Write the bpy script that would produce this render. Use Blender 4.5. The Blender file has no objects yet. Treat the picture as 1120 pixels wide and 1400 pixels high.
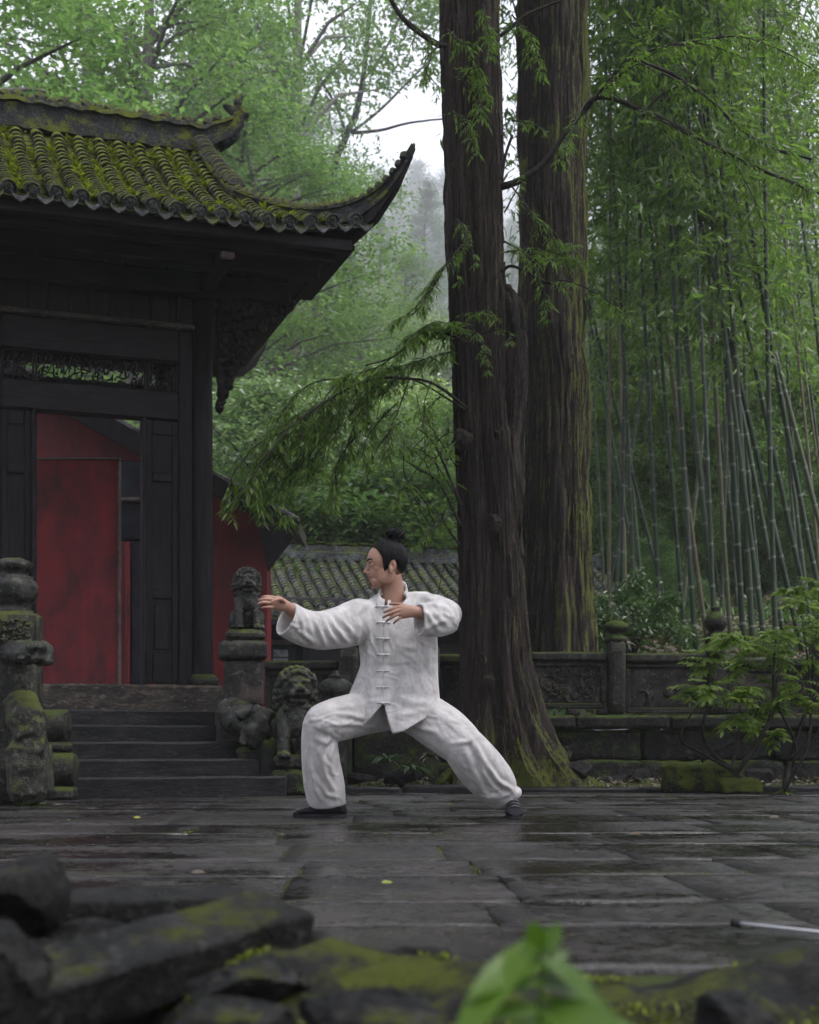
import bpy, bmesh, math, random
import numpy as np
from mathutils import Vector, Matrix, Quaternion, noise as mnoise
R = math.radians
rnd = random.Random(7)
C = bpy.context.scene.collection
scn = bpy.context.scene

# ------------------------------------------------------------------ camera
F, CX, HY, CH = 1900.0, 560.0, 1020.0, 0.36      # photo focal (px), centre x, horizon y, eye height (m)
cam_d = bpy.data.cameras.new('camera'); cam = bpy.data.objects.new('camera', cam_d); C.objects.link(cam)
cam.location = (0, 0, CH); cam.rotation_euler = (R(90), 0, 0)
cam_d.sensor_fit = 'VERTICAL'; cam_d.sensor_height = 36.0; cam_d.sensor_width = 28.8
cam_d.lens = F / 1400 * 36.0
cam_d.shift_y = (HY - 700) / 1400; cam_d.shift_x = 0
cam_d.clip_start = 0.05; cam_d.clip_end = 4000
cam_d.dof.use_dof = True; cam_d.dof.focus_distance = 7.0; cam_d.dof.aperture_fstop = 5.2
scn.camera = cam
# ------------------------------------------------------------------ world, sun, exposure
SUN_EL, SUN_AZ = 62.0, 110.0
w = bpy.data.worlds.new('World'); scn.world = w; w.use_nodes = True
nt = w.node_tree; nt.nodes.clear()
sky = nt.nodes.new('ShaderNodeTexSky'); sky.sky_type = 'NISHITA'; sky.sun_disc = False
sky.sun_elevation = R(SUN_EL); sky.sun_rotation = R(SUN_AZ); sky.air_density = 1.0; sky.dust_density = 1.5
hs = nt.nodes.new('ShaderNodeHueSaturation'); hs.inputs['Saturation'].default_value = 0.3
tint = nt.nodes.new('ShaderNodeMix'); tint.data_type = 'RGBA'; tint.blend_type = 'MULTIPLY'
tint.inputs['Factor'].default_value = 1.0; tint.inputs['B'].default_value = (1.0, 0.965, 1.04, 1)
bg = nt.nodes.new('ShaderNodeBackground'); bg.inputs['Strength'].default_value = 0.12
ow = nt.nodes.new('ShaderNodeOutputWorld')
nt.links.new(sky.outputs[0], hs.inputs['Color']); nt.links.new(hs.outputs[0], tint.inputs['A'])
nt.links.new(tint.outputs['Result'], bg.inputs['Color']); nt.links.new(bg.outputs[0], ow.inputs['Surface'])
sd = bpy.data.lights.new('sun', 'SUN'); sd.energy = 1.5; sd.angle = R(35); sd.color = (1, 0.97, 0.94)
sun = bpy.data.objects.new('sun', sd); C.objects.link(sun)
sdir = Vector((math.sin(R(SUN_AZ)) * math.cos(R(SUN_EL)), math.cos(R(SUN_AZ)) * math.cos(R(SUN_EL)), math.sin(R(SUN_EL))))
sun.rotation_euler = sdir.to_track_quat('Z', 'Y').to_euler(); sun.location = (0, 0, 60)
vs = scn.view_settings; vs.view_transform = 'Standard'; vs.look = 'None'; vs.gamma = 1; vs.use_curve_mapping = False
vs.exposure = 2.3
HAZE_D = 0.0010
SHADE_TREES = [(-8.2, 5.5, 8.5, 1.0), (-8.5, 13.5, 10.5, 1.15), (8.2, 6.0, 8.5, 1.0), (9.6, 9.5, 9.5, 1.0), (-6.6, 17.5, 11.5, .9), (-6.3, -3.0, 8.0, 1.0), (6.3, -2.5, 8.0, 1.0), (0.3, -9.0, 7.5, 1.1), (-3.2, 3.2, 11.0, .75), (3.6, 4.2, 11.0, .75)]  # out-of-view trees added to darken the near scene
scn.cycles.use_denoising = True
scn.cycles.max_bounces = 8; scn.cycles.diffuse_bounces = 4; scn.cycles.transmission_bounces = 4; scn.cycles.volume_bounces = 1
scn.cycles.sample_clamp_indirect = 4.0

# ------------------------------------------------------------------ helpers
def P(px, py, Y):
    return Vector(((px - CX) / F * Y, Y, CH + (HY - py) / F * Y))
def tag(o, label=None, cat=None, group=None, kind=None):
    if label: o['label'] = label
    if cat: o['category'] = cat
    if group: o['group'] = group
    if kind: o['kind'] = kind
    return o
WL = {}
def thing(name, loc, label, cat, group=None, rz=0, kind=None):
    o = bpy.data.objects.new(name, None); C.objects.link(o); o.location = loc; o.rotation_euler = (0, 0, rz)
    o.empty_display_size = 0.1
    WL[o.name] = Vector(loc)
    return tag(o, label, cat, group, kind)
class MB:
    def __init__(s): s.v = []; s.f = []
    def add(s, vs, fs):
        n = len(s.v); s.v.extend(tuple(p) for p in vs); s.f.extend(tuple(i + n for i in f) for f in fs); return s
    def box(s, lo, hi, M=None):
        (x0, y0, z0), (x1, y1, z1) = lo, hi
        vs = [Vector(p) for p in ((x0,y0,z0),(x1,y0,z0),(x1,y1,z0),(x0,y1,z0),(x0,y0,z1),(x1,y0,z1),(x1,y1,z1),(x0,y1,z1))]
        if M: vs = [M @ p for p in vs]
        return s.add(vs, ((0,3,2,1),(4,5,6,7),(0,1,5,4),(1,2,6,5),(2,3,7,6),(3,0,4,7)))
    def cbox(s, lo, hi, c=0.01, M=None):
        """box with chamfered edges"""
        lo = Vector(lo); hi = Vector(hi); c = min(c, *(0.45 * (hi[i] - lo[i]) for i in range(3)))
        vs = []; idx = {}
        for sx in (0, 1):
            for sy in (0, 1):
                for sz in (0, 1):
                    corner = Vector((hi[0] if sx else lo[0], hi[1] if sy else lo[1], hi[2] if sz else lo[2]))
                    ins = [(-c if q else c) for q in (sx, sy, sz)]
                    for ax in range(3):      # vertex lying on the face normal to ax
                        p = corner.copy()
                        for k in range(3):
                            if k != ax: p[k] += ins[k]
                        idx[(sx, sy, sz, ax)] = len(vs); vs.append(p)
        fs = []
        cen = (lo + hi) / 2
        def face(ids):
            p = [vs[i] for i in ids]; n = (p[1] - p[0]).cross(p[2] - p[0]); m = sum(p, Vector()) / len(p)
            fs.append(tuple(ids) if n.dot(m - cen) > 0 else tuple(reversed(ids)))
        for ax in range(3):
            o1, o2 = [k for k in range(3) if k != ax]
            for q in (0, 1):
                ids = []
                for a, b in ((0,0),(1,0),(1,1),(0,1)):
                    k = [0,0,0]; k[ax] = q; k[o1] = a; k[o2] = b; ids.append(idx[(*k, ax)])
                face(ids)
            for a in (0, 1):                # edges parallel to ax
                for b in (0, 1):
                    k0 = [0,0,0]; k0[o1] = a; k0[o2] = b; k1 = list(k0); k1[ax] = 1
                    face([idx[(*k0, o1)], idx[(*k1, o1)], idx[(*k1, o2)], idx[(*k0, o2)]])
        for sx in (0, 1):
            for sy in (0, 1):
                for sz in (0, 1): face([idx[(sx, sy, sz, a)] for a in range(3)])
        if M: vs = [M @ p for p in vs]
        return s.add(vs, fs)
    def rings(s, rings, closed=True, cap=True):
        n = len(rings[0]); b = len(s.v)
        for r in rings: s.v.extend(tuple(p) for p in r)
        for i in range(len(rings) - 1):
            for j in range(n if closed else n - 1):
                k = (j + 1) % n
                s.f.append((b + i*n + j, b + i*n + k, b + (i+1)*n + k, b + (i+1)*n + j))
        if cap and closed:
            s.f.append(tuple(b + j for j in reversed(range(n)))); e = b + (len(rings)-1)*n
            s.f.append(tuple(e + j for j in range(n)))
        return s
    def tube(s, pts, rad, n=8, cap=True, flat=1.0, up=None):
        pts = [Vector(p) for p in pts]; m = len(pts)
        if not hasattr(rad, '__len__'): rad = [rad] * m
        rs = []; pn = None
        for i in range(m):
            t = (pts[min(i+1, m-1)] - pts[max(i-1, 0)])
            t = t.normalized() if t.length > 1e-9 else Vector((0,0,1))
            if pn is None:
                a = Vector(up) if up else (Vector((0,0,1)) if abs(t.z) < 0.9 else Vector((1,0,0)))
                pn = (a - t * a.dot(t)).normalized()
            else:
                q = pn - t * pn.dot(t)
                pn = q.normalized() if q.length > 1e-6 else t.orthogonal().normalized()
            bn = t.cross(pn)
            rs.append([pts[i] + (pn * math.cos(2*math.pi*j/n) * flat + bn * math.sin(2*math.pi*j/n)) * rad[i] for j in range(n)])
        return s.rings(rs, True, cap)
    def ell(s, c, r, M=None, nu=14, nv=9):
        c = Vector(c); vs = []; fs = []
        r = r if hasattr(r, '__len__') else (r, r, r)
        for i in range(nv + 1):
            th = math.pi * i / nv
            for j in range(nu):
                ph = 2*math.pi*j/nu
                p = Vector((r[0]*math.sin(th)*math.cos(ph), r[1]*math.sin(th)*math.sin(ph), r[2]*math.cos(th)))
                vs.append(c + (M @ p if M else p))
        for i in range(nv):
            for j in range(nu):
                k = (j+1) % nu
                if i == 0: fs.append((0, nu + j, nu + k))
                elif i == nv - 1: fs.append((i*nu + j, nv*nu, i*nu + k))
                else: fs.append((i*nu+j, (i+1)*nu+j, (i+1)*nu+k, i*nu+k))
        return s.add(vs, fs)
    def lathe(s, c, prof, n=24, sq=0.0):
        c = Vector(c); rs = []
        for r, z in prof:
            ring = []
            for j in range(n):
                a = 2*math.pi*j/n
                q = 1.0
                if sq: q = 1 + sq * (1/ max(abs(math.cos(a)), abs(math.sin(a))) - 1)
                ring.append(c + Vector((r*q*math.cos(a), r*q*math.sin(a), z)))
            rs.append(ring)
        return s.rings(rs)
    def mesh(s, name, mat=None, smooth=False, off=None):
        me = bpy.data.meshes.new(name)
        v = np.array(s.v, dtype=float).reshape(-1, 3)
        if off is not None: v = v - np.array(off)
        me.from_pydata(v.tolist(), [], s.f); 
        if mat: me.materials.append(mat)
        if smooth: me.shade_smooth() if smooth is True else me.set_sharp_from_angle(angle=R(smooth)) 
        if smooth and smooth is not True:
            me.polygons.foreach_set('use_smooth', [True]*len(me.polygons))
        me.validate()
        return me
    def build(s, name, mat, parent=None, smooth=False, loc=None):
        off = Vector((0,0,0))
        if parent is not None: off = WL[parent.name]
        elif loc is not None: off = Vector(loc)
        me = s.mesh(name, mat, smooth, off)
        o = bpy.data.objects.new(name, me); C.objects.link(o)
        if parent is not None: o.parent = parent; WL[o.name] = off
        else: o.location = off; WL[o.name] = off
        return o
def single(name, mb, mat, loc, label, cat, group=None, smooth=False, kind=None):
    return tag(mb.build(name, mat, None, smooth, loc), label, cat, group, kind)
def link_mesh(name, me, parent, mw=None):
    """object from shared mesh data placed with a world matrix"""
    o = bpy.data.objects.new(name, me); C.objects.link(o)
    if parent is not None:
        o.parent = parent
        if mw is not None: o.matrix_local = Matrix.Translation(-WL[parent.name]) @ mw
    elif mw is not None: o.matrix_world = mw
    WL[o.name] = o.matrix_world.translation.copy()
    return o
def remesh(mb, voxel, smooth=2, factor=0.5, fix=True):
    """union of closed shapes -> one continuous surface, as a bmesh-free (verts, faces) pair"""
    me = bpy.data.meshes.new('tmp'); me.from_pydata([tuple(p) for p in mb.v], [], mb.f)
    bm = bmesh.new(); bm.from_mesh(me)
    bmesh.ops.recalc_face_normals(bm, faces=bm.faces); bm.to_mesh(me); bm.free()
    o = bpy.data.objects.new('tmp', me); C.objects.link(o)
    m = o.modifiers.new('r', 'REMESH'); m.mode = 'VOXEL'; m.voxel_size = voxel; m.adaptivity = 0
    if smooth:
        k = o.modifiers.new('s', 'SMOOTH'); k.iterations = smooth; k.factor = factor
    dg = bpy.context.evaluated_depsgraph_get(); ev = o.evaluated_get(dg); em = ev.to_mesh()
    v = np.empty(len(em.vertices)*3); em.vertices.foreach_get('co', v); v = v.reshape(-1, 3)
    n = np.empty(len(em.vertices)*3); em.vertices.foreach_get('normal', n); n = n.reshape(-1, 3)
    f = [tuple(p.vertices) for p in em.polygons]
    ev.to_mesh_clear(); bpy.data.objects.remove(o); bpy.data.meshes.remove(me)
    out = MB(); out.v = [tuple(p) for p in v]; out.f = f; out.n = n
    return out
def rough(mb, amp, scale, cuts=0, seed=0.0, zmul=1.0):
    """displace vertices by noise (optionally subdividing first)"""
    if cuts:
        me = bpy.data.meshes.new('t'); me.from_pydata(mb.v, [], mb.f); bm = bmesh.new(); bm.from_mesh(me)
        bmesh.ops.subdivide_edges(bm, edges=bm.edges, cuts=cuts, use_grid_fill=True)
        mb.v = [tuple(v.co) for v in bm.verts]
        bm.verts.index_update(); mb.f = [tuple(v.index for v in f.verts) for f in bm.faces]
        bm.free(); bpy.data.meshes.remove(me)
    o = Vector((seed*13.1, seed*7.7, seed*3.3)); out = []
    for p in mb.v:
        q = Vector(p) * scale + o; q.z *= zmul
        d = mnoise.noise_vector(q) + 0.5 * mnoise.noise_vector(q * 2.3)
        out.append(tuple(Vector(p) + d * amp))
    mb.v = out; return mb
def sm(e0, e1, x):
    t = max(0.0, min(1.0, (x - e0) / (e1 - e0))); return t*t*(3 - 2*t)
def lerp(a, b, t): return a + (b - a) * t
def interp(tab, x):
    if x <= tab[0][0]: return tab[0][1]
    for (x0, y0), (x1, y1) in zip(tab, tab[1:]):
        if x <= x1: return y0 + (y1 - y0) * (x - x0) / (x1 - x0)
    return tab[-1][1]
def spline(pts, n):
    """Catmull-Rom through tuples"""
    pts = [np.array(p, float) for p in pts]
    q = [2*pts[0]-pts[1]] + pts + [2*pts[-1]-pts[-2]]; out = []
    m = len(pts) - 1
    for k in range(n):
        t = k / (n - 1) * m; i = min(int(t), m - 1); u = t - i
        a, b, c, d = q[i:i+4]
        out.append(0.5*((2*b) + (-a + c)*u + (2*a - 5*b + 4*c - d)*u*u + (-a + 3*b - 3*c + d)*u**3))
    return out
# ------------------------------------------------------------------ materials
def nodes(name):
    m = bpy.data.materials.new(name); m.use_nodes = True; t = m.node_tree; t.nodes.clear()
    out = t.nodes.new('ShaderNodeOutputMaterial'); b = t.nodes.new('ShaderNodeBsdfPrincipled')
    t.links.new(b.outputs[0], out.inputs[0]); return m, t, b, out
class NT:
    def __init__(s, t): s.t = t
    def n(s, ty, **kw):
        x = s.t.nodes.new('ShaderNode' + ty)
        for k, v in kw.items(): setattr(x, k, v)
        return x
    def l(s, a, b): s.t.links.new(a, b)
    def coord(s, kind='Object', scale=(1,1,1), rand=False):
        tc = s.n('TexCoord'); mp = s.n('Mapping'); mp.inputs['Scale'].default_value = scale
        src = tc.outputs[kind]
        if kind == 'World': pass
        s.l(src, mp.inputs['Vector'])
        if rand:
            oi = s.n('ObjectInfo'); mul = s.n('Math', operation='MULTIPLY'); mul.inputs[1].default_value = 37.0
            s.l(oi.outputs['Random'], mul.inputs[0]); s.l(mul.outputs[0], mp.inputs['Location'])
        return mp.outputs[0]
    def world(s, scale=(1,1,1)):
        g = s.n('NewGeometry'); mp = s.n('Mapping'); mp.inputs['Scale'].default_value = scale
        s.l(g.outputs['Position'], mp.inputs['Vector']); return mp.outputs[0]
    def noise(s, vec, scale=5, detail=6, rough=0.6, dist=0.0):
        x = s.n('TexNoise'); x.inputs['Scale'].default_value = scale; x.inputs['Detail'].default_value = detail
        x.inputs['Roughness'].default_value = rough; x.inputs['Distortion'].default_value = dist
        s.l(vec, x.inputs['Vector']); return x.outputs['Fac']
    def ramp(s, fac, stops):
        x = s.n('ValToRGB'); e = x.color_ramp.elements
        while len(e) < len(stops): e.new(0.5)
        for k, (p, c) in zip(e, stops):
            k.position = p; k.color = (*c, 1) if hasattr(c, '__len__') else (c, c, c, 1)
        s.l(fac, x.inputs[0]); return x.outputs[0]
    def mix(s, fac, a, b, mode='MIX'):
        x = s.n('Mix', data_type='RGBA', blend_type=mode)
        for nm, v in (('Factor', fac), ('A', a), ('B', b)):
            i = x.inputs[nm] if nm != 'Factor' else x.inputs[0]
            if nm == 'A': i = x.inputs[6]
            if nm == 'B': i = x.inputs[7]
            if hasattr(v, 'links'): s.l(v, i)
            elif hasattr(v, '__len__'): i.default_value = (*v, 1)
            else: i.default_value = v
        return x.outputs[2]
    def math(s, op, a, b=None, c=None):
        x = s.n('Math', operation=op)
        for i, v in enumerate((a, b, c)):
            if v is None: continue
            if hasattr(v, 'links'): s.l(v, x.inputs[i])
            else: x.inputs[i].default_value = v
        return x.outputs[0]
    def bump(s, h, strength=0.3, dist=0.02, bsdf=None):
        x = s.n('Bump'); x.inputs['Strength'].default_value = strength; x.inputs['Distance'].default_value = dist
        s.l(h, x.inputs['Height'])
        if bsdf: s.l(x.outputs[0], bsdf.inputs['Normal'])
        return x.outputs[0]
def stone(name, c1, c2, moss=0.0, mc1=(0.035,0.05,0.01), mc2=(0.09,0.12,0.015), r=(0.35,0.75), scale=4.0, bump=0.4,
          bd=0.02, up=0.5, rand=False, world=False, stretch=(1,1,1), pale=None, mscale=3.0, island=0.0):
    m, t, b, o = nodes(name); q = NT(t)
    vec = q.world(stretch) if world else q.coord('Object', stretch, rand)
    n1 = q.noise(vec, scale, 8, 0.65); n2 = q.noise(vec, scale*5.3, 6, 0.6); n3 = q.noise(vec, scale*0.45, 3)
    n4 = q.noise(vec, scale*16, 4, 0.7)
    mixn = q.math('ADD', q.math('MULTIPLY', n1, 0.5), q.math('ADD', q.math('MULTIPLY', n2, 0.3), q.math('MULTIPLY', n4, 0.2)))
    col = q.ramp(mixn, [(0.41, tuple(x*.45 for x in c1)), (0.47, tuple(x*.8 for x in c1)), (0.53, tuple((a*1.1+b_)*.42 for a, b_ in zip(c1, c2))), (0.585, tuple(x*.95 for x in c2)), (0.64, tuple(x*1.7 for x in c2))])
    if pale: col = q.mix(q.ramp(n3, [(0.52, 0.0), (0.66, 1.0)]), col, pale)
    if island or rand:
        k = q.n('ObjectInfo').outputs['Random'] if rand else q.n('NewGeometry').outputs['Random Per Island']
        col = q.mix(1.0, col, q.ramp(k, [(0.0, 0.72), (1.0, 1.25)]), 'MULTIPLY')
    col = q.mix(q.ramp(q.noise(vec, scale*3.1, 3, 0.8), [(0.575, 0.0), (0.62, 0.6)]), col, tuple(min(.2, x*2.2) for x in c2))
    rg = q.ramp(n1, [(0.35, r[0]), (0.65, r[1])])
    if moss:
        g = q.n('NewGeometry'); sx = q.n('SeparateXYZ'); q.l(g.outputs['Normal'], sx.inputs[0])
        upf = q.math('MULTIPLY', q.math('ADD', sx.outputs['Z'], 0.35), up)
        nm = q.noise(vec, mscale, 5, 0.7)
        f = q.math('ADD', nm, upf); f = q.math('ADD', f, q.math('MULTIPLY', q.math('SUBTRACT', n4, 0.5), 0.35)); f = q.ramp(f, [(max(0.0, 1.0 - moss), 0.0), (min(1.0, 1.12 - moss), 1.0)])
        mcol = q.mix(q.noise(vec, mscale*6, 4), mc1, mc2)
        col = q.mix(f, col, mcol); rg = q.mix(f, rg, (0.9,0.9,0.9))
    q.l(col, b.inputs['Base Color']); q.l(rg, b.inputs['Roughness'])
    b.inputs['Specular IOR Level'].default_value = 0.2; q.bump(mixn, min(1.0, bump*1.7), bd*1.6, b)
    return m
def leafmat(name, c1, c2, c3=None, trans=0.45, rough=0.4, tr_col=None, gloss=0.4):
    m, t, b, o = nodes(name); q = NT(t)
    g = q.n('NewGeometry'); oi = q.n('ObjectInfo')
    k = q.math('FRACT', q.math('ADD', g.outputs['Random Per Island'], oi.outputs['Random']))
    col = q.ramp(k, [(0.0, c1), (0.6, c2), (1.0, c3 or c2)])
    col = q.mix(1.0, col, q.ramp(oi.outputs['Random'], [(0.0, (0.8,0.85,0.85)), (1.0, (1.15,1.1,1.0))]), 'MULTIPLY')
    q.l(col, b.inputs['Base Color']); b.inputs['Roughness'].default_value = rough
    b.inputs['Specular IOR Level'].default_value = gloss
    tr = q.n('BsdfTranslucent'); q.l(q.mix(1.0, col, (1.75, 2.0, 1.3), 'MULTIPLY'), tr.inputs['Color'])
    mx = q.n('MixShader'); mx.inputs[0].default_value = trans
    q.l(b.outputs[0], mx.inputs[1]); q.l(tr.outputs[0], mx.inputs[2]); q.l(mx.outputs[0], o.inputs[0])
    return m
def plain(name, col, rough=0.6, col2=None, scale=8, bump=0.15, stretch=(1,1,1), bd=0.01, spec=0.5):
    m, t, b, o = nodes(name); q = NT(t)
    vec = q.coord('Object', stretch); n = q.noise(vec, scale, 6, 0.6)
    q.l(q.ramp(n, [(0.38, col), (0.62, col2 or tuple(min(1, c*1.5) for c in col))]), b.inputs['Base Color'])
    b.inputs['Roughness'].default_value = rough; b.inputs['Specular IOR Level'].default_value = spec
    if bump: q.bump(n, bump, bd, b)
    return m
M = {}
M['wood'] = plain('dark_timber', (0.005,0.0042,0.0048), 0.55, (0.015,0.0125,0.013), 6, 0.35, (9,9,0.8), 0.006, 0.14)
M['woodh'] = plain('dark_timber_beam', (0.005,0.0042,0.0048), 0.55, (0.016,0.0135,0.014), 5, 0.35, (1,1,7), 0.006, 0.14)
M['tile'] = stone('roof_tile_clay', (0.02,0.02,0.023), (0.075,0.073,0.08), 0.36, (0.05,0.06,0.01), (0.17,0.19,0.02), (0.3,0.7), 9, 0.4, 0.01, 0.28, rand=True, mscale=6)
M['cap'] = stone('eave_tile_clay', (0.03,0.03,0.034), (0.085,0.083,0.09), 0.36, (0.05,0.062,0.01), (0.12,0.14,0.02), (0.3,0.7), 9, 0.4, 0.01, 0.3, rand=True, mscale=6)
M['ridge'] = stone('ridge_stone', (0.012,0.012,0.014), (0.04,0.04,0.043), 0.36, (0.05,0.062,0.01), (0.15,0.17,0.02), (0.35,0.7), 6, 0.5, 0.02, 0.38, mscale=5)
M['fartile'] = stone('weathered_grey_tile', (0.045,0.047,0.043), (0.15,0.15,0.165), 0.39, (0.10,0.12,0.04), (0.17,0.19,0.07), (0.35,0.7), 5, 0.4, 0.01, 0.15, rand=True, mscale=2.6)
M['stone'] = stone('dark_wet_stone', (0.011,0.0108,0.009), (0.04,0.037,0.031), 0.26, (0.022,0.03,0.008), (0.06,0.08,0.015), (0.25,0.65), 6, 0.5, 0.02, 0.35)
M['stoneold'] = stone('lichen_spotted_stone', (0.016,0.017,0.012), (0.06,0.058,0.046), 0.30, (0.04,0.05,0.012), (0.10,0.11,0.03), (0.3,0.65), 7, 0.55, 0.02, 0.3, mscale=8)
M['lion'] = stone('carved_lion_stone', (0.016,0.017,0.014), (0.058,0.057,0.048), 0.22, (0.03,0.04,0.01), (0.08,0.10,0.02), (0.2,0.5), 9, 0.5, 0.012, 0.22)
M['lionmoss'] = stone('mossy_lion_stone', (0.015,0.016,0.012), (0.05,0.05,0.041), 0.34, (0.04,0.055,0.012), (0.11,0.14,0.02), (0.2,0.5), 9, 0.5, 0.012, 0.2)
M['panel'] = stone('balustrade_stone', (0.013,0.0127,0.011), (0.046,0.042,0.036), 0.24, (0.03,0.035,0.01), (0.07,0.08,0.02), (0.4,0.8), 5, 0.5, 0.015, 0.25, pale=(0.07,0.052,0.048))
M['wallmoss'] = stone('mossy_block_stone', (0.006,0.006,0.005), (0.022,0.021,0.017), 0.36, (0.022,0.034,0.007), (0.065,0.095,0.014), (0.4,0.8), 4, 0.6, 0.03, 0.24, mscale=4)
M['mossblock'] = stone('moss_covered_stone', (0.012,0.013,0.007), (0.03,0.031,0.015), 0.46, (0.025,0.034,0.006), (0.085,0.105,0.012), (0.6,0.9), 5, 0.7, 0.03, 0.3, mscale=5)
M['step'] = stone('wet_step_stone', (0.005,0.005,0.0055), (0.017,0.0165,0.0175), 0.0, r=(0.3,0.6), scale=5, bump=0.35, bd=0.012, stretch=(1,1,3))
M['sill'] = stone('worn_threshold_stone', (0.025,0.021,0.018), (0.075,0.06,0.048), 0.15, r=(0.3,0.6), scale=4, bump=0.4, stretch=(1,1,3), up=0.2)
M['rock'] = stone('mossy_rock', (0.006,0.006,0.006), (0.024,0.023,0.024), 0.30, (0.022,0.026,0.004), (0.07,0.08,0.008), (0.35,0.7), 9, 0.8, 0.02, 0.13, mscale=8)
M['rockdark'] = stone('dark_rock', (0.005,0.005,0.005), (0.018,0.017,0.017), 0.21, (0.04,0.05,0.01), (0.10,0.12,0.015), (0.35,0.7), 9, 0.8, 0.02, 0.14, mscale=6)
M['soil'] = stone('leaf_strewn_soil', (0.022,0.018,0.013), (0.07,0.055,0.042), 0.36, (0.03,0.04,0.01), (0.07,0.09,0.02), (0.6,0.9), 7, 0.8, 0.04, 0.2)
M['hill'] = stone('forest_floor', (0.02,0.019,0.012), (0.06,0.052,0.035), 0.35, (0.02,0.034,0.008), (0.05,0.08,0.014), (0.7,0.95), 1.3, 0.8, 0.2, 0.25, mscale=0.6)
M['mount'] = stone('distant_forest', (0.03,0.05,0.02), (0.06,0.09,0.03), 0.0, r=(0.8,0.95), scale=0.15, bump=1.0, bd=2.0)

def bark(name, c1, c2, moss_side, moss, mossx, pale):
    m, t, b, o = nodes(name); q = NT(t)
    v = q.coord('Object', (1,1,0.09)); v2 = q.coord('Object', (1,1,0.35)); v0 = q.coord('Object')
    n1 = q.noise(v, 30, 7, 0.7, 0.8); n2 = q.noise(v2, 60, 5, 0.65); nb = q.noise(q.coord('Object', (1,1,0.04)), 9, 4, 0.6, 0.5); n3 = q.noise(v0, 2.2, 4, 0.6)
    h = q.math('ADD', q.math('MULTIPLY', n1, 0.5), q.math('ADD', q.math('MULTIPLY', n2, 0.2), q.math('MULTIPLY', nb, 0.3)))
    col = q.ramp(h, [(0.42, tuple(c*.6 for c in c1)), (0.47, tuple(c*.4 for c in c2)), (0.52, c2), (0.58, tuple((a+b_)/2 for a, b_ in zip(c2, pale))), (0.64, pale)])
    col = q.mix(q.ramp(n3, [(0.4, 0.0), (0.62, 0.75)]), col, tuple(c*0.42 for c in c2))
    g = q.n('NewGeometry'); sx = q.n('SeparateXYZ'); q.l(g.outputs['Normal'], sx.inputs[0])
    tz = q.n('SeparateXYZ'); q.l(v0, tz.inputs[0])
    side = q.math('MULTIPLY', sx.outputs['X'], moss_side)
    low = q.math('MULTIPLY', q.math('SUBTRACT', 0.75, tz.outputs['Z']), mossx)
    low = q.math('MAXIMUM', low, 0.0)
    nm = q.noise(v2, 7, 6, 0.7)
    side = q.math('MAXIMUM', side, q.math('MULTIPLY', side, -0.55))
    f = q.math('ADD', q.math('ADD', nm, side), q.math('MINIMUM', low, 0.30))
    f = q.math('ADD', f, q.math('MULTIPLY', q.math('SUBTRACT', n2, 0.5), 0.6)); f = q.ramp(f, [(1.0 - moss, 0.0), (min(1.0, 1.10 - moss), 0.9)])
    col = q.mix(f, col, q.mix(q.noise(v0, 30, 4), (0.035,0.045,0.006), (0.11,0.125,0.014)))
    q.l(col, b.inputs['Base Color']); b.inputs['Roughness'].default_value = 0.85
    b.inputs['Specular IOR Level'].default_value = 0.25
    q.bump(h, 1.0, 0.07, b); return m
M['bark'] = bark('reddish_old_bark', (0.007,0.005,0.0045), (0.038,0.027,0.022), 0.24, 0.26, 0.36, (0.085,0.064,0.054))
M['bark2'] = bark('brown_old_bark', (0.007,0.005,0.0045), (0.036,0.026,0.022), 0.40, 0.30, 0.35, (0.08,0.06,0.052))
M['twig'] = plain('twig_bark', (0.009,0.008,0.007), 0.8, (0.03,0.027,0.024), 20, 0.4, spec=0.2)
M['trunkfar'] = plain('forest_trunk_bark', (0.03,0.028,0.024), 0.9, (0.08,0.075,0.065), 6, 0.4, (3,3,0.5))
M['culm'] = None
def culmmat():
    m, t, b, o = nodes('bamboo_culm'); q = NT(t)
    oi = q.n('ObjectInfo'); v = q.coord('Object', (1,1,0.3), True)
    col = q.ramp(oi.outputs['Random'], [(0.0, (0.012,0.023,0.011)), (0.5, (0.02,0.034,0.016)), (0.85, (0.036,0.05,0.026)), (0.92, (0.075,0.066,0.036)), (1.0, (0.06,0.05,0.03))])
    col = q.mix(q.ramp(q.noise(v, 3, 4), [(0.5, 0.0), (0.8, 0.5)]), col, (0.075,0.08,0.068))
    q.l(col, b.inputs['Base Color']); b.inputs['Roughness'].default_value = 0.5; b.inputs['Specular IOR Level'].default_value = 0.2; return m
M['culm'] = culmmat()
M['node'] = plain('bamboo_node', (0.06,0.068,0.05), 0.6, (0.095,0.10,0.08))
M['leafA'] = leafmat('dark_forest_leaf', (0.044,0.085,0.028), (0.075,0.128,0.044), (0.115,0.175,0.065))
M['leafB'] = leafmat('fresh_forest_leaf', (0.055,0.10,0.026), (0.085,0.14,0.036), (0.125,0.185,0.05))
M['leafC'] = leafmat('pale_glossy_leaf', (0.07,0.11,0.045), (0.12,0.17,0.075), (0.24,0.29,0.17), 0.4, 0.3, gloss=0.7)
M['leafD'] = leafmat('blue_green_conifer', (0.025,0.05,0.025), (0.04,0.075,0.035), (0.06,0.10,0.05))
M['spray'] = leafmat('feathery_spray_leaf', (0.065,0.11,0.018), (0.10,0.16,0.026), (0.14,0.21,0.04), 0.5, 0.35)
M['bamleaf'] = leafmat('bamboo_leaf', (0.045,0.08,0.02), (0.075,0.125,0.028), (0.11,0.165,0.045), 0.5)
M['shrub'] = leafmat('shrub_leaf', (0.02,0.045,0.012), (0.04,0.08,0.02), (0.07,0.12,0.035), 0.25, 0.3)
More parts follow.
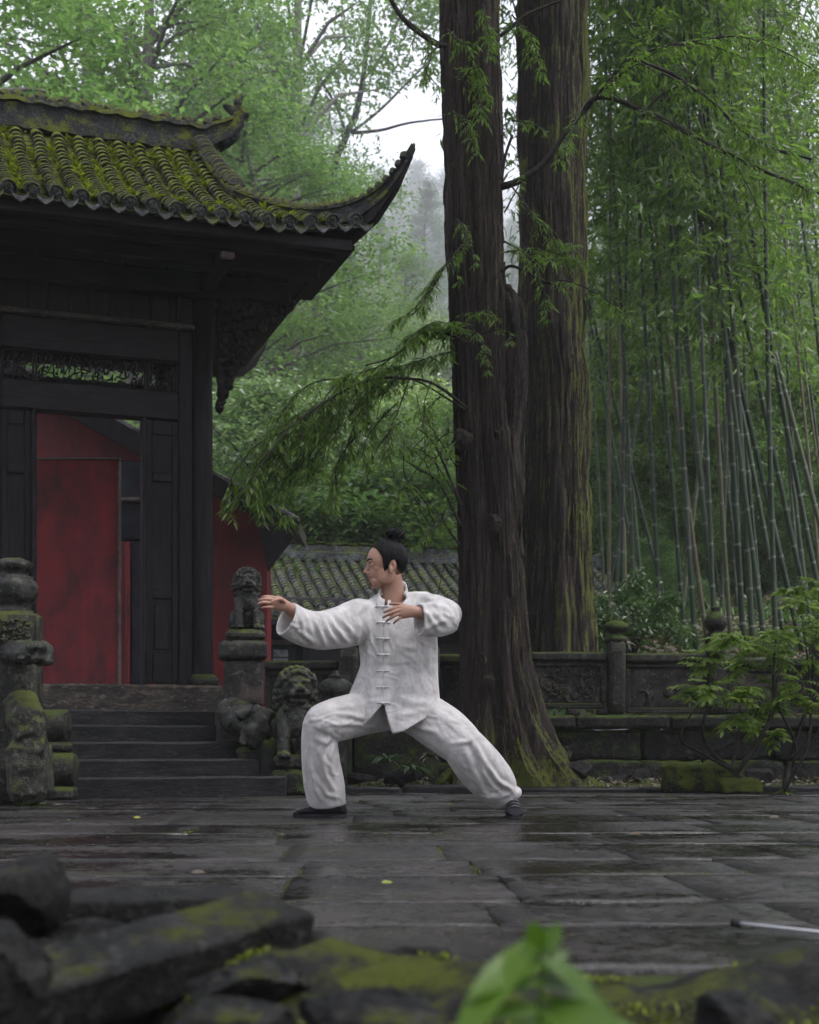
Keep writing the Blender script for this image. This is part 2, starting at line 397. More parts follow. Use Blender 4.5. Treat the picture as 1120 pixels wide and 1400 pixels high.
M['pinnate'] = leafmat('pinnate_leaf', (0.07,0.12,0.015), (0.11,0.17,0.02), (0.16,0.22,0.035), 0.45)
M['fore'] = leafmat('broad_fresh_leaf', (0.06,0.125,0.011), (0.075,0.145,0.014), (0.10,0.175,0.02), 0.35, 0.4)
M['mosstuft'] = leafmat('moss_tuft', (0.05,0.062,0.009), (0.10,0.12,0.014), (0.20,0.235,0.025), 0.35, 0.7)
M['litter'] = leafmat('fallen_leaf', (0.05,0.036,0.026), (0.10,0.075,0.055), (0.17,0.14,0.11), 0.1, 0.6)
M['yleaf'] = leafmat('fallen_yellow_leaf', (0.22,0.25,0.03), (0.25,0.28,0.04), None, 0.2)
def redmat(name, a, bcol):
    m, t, b, o = nodes(name); q = NT(t)
    v = q.coord('Object', (1,1,0.6)); n = q.noise(v, 2.4, 8, 0.68, 0.4); n2 = q.noise(q.coord('Object', (6,6,0.6)), 3, 5)
    col = q.ramp(n, [(0.36, a), (0.64, bcol)])
    col = q.mix(q.ramp(n2, [(0.45, 0.0), (0.7, 0.4)]), col, (0.17,0.016,0.02))
    q.l(col, b.inputs['Base Color']); b.inputs['Roughness'].default_value = 0.6; q.bump(n2, 0.15, 0.01, b); return m
M['red'] = redmat('red_limewash', (0.06,0.002,0.005), (0.16,0.004,0.009))
M['redpanel'] = redmat('red_lacquer_boards', (0.05,0.002,0.005), (0.26,0.005,0.012))
M['edge'] = plain('worn_wood_edge', (0.06,0.042,0.04), 0.6, (0.13,0.10,0.095), 8, 0.1, spec=0.2)
M['slate'] = plain('slate_post', (0.010,0.011,0.015), 0.6, (0.022,0.023,0.029), 6, 0.2, spec=0.2)
M['farwall'] = plain('dim_plaster', (0.035,0.03,0.034), 0.8, (0.06,0.052,0.055), 3, 0.2)
M['glass'] = plain('dull_window_pane', (0.10,0.11,0.13), 0.15, (0.3,0.32,0.36), 14, 0.05)
M['metal'] = plain('grey_rod', (0.3,0.3,0.32), 0.35, (0.4,0.4,0.42), 8, 0.05)

def paving():
    m, t, b, o = nodes('wet_paving_stone'); q = NT(t)
    v = q.world(); oi = q.n('ObjectInfo')
    n1 = q.noise(v, 2.3, 8, 0.62); n2 = q.noise(v, 24, 6, 0.65); n3 = q.noise(q.world((0.7,1.3,1)), 0.9, 4, 0.55, 0.4); n4 = q.noise(v, 90, 3)
    mixn = q.math('ADD', q.math('MULTIPLY', n1, 0.6), q.math('MULTIPLY', n2, 0.4))
    col = q.ramp(mixn, [(0.40, (0.008,0.0075,0.0075)), (0.5, (0.023,0.0208,0.0205)), (0.6, (0.046,0.041,0.0405))])
    col = q.mix(1.0, col, q.ramp(oi.outputs['Random'], [(0.0, (0.82,0.81,0.81)), (1.0, (1.1,1.09,1.1))]), 'MULTIPLY')
    col = q.mix(q.ramp(q.noise(v, 1.4, 5, 0.7), [(0.53, 0.0), (0.62, 0.6)]), col, (0.024,0.024,0.012))
    wet = q.ramp(n3, [(0.44, 0.0), (0.54, 1.0)])
    wet = q.math('MULTIPLY', wet, q.ramp(n1, [(0.3, 1.0), (0.62, 0.35)]))
    col = q.mix(wet, col, q.mix(1.0, col, (0.55,0.52,0.5), 'MULTIPLY'))
    q.l(col, b.inputs['Base Color'])
    q.l(q.mix(wet, q.ramp(n2, [(0.4, 0.30), (0.6, 0.65)]), (0.05,0.05,0.05)), b.inputs['Roughness'])
    h = q.math('ADD', q.math('MULTIPLY', mixn, 1.0), q.math('MULTIPLY', n4, 0.12))
    bp = q.n('Bump'); bp.inputs['Distance'].default_value = 0.03; q.l(h, bp.inputs['Height'])
    q.l(q.math('SUBTRACT', 0.75, q.math('MULTIPLY', wet, 0.62)), bp.inputs['Strength']); q.l(bp.outputs[0], b.inputs['Normal'])
    b.inputs['Specular IOR Level'].default_value = 0.36
    return m
M['pave'] = paving()
def linen(name, c1, c2):
    m, t, b, o = nodes(name); q = NT(t)
    v = q.coord('Object'); n = q.noise(v, 14, 6, 0.65); fine = q.noise(q.coord('Object', (1,1,6)), 160, 3); fine2 = q.noise(q.coord('Object', (6,1,1)), 160, 3)
    k = q.math('ADD', q.math('MULTIPLY', n, 0.5), q.math('ADD', q.math('MULTIPLY', fine, 0.25), q.math('MULTIPLY', fine2, 0.25)))
    q.l(q.ramp(k, [(0.43, c1), (0.57, c2)]), b.inputs['Base Color'])
    b.inputs['Roughness'].default_value = 0.85; b.inputs['Specular IOR Level'].default_value = 0.2
    b.inputs['Sheen Weight'].default_value = 0.15
    wr = q.noise(q.coord('Object', (1,1,0.6)), 22, 5, 0.55, 0.4)
    h = q.math('ADD', q.math('MULTIPLY', wr, 0.8), q.math('MULTIPLY', k, 0.2)); q.bump(h, 0.5, 0.014, b)
    return m
M['jacket'] = linen('white_linen', (0.38,0.363,0.36), (0.60,0.575,0.57))
M['trouser'] = linen('off_white_linen', (0.39,0.37,0.368), (0.55,0.525,0.52))
M['knot'] = plain('cord_knot', (0.50,0.48,0.49), 0.8, (0.7,0.68,0.69), 40, 0.1)
def skin():
    m, t, b, o = nodes('skin'); q = NT(t)
    v = q.coord('Object'); n = q.noise(v, 16, 5); col = q.ramp(n, [(0.3, (0.29,0.15,0.105)), (0.7, (0.37,0.20,0.14))])
    q.l(col, b.inputs['Base Color']); b.inputs['Roughness'].default_value = 0.5
    b.inputs['Subsurface Weight'].default_value = 0.12; b.inputs['Subsurface Radius'].default_value = (0.01,0.004,0.002); b.inputs['Subsurface Scale'].default_value = 0.5
    return m
M['skin'] = skin()
M['lip'] = plain('lip', (0.19,0.075,0.06), 0.75, (0.22,0.09,0.075), spec=0.2)
M['hair'] = plain('black_hair', (0.003,0.0027,0.0033), 0.5, (0.010,0.009,0.011), 60, 0.7, (1,1,0.12), 0.01, 0.08)
M['stubble'] = plain('beard_hair', (0.03,0.02,0.018), 0.7, (0.06,0.04,0.034), 80, 0.2)
M['eye'] = plain('eye_dark', (0.01,0.008,0.008), 0.15, (0.03,0.02,0.02))
M['shoe'] = plain('black_cloth_shoe', (0.007,0.007,0.010), 0.8, (0.016,0.015,0.02), 60, 0.2, spec=0.2)
M['sole'] = plain('dark_sole', (0.012,0.011,0.012), 0.8, (0.028,0.026,0.028), 30, 0.2, spec=0.2)
M['lace'] = plain('grey_trim', (0.08,0.08,0.095), 0.8, (0.16,0.16,0.18), 30, 0.1)
M['mossbank'] = stone('moss_bank', (0.006,0.006,0.006), (0.024,0.023,0.021), 0.33, (0.028,0.035,0.005), (0.085,0.10,0.01), (0.5,0.8), 9, 0.9, 0.02, 0.15, mscale=7)
# ------------------------------------------------------------------ the setting
def ground_z(x, y):
    s = y - 13.0
    if s <= 0: return 0.62 + 0.0 * x
    wr = sm(0.8, 3.0, x)
    ga = lerp(0.40, 0.9, sm(60, 200, y)); g = ga + (1-ga) * min(1.0, (abs(x - 0.015*y) / (0.10*y + 2.0)) ** 1.5)
    far = max(0.0, s - 11.0)
    z = 0.62 + 0.21 * min(s, 11.0) * wr + (0.46 * min(far, 110) * g + 0.32 * max(0, far-110)) * (1 if x < 0 else 0.9) + 0.10 * min(s, 11.0) * (1 - wr) * sm(9, 11, s)
    z += 0.10 * mnoise.noise(Vector((x*0.7, y*0.7, 0))) * sm(0, 2, s) + 0.6 * mnoise.noise(Vector((x*0.13, y*0.13, 4))) * sm(9, 20, s)
    return z
g = MB().box((-2100, -60, -0.6), (2100, 1900, -0.06))
tag(g.build('ground', M['soil']), kind='structure')
# hillside sheet behind the walls
xs = [-700, -400, -220, -140, -90] + [-60 + 2.5*i for i in range(16)] + [-20 + 0.7*i for i in range(58)] + [22 + 2.5*i for i in range(16)] + [90, 140, 220, 400, 700]
ys = [13.0 + 0.5*i for i in range(26)] + [26 + 1.5*i for i in range(20)] + [58 + 6*i for i in range(14)] + [150, 180, 230, 320, 450, 600, 800]
hb = MB(); nx = len(xs)
for y in ys:
    for x in xs: hb.v.append((x, y, ground_z(x, y)))
for j in range(len(ys)-1):
    for i in range(nx-1): hb.f.append((j*nx+i, j*nx+i+1, (j+1)*nx+i+1, (j+1)*nx+i))
tag(hb.build('hillside', M['hill'], smooth=True), kind='structure')
# far mountain closing the valley
mb = MB(); NXM, NYM = 90, 26
for j in range(NYM):
    for i in range(NXM):
        x = -1900 + 3800*i/(NXM-1); y = 1050 + 700*j/(NYM-1); t = j/(NYM-1)
        top = 700 - 80*math.exp(-((x-55)/170.0)**2) + 26*mnoise.noise(Vector((x*0.012, 0, 2)))
        z = 200 + (top-200)*math.sin(min(1, t*1.25)*math.pi/2) + 14*mnoise.noise(Vector((x*0.02, y*0.02, 1))) + 7*mnoise.noise(Vector((x*0.07, y*0.07, 1)))
        mb.v.append((x, y, z))
for j in range(NYM-1):
    for i in range(NXM-1): mb.f.append((j*NXM+i, j*NXM+i+1, (j+1)*NXM+i+1, (j+1)*NXM+i))
tag(mb.build('mountain', M['mount'], smooth=True), kind='structure')

# ---- pavement of separate slabs
pave = thing('pavement', (0, 6, 0), None, None, kind='structure')
base = MB().box((-8, 2.05, -0.055), (8, 10.9, -0.014)); base.build('bedding', M['soil'], pave)
def slab_mesh(k):
    r = random.Random(100+k); b = MB(); n = 9; top = []
    for j in range(n):
        for i in range(n):
            x = i/(n-1) - .5; y = j/(n-1) - .5
            e = min(i, j, n-1-i, n-1-j)
            dx = (0.012 if e == 0 else 0) * mnoise.noise(Vector((x*5, y*5, k*3.1)))
            z = 0.004*mnoise.noise(Vector((x*2.5, y*2.5, k*9.7))) + 0.003*mnoise.noise(Vector((x*7, y*7, k*5.7))) - (0.0022 if e == 0 else 0)
            b.v.append((x + dx, y + dx, z))
    for j in range(n-1):
        for i in range(n-1): b.f.append((j*n+i, j*n+i+1, (j+1)*n+i+1, (j+1)*n+i))
    edge = [i for i in range(n)] + [j*n + n-1 for j in range(1, n)] + [(n-1)*n + i for i in range(n-2, -1, -1)] + [j*n for j in range(n-2, 0, -1)]
    m0 = len(b.v)
    for q in edge: p = b.v[q]; b.v.append((p[0], p[1], -0.034))
    L = len(edge)
    for a in range(L): c = (a+1) % L; b.f.append((edge[a], m0+a, m0+c, edge[c]))
    return b.mesh('paving_slab', M['pave'], True)
slabs = [slab_mesh(k) for k in range(6)]
rp = random.Random(11); ang = R(3.5); y = 2.25; nslab = 0
while y < 10.84:
    d = rp.uniform(0.4, 0.75); d = min(d, 10.84 - y)
    if 10.84 - (y + d) < 0.3: d = 10.84 - y
    x = -(0.33*y + 1.0) - rp.uniform(0, .7)
    while x < 0.33*(y+d) + 0.9:
        wd = rp.choice((0.5, 0.62, 0.8, 0.95, 1.2)) * rp.uniform(.9, 1.1)
        gap = rp.uniform(0.004, 0.012)
        cx, cy = x + wd/2, y + d/2
        zz = -0.004 + rp.uniform(-0.0018, 0.0015)
        mw = Matrix.Translation((cx, cy + math.tan(ang)*cx*0.5, zz)) @ Matrix.Rotation(math.atan(math.tan(ang)*0.5) + rp.uniform(-.008, .008), 4, 'Z') @ Matrix.Rotation(rp.uniform(-.003,.003), 4, 'X') @ Matrix.Rotation(rp.uniform(-.002,.002), 4, 'Y') @ Matrix.Rotation(rp.choice((0, math.pi)), 4, 'Z') @ Matrix.Diagonal((wd-gap, d-gap*0.8, 1, 1))
        link_mesh('paving_slab', slabs[rp.randrange(6)], pave, mw); nslab += 1
        x += wd
    y += d
# kerb stones between the paving and the planted strip
kerb = thing('kerb', (0, 11.1, 0), None, None, kind='structure')
x = -0.55
for k, wd in enumerate((0.5, 0.85, 1.1, 0.75, 1.3, 0.9, 1.0)):
    y0 = 10.98 + 0.03*x + 0.02*math.sin(k*2.1)
    b = rough(MB().cbox((x, y0, -0.05), (x+wd-0.02, y0+0.24, 0.035 + 0.012*math.sin(k*1.7)), 0.015), 0.008, 5, 1, k)
    b.build('kerb_stone', M['step'], kerb, 40); x += wd
# planted strip between the kerb and the walls
sb = MB(); nx = 60; ny = 8
for j in range(ny):
    for i in range(nx):
        x = -1.2 + 8.2*i/(nx-1); yy = 11.2 + 1.6*j/(ny-1)
        sb.v.append((x, yy, -0.02 + 0.05*sm(0, 3, j) + 0.03*mnoise.noise(Vector((x*4, yy*4, 0)))))
for j in range(ny-1):
    for i in range(nx-1): sb.f.append((j*nx+i, j*nx+i+1, (j+1)*nx+i+1, (j+1)*nx+i))
tag(sb.build('garden_strip', M['soil'], smooth=True), kind='structure')
# ------------------------------------------------------------------ temple gate
TH = R(19.0); TO = Vector((-1.63, 11.6, 0)); TU = Vector((math.cos(TH), math.sin(TH), 0)); TV = Vector((-math.sin(TH), math.cos(TH), 0))
TM = Matrix.Translation(TO) @ Matrix.Rotation(TH, 4, 'Z')     # local (a, b, z)
def T(a, b, z): return TO + TU*a + TV*b + Vector((0,0,z))
ZT = 0.86
# terrace the gate stands on
tb = MB().box((-6, 0.14, -0.06), (0.42, 15.0, ZT-0.01), TM)
tag(tb.build('terrace', M['panel']), kind='structure')
# stone staircase
st = thing('stone_staircase', T(-0.9, -1.2, 0), 'wide flight of dark wet stone steps leading up to the temple gate', 'steps')
tops = [0.145, 0.265, 0.39, 0.52, 0.645]
for k, zt in enumerate(tops):
    b0 = -1.72 + 0.31*k
    z0 = -0.05 if k == 0 else tops[k-1] - 0.02
    x0 = -1.72; nseg = 3
    cuts = [x0, -1.1 + 0.13*math.sin(k*3), -0.45 + 0.2*math.sin(k*2.2), 0.12 if k else 0.2]
    b = MB()
    b.cbox((cuts[0], b0, z0), (cuts[3], b0+0.36, zt), 0.014, TM)
    b = rough(b, 0.007, 5, 9, k)
    b.build('step', M['step'], st, 40)
gate = thing('temple_gate', T(-1, 0.3, ZT), 'dark timber temple gate with mossy tiled roof and upswept corner', 'temple')
b = rough(MB().cbox((-1.78, -0.17, 0.60), (0.05, 0.13, ZT), 0.02, TM), 0.007, 5, 4, 3)
b.build('threshold', M['sill'], gate, 40)
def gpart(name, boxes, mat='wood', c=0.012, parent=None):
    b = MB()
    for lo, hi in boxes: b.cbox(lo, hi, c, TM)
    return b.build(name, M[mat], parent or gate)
# columns front and back, both ends
for a0 in (-0.085, -1.915):
    for bb in (0.0, 2.0):
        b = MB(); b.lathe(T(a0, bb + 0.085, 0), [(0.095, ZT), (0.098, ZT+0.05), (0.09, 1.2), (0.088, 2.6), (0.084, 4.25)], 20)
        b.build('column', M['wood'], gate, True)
        MB().lathe(T(a0, bb + 0.085, 0), [(0.10, ZT-.01), (0.14, ZT), (0.145, ZT+0.05), (0.10, ZT+0.10)], 20).build('column_base', M['stone'], gate, True)
# front frame
for a0, a1 in ((-0.29, -0.172), (-1.828, -1.71)):
    gpart('door_stile', [((a0, 0.03, ZT), (a1, 0.15, 4.2))])
gpart('door_head', [((-1.708, 0.02, 3.06), (-0.292, 0.16, 3.295))], 'woodh')
gpart('lintel', [((-1.708, 0.0, 3.535), (-0.292, 0.17, 3.80))], 'woodh')
gpart('ledge', [((-1.86, -0.05, 3.803), (-0.17, 0.18, 3.85))], 'sill', 0.01)
# frieze boards with ribs
fr = gpart('frieze', [((-1.708, 0.07, 3.853), (-0.292, 0.12, 4.3))], 'wood')
for k in range(9):
    a = -1.68 + 0.165*k
    MB().cbox((a, 0.04, 3.855), (a+0.022, 0.068, 4.3), 0.005, TM).build('frieze_rib', M['wood'], fr)
# fixed door leaves both sides: stile, rails and sunk panels
for (a0, a1) in ((-0.556, -0.292), (-1.708, -1.475)):
    dl = gpart('door_leaf', [((a0, 0.075, ZT+0.02), (a1, 0.10, 3.058))])
    for lo, hi in (((a0, 0.05, ZT+0.02), (a0+0.05, 0.073, 3.058)), ((a1-0.05, 0.05, ZT+0.02), (a1, 0.073, 3.058))):
        MB().cbox(lo, hi, 0.006, TM).build('door_stile', M['wood'], dl)
    for z0, z1 in ((ZT+0.02, 1.12), (1.58, 1.66), (2.55, 2.62), (2.94, 3.058)):
        MB().cbox((a0+0.052, 0.052, z0), (a1-0.052, 0.073, z1), 0.006, TM).build('door_rail', M['woodh'], dl)
    MB().cbox((a0+0.07, 0.062, 1.16), (a1-0.07, 0.073, 1.54), 0.006, TM).build('door_panel', M['wood'], dl)
for a0, a1 in ((-0.596, -0.559), (-1.472, -1.436)):
    gpart('door_jamb', [((a0, -0.02, ZT), (a1, 0.14, 3.058))])
# openwork carved panels over the door
def openwork(a0, a1, z0, z1, b, seed, n):
    r = random.Random(seed); m = MB(); pts = []
    nx = n; nz = 5
    for i in range(nx+1):
        for j in range(nz+1):
            pts.append((a0 + (a1-a0)*(i + (r.uniform(-.4,.4) if 0 < i < nx else 0))/nx, z0 + (z1-z0)*(j + (r.uniform(-.4,.4) if 0 < j < nz else 0))/nz))
    def bar(p, q, w):
        A = T(p[0], b, p[1]); B = T(q[0], b, q[1]); mid = (A+B)/2 + TU*r.uniform(-.008,.008) + Vector((0,0,r.uniform(-.008,.008)))
        m.tube([A, mid, B], [w, w*1.25, w], 6, True)
    for i in range(nx+1):
        for j in range(nz+1):
            k = i*(nz+1)+j
            if i < nx and (j in (0, nz) or r.random() < .5): bar(pts[k], pts[k+nz+1], r.uniform(.004,.008))
            if j < nz and (i in (0, nx) or r.random() < .55): bar(pts[k], pts[k+1], r.uniform(.004,.008))
            if i < nx and j < nz and r.random() < .4: bar(pts[k], pts[k+nz+2], r.uniform(.003,.006))
            if r.random() < .22: m.ell(T(pts[k][0], b, pts[k][1]), (r.uniform(.010,.02), .010, r.uniform(.008,.015)), Matrix.Rotation(TH, 3, 'Z') @ Matrix.Rotation(r.uniform(0,3), 3, 'Y'), 8, 5)
    return m
for k, (a0, a1, n) in enumerate(((-1.69, -1.46, 9), (-1.43, -0.56, 32), (-0.53, -0.31, 9))):
    fm = gpart('openwork_panel', [((a0-.012, 0.06, 3.298), (a0+.006, 0.11, 3.532))], 'wood', .003)
    MB().cbox((a1-.006, 0.06, 3.298), (a1+.012, 0.11, 3.532), .003, TM).build('panel_edge', M['wood'], fm)
    openwork(a0, a1, 3.30, 3.53, 0.085, 40+k, n).build('carved_scrollwork', M['wood'], fm, True)
# side framing of the gate, back beams, ceiling beams
gpart('back_beam', [((-1.83, 2.02, 3.55), (-0.17, 2.16, 3.85))], 'woodh')
for a0 in (-0.15, -1.96): gpart('tie_beam', [((a0, 0.19, 3.56), (a0+.11, 1.98, 3.84)), ((a0, 0.19, 3.2), (a0+.09, 1.98, 3.36))], 'wood')
# under-eave boards stepping out to the corner
gpart('eave_board', [((-3.2, -1.13, 4.205), (0.87, -1.03, 4.30))], 'woodh')
gpart('eave_board', [((-3.1, -0.97, 4.165), (0.775, -0.87, 4.26))], 'woodh')
gpart('eave_board', [((-3.0, -0.70, 4.12), (0.72, -0.56, 4.24))], 'woodh')
gpart('outrigger_beam', [((-2.6, -0.15, 4.07), (0.62, -0.02, 4.245))], 'woodh')
gpart('outrigger_beam', [((-0.14, -0.9, 4.10), (-0.03, 2.6, 4.24))], 'wood')
MB().cbox((-0.13, -0.935, 4.11), (-0.02, -0.905, 4.20), 0.01, TM).build('beam_end', M['edge'], gate)
sof = MB(); 
for k in range(24):
    a = -3.1 + 0.168*k
    sof.cbox((a, -1.02, 4.262), (a+0.155, 0.3, 4.30), 0.004, TM)
sof.build('soffit_board', M['wood'], gate)
for k in range(16):
    a = -2.5 + 0.2*k
    gpart('rafter', [((a, -0.86, 4.243), (a+0.05, -0.02, 4.262))], 'wood', .006)
gpart('ceiling', [((-3.0, 0.32, 4.27), (0.8, 3.1, 4.32))], 'wood')
# carved corner bracket: irregular openwork plate below the outrigger, seen against the forest
br = MB(); rb = random.Random(5)
def brk(u):    # outer edge of the bracket, (a, z) from the column foot to the beam
    return interp([(0, 0.02), (.2, 0.10), (.4, .21), (.6, .33), (.8, .50), (1, .66)], u), interp([(0, 3.16), (.2, 3.40), (.4, 3.62), (.6, 3.82), (.8, 3.98), (1, 4.08)], u)
for k in range(3, 26):
    u = k/25; a, z = brk(u); br.ell(T(a + rb.uniform(-.02,.015), -0.08 + rb.uniform(-.02,.02), z), (rb.uniform(.03,.055), .045, rb.uniform(.03,.05)), Matrix.Rotation(TH,3,'Z') @ Matrix.Rotation(rb.uniform(0,3),3,'Y'), 10, 6)
for k in range(150):
    u = rb.random(); a, z = brk(u); s = rb.random()
    aa = lerp(0.03, a, s); 
    if 0.02 < aa < 0.16 and 3.62 < z < 3.80: continue
    br.ell(T(aa, -0.08 + rb.uniform(-.02,.02), z), (rb.uniform(.02,.05), .03, rb.uniform(.015,.04)), Matrix.Rotation(TH,3,'Z') @ Matrix.Rotation(rb.uniform(0,3),3,'Y'), 8, 5)
for k in range(40):
    u = rb.uniform(.62, 1); a, z = brk(u); aa = lerp(0.02, a, rb.random())
    br.ell(T(aa, -0.08, lerp(z, 4.08, rb.random()*.6)), (.06, .035, .05), Matrix.Rotation(TH,3,'Z'), 8, 5)
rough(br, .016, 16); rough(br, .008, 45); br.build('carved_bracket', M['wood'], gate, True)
bp = MB().cbox((0.015, -0.12, 3.2), (0.055, -0.05, 4.07), 0.008, TM)
for k in range(1, 7): bp.ell(T(0.035 + .006*k, -0.14, 3.45 + .088*k), (.035, .035, .032), None, 10, 6)
bp.build('notched_bracket_post', M['wood'], gate, True)

# ---------------- roof
BE, BR_, ZE, ZR = -1.2, 1.0, 4.33, 5.74
AC = -0.95                                   # centre of the roof along the front
def roof_z(a, b, mirror=True):
    t = (b - BE) / (BR_ - BE); da = abs(a - AC)
    up = 0.10 * sm(0.9, 2.0, da) ** 2 * max(0, 1 - t) ** 1.5
    return ZE + (ZR - ZE) * (0.72*t + 0.28*t*t) + up
def hip_b(a):                                # front slope ends at the hip line beyond the descending ridge
    da = abs(a - AC)
    return BR_ - 0.12 if da < 1.07 else -0.35 - (da - 1.07) / 0.80 * 0.82
# deck under the tiles (front slope, back slope, right and left slopes)
def slope(fn_b1, name, flip=False):
    m = MB(); na, nb = 44, 10; rows = []
    for j in range(nb):
        row = []
        for i in range(na):
            a = AC - 1.9 + 3.8*i/(na-1); b1 = fn_b1(a); b = BE + 0.02 + (b1 - BE) * j/(nb-1)
            bb = (2*BR_ - b) if flip else b
            row.append(T(a, bb, roof_z(a, b) - 0.035))
        rows.append(row)
    up = m.rings(rows, False, False); lo = [[p - Vector((0,0,0.03)) for p in r] for r in rows]; m.rings(lo, False, False)
    return m
slope(lambda a: BR_ if abs(a-AC) < 1.07 else hip_b(a) + .05, 'd').build('roof_deck', M['cap'], gate, True)
slope(lambda a: BR_ if abs(a-AC) < 1.07 else hip_b(a) + .05, 'd', True).build('roof_deck', M['cap'], gate, True)
for sgn in (1, -1):                          # end slopes below the gables
    m = MB(); rows = []
    for j in range(6):
        u = j/5; a = AC + sgn*(1.87 - 0.80*u); b0 = -1.17 + 0.82*u; row = []
        for i in range(10):
            b = lerp(b0, 2*BR_ - b0, i/9); row.append(T(a, b, lerp(ZE+.09, 4.78, u) - .03))
        rows.append(row)
    m.rings(rows, False, False).build('roof_deck', M['cap'], gate, True)
    m = MB(); g = [T(AC+sgn*1.05, b, roof_z(AC, b if b < BR_ else 2*BR_-b)-.03) for b in [-.35+.27*i for i in range(11)]]
    h = [p - TU*sgn*.06 for p in g]
    m.rings([g, h]).build('gable_board', M['wood'], gate)
# tiles: one half-barrel cover tile, one dish pan tile, one round eave cap, one pointed drip tile
PITCH, RT, LT = 0.172, 0.052, 0.135
def cover_mesh():
    m = MB(); rows = []
    for (y, r) in ((0, RT*1.10), (0.014, RT*1.14), (0.09, RT*0.98), (LT*1.25, RT*0.84)):
        rows.append([(r*math.cos(R(180 - 20*k)), y, r*math.sin(R(180-20*k))*0.95) for k in range(10)])
    m.rings(rows, False, False)
    n = len(m.v); m.v.append((0, 0, 0.0)); ring = list(range(10))
    inner = len(m.v)
    for k in range(10):
        p = m.v[k]; m.v.append((p[0]*.78, 0.0, p[2]*.78))
    for k in range(9): m.f.append((k, k+1, inner+k+1, inner+k))
    return m.mesh('roof_tile', M['tile'], 40)
def pan_mesh():
    m = MB(); rows = []
    w_ = PITCH*0.36
    for (y, dz) in ((0, 0.006), (LT*1.25, -0.006)):
        rows.append([(w_*math.sin(R(-62+31*k)), y, dz - 0.018*math.cos(R(-62+31*k)) ) for k in range(5)])
    return m.rings(rows, False, False)
def cap_mesh():
    m = MB(); c = [(RT*1.12*math.cos(2*math.pi*k/16), RT*1.12*math.sin(2*math.pi*k/16)) for k in range(16)]
    for s_ in (0,): pass
    rr = [[(x*q, y, z*q) for x, z in c] for q, y in ((0.05, -0.012), (0.55, -0.012), (0.6, -0.004), (0.82, -0.004), (0.88, -0.014), (1.0, -0.012), (1.0, 0.03))]
    m.rings(rr, True, True)
    for k in range(6):
        m.ell((RT*.36*math.cos(k*1.05), -.012, RT*.36*math.sin(k*1.05)), (.009,.006,.009), None, 6, 4)
    return m.mesh('eave_cap', M['cap'], 40)
def drip_mesh():
    w_ = PITCH*0.34
    o = [(-w_, 0.012), (-w_*.5, -0.004), (0, -0.008), (w_*.5, -0.004), (w_, 0.012), (w_*.92, -0.022), (w_*.5, -0.046), (0, -0.066), (-w_*.5, -0.046), (-w_*.92, -0.022)]
    m = MB(); m.rings([[(x*q, y, (z+.025)*q-.025) for x, z in o] for q, y in ((.8, -0.004), (.84, -0.011), (1, -0.010), (1, 0.008))], True, True)
    return m.mesh('drip_tile', M['cap'], 40)
cov, capm, drip = cover_mesh(), cap_mesh(), drip_mesh()
pans = MB(); pm = pan_mesh(); extra = MB(); ec = [tuple(v.co) for v in cov.vertices]; ef = [tuple(p.vertices) for p in cov.polygons]
rt = random.Random(3); tiles = []; moss_pts = []
nrow = 22
for i in range(nrow):
    a = AC - 1.80 + PITCH*i
    if a > AC + 1.87: break
    b1 = min(hip_b(a), BR_ - 0.1)
    b = BE
    k = 0
    while b < b1 - 0.04:
        z = roof_z(a, b); dz = roof_z(a, b + LT) - z
        pitch = math.atan2(dz, LT)
        jit = Matrix.Rotation(rt.uniform(-.08,.08), 4, 'Z') @ Matrix.Rotation(rt.uniform(-.06,.06), 4, 'Y')
        mw = Matrix.Translation(T(a + rt.uniform(-.006,.006), b, z + 0.012 + rt.uniform(-.004,.004))) @ Matrix.Rotation(TH, 4, 'Z') @ Matrix.Rotation(pitch - 0.09, 4, 'X') @ jit
        vis = (T(a, b, z).x / T(a, b, z).y) > (-640/1900.0)
        tiles.append((0 if vis else 1, T(a,b,z).y, mw))
        am = a + PITCH/2; zm = roof_z(am, b)
        pw = Matrix.Translation(T(am, b, zm - 0.012)) @ Matrix.Rotation(TH, 4, 'Z') @ Matrix.Rotation(pitch - 0.04, 4, 'X')
        if b < hip_b(am): pans.add([pw @ Vector(p) for p in pm.v], pm.f)
        moss_pts.append((a, b))
        if k == 0:
            link_mesh('eave_cap', capm, gate, mw @ Matrix.Rotation(rt.uniform(-.12,.12), 4, 'X') @ Matrix.Translation((0, -0.006, 0.0)))
            if am < AC + 1.9: link_mesh('drip_tile', drip, gate, Matrix.Translation(T(am + rt.uniform(-.006,.006), b - .005, zm - 0.02)) @ Matrix.Rotation(TH + rt.uniform(-.06,.06), 4, 'Z') @ Matrix.Rotation(rt.uniform(-.25,-.02), 4, 'X'))
        b += LT * 0.72 * (1.0); k += 1
tiles.sort(key=lambda t: (t[0], t[1]))
for q, (v_, y_, mw) in enumerate(tiles):
    if q < 298 and v_ == 0: link_mesh('roof_tile', cov, gate, mw)
    else: extra.add([mw @ Vector(p) for p in ec], ef)
print('roof tiles', len(tiles))
tag(extra.build('small_roof_tiles', M['tile'], gate, 40), kind='stuff')
tag(pans.build('pan_tiles', M['tile'], gate, True), kind='stuff')
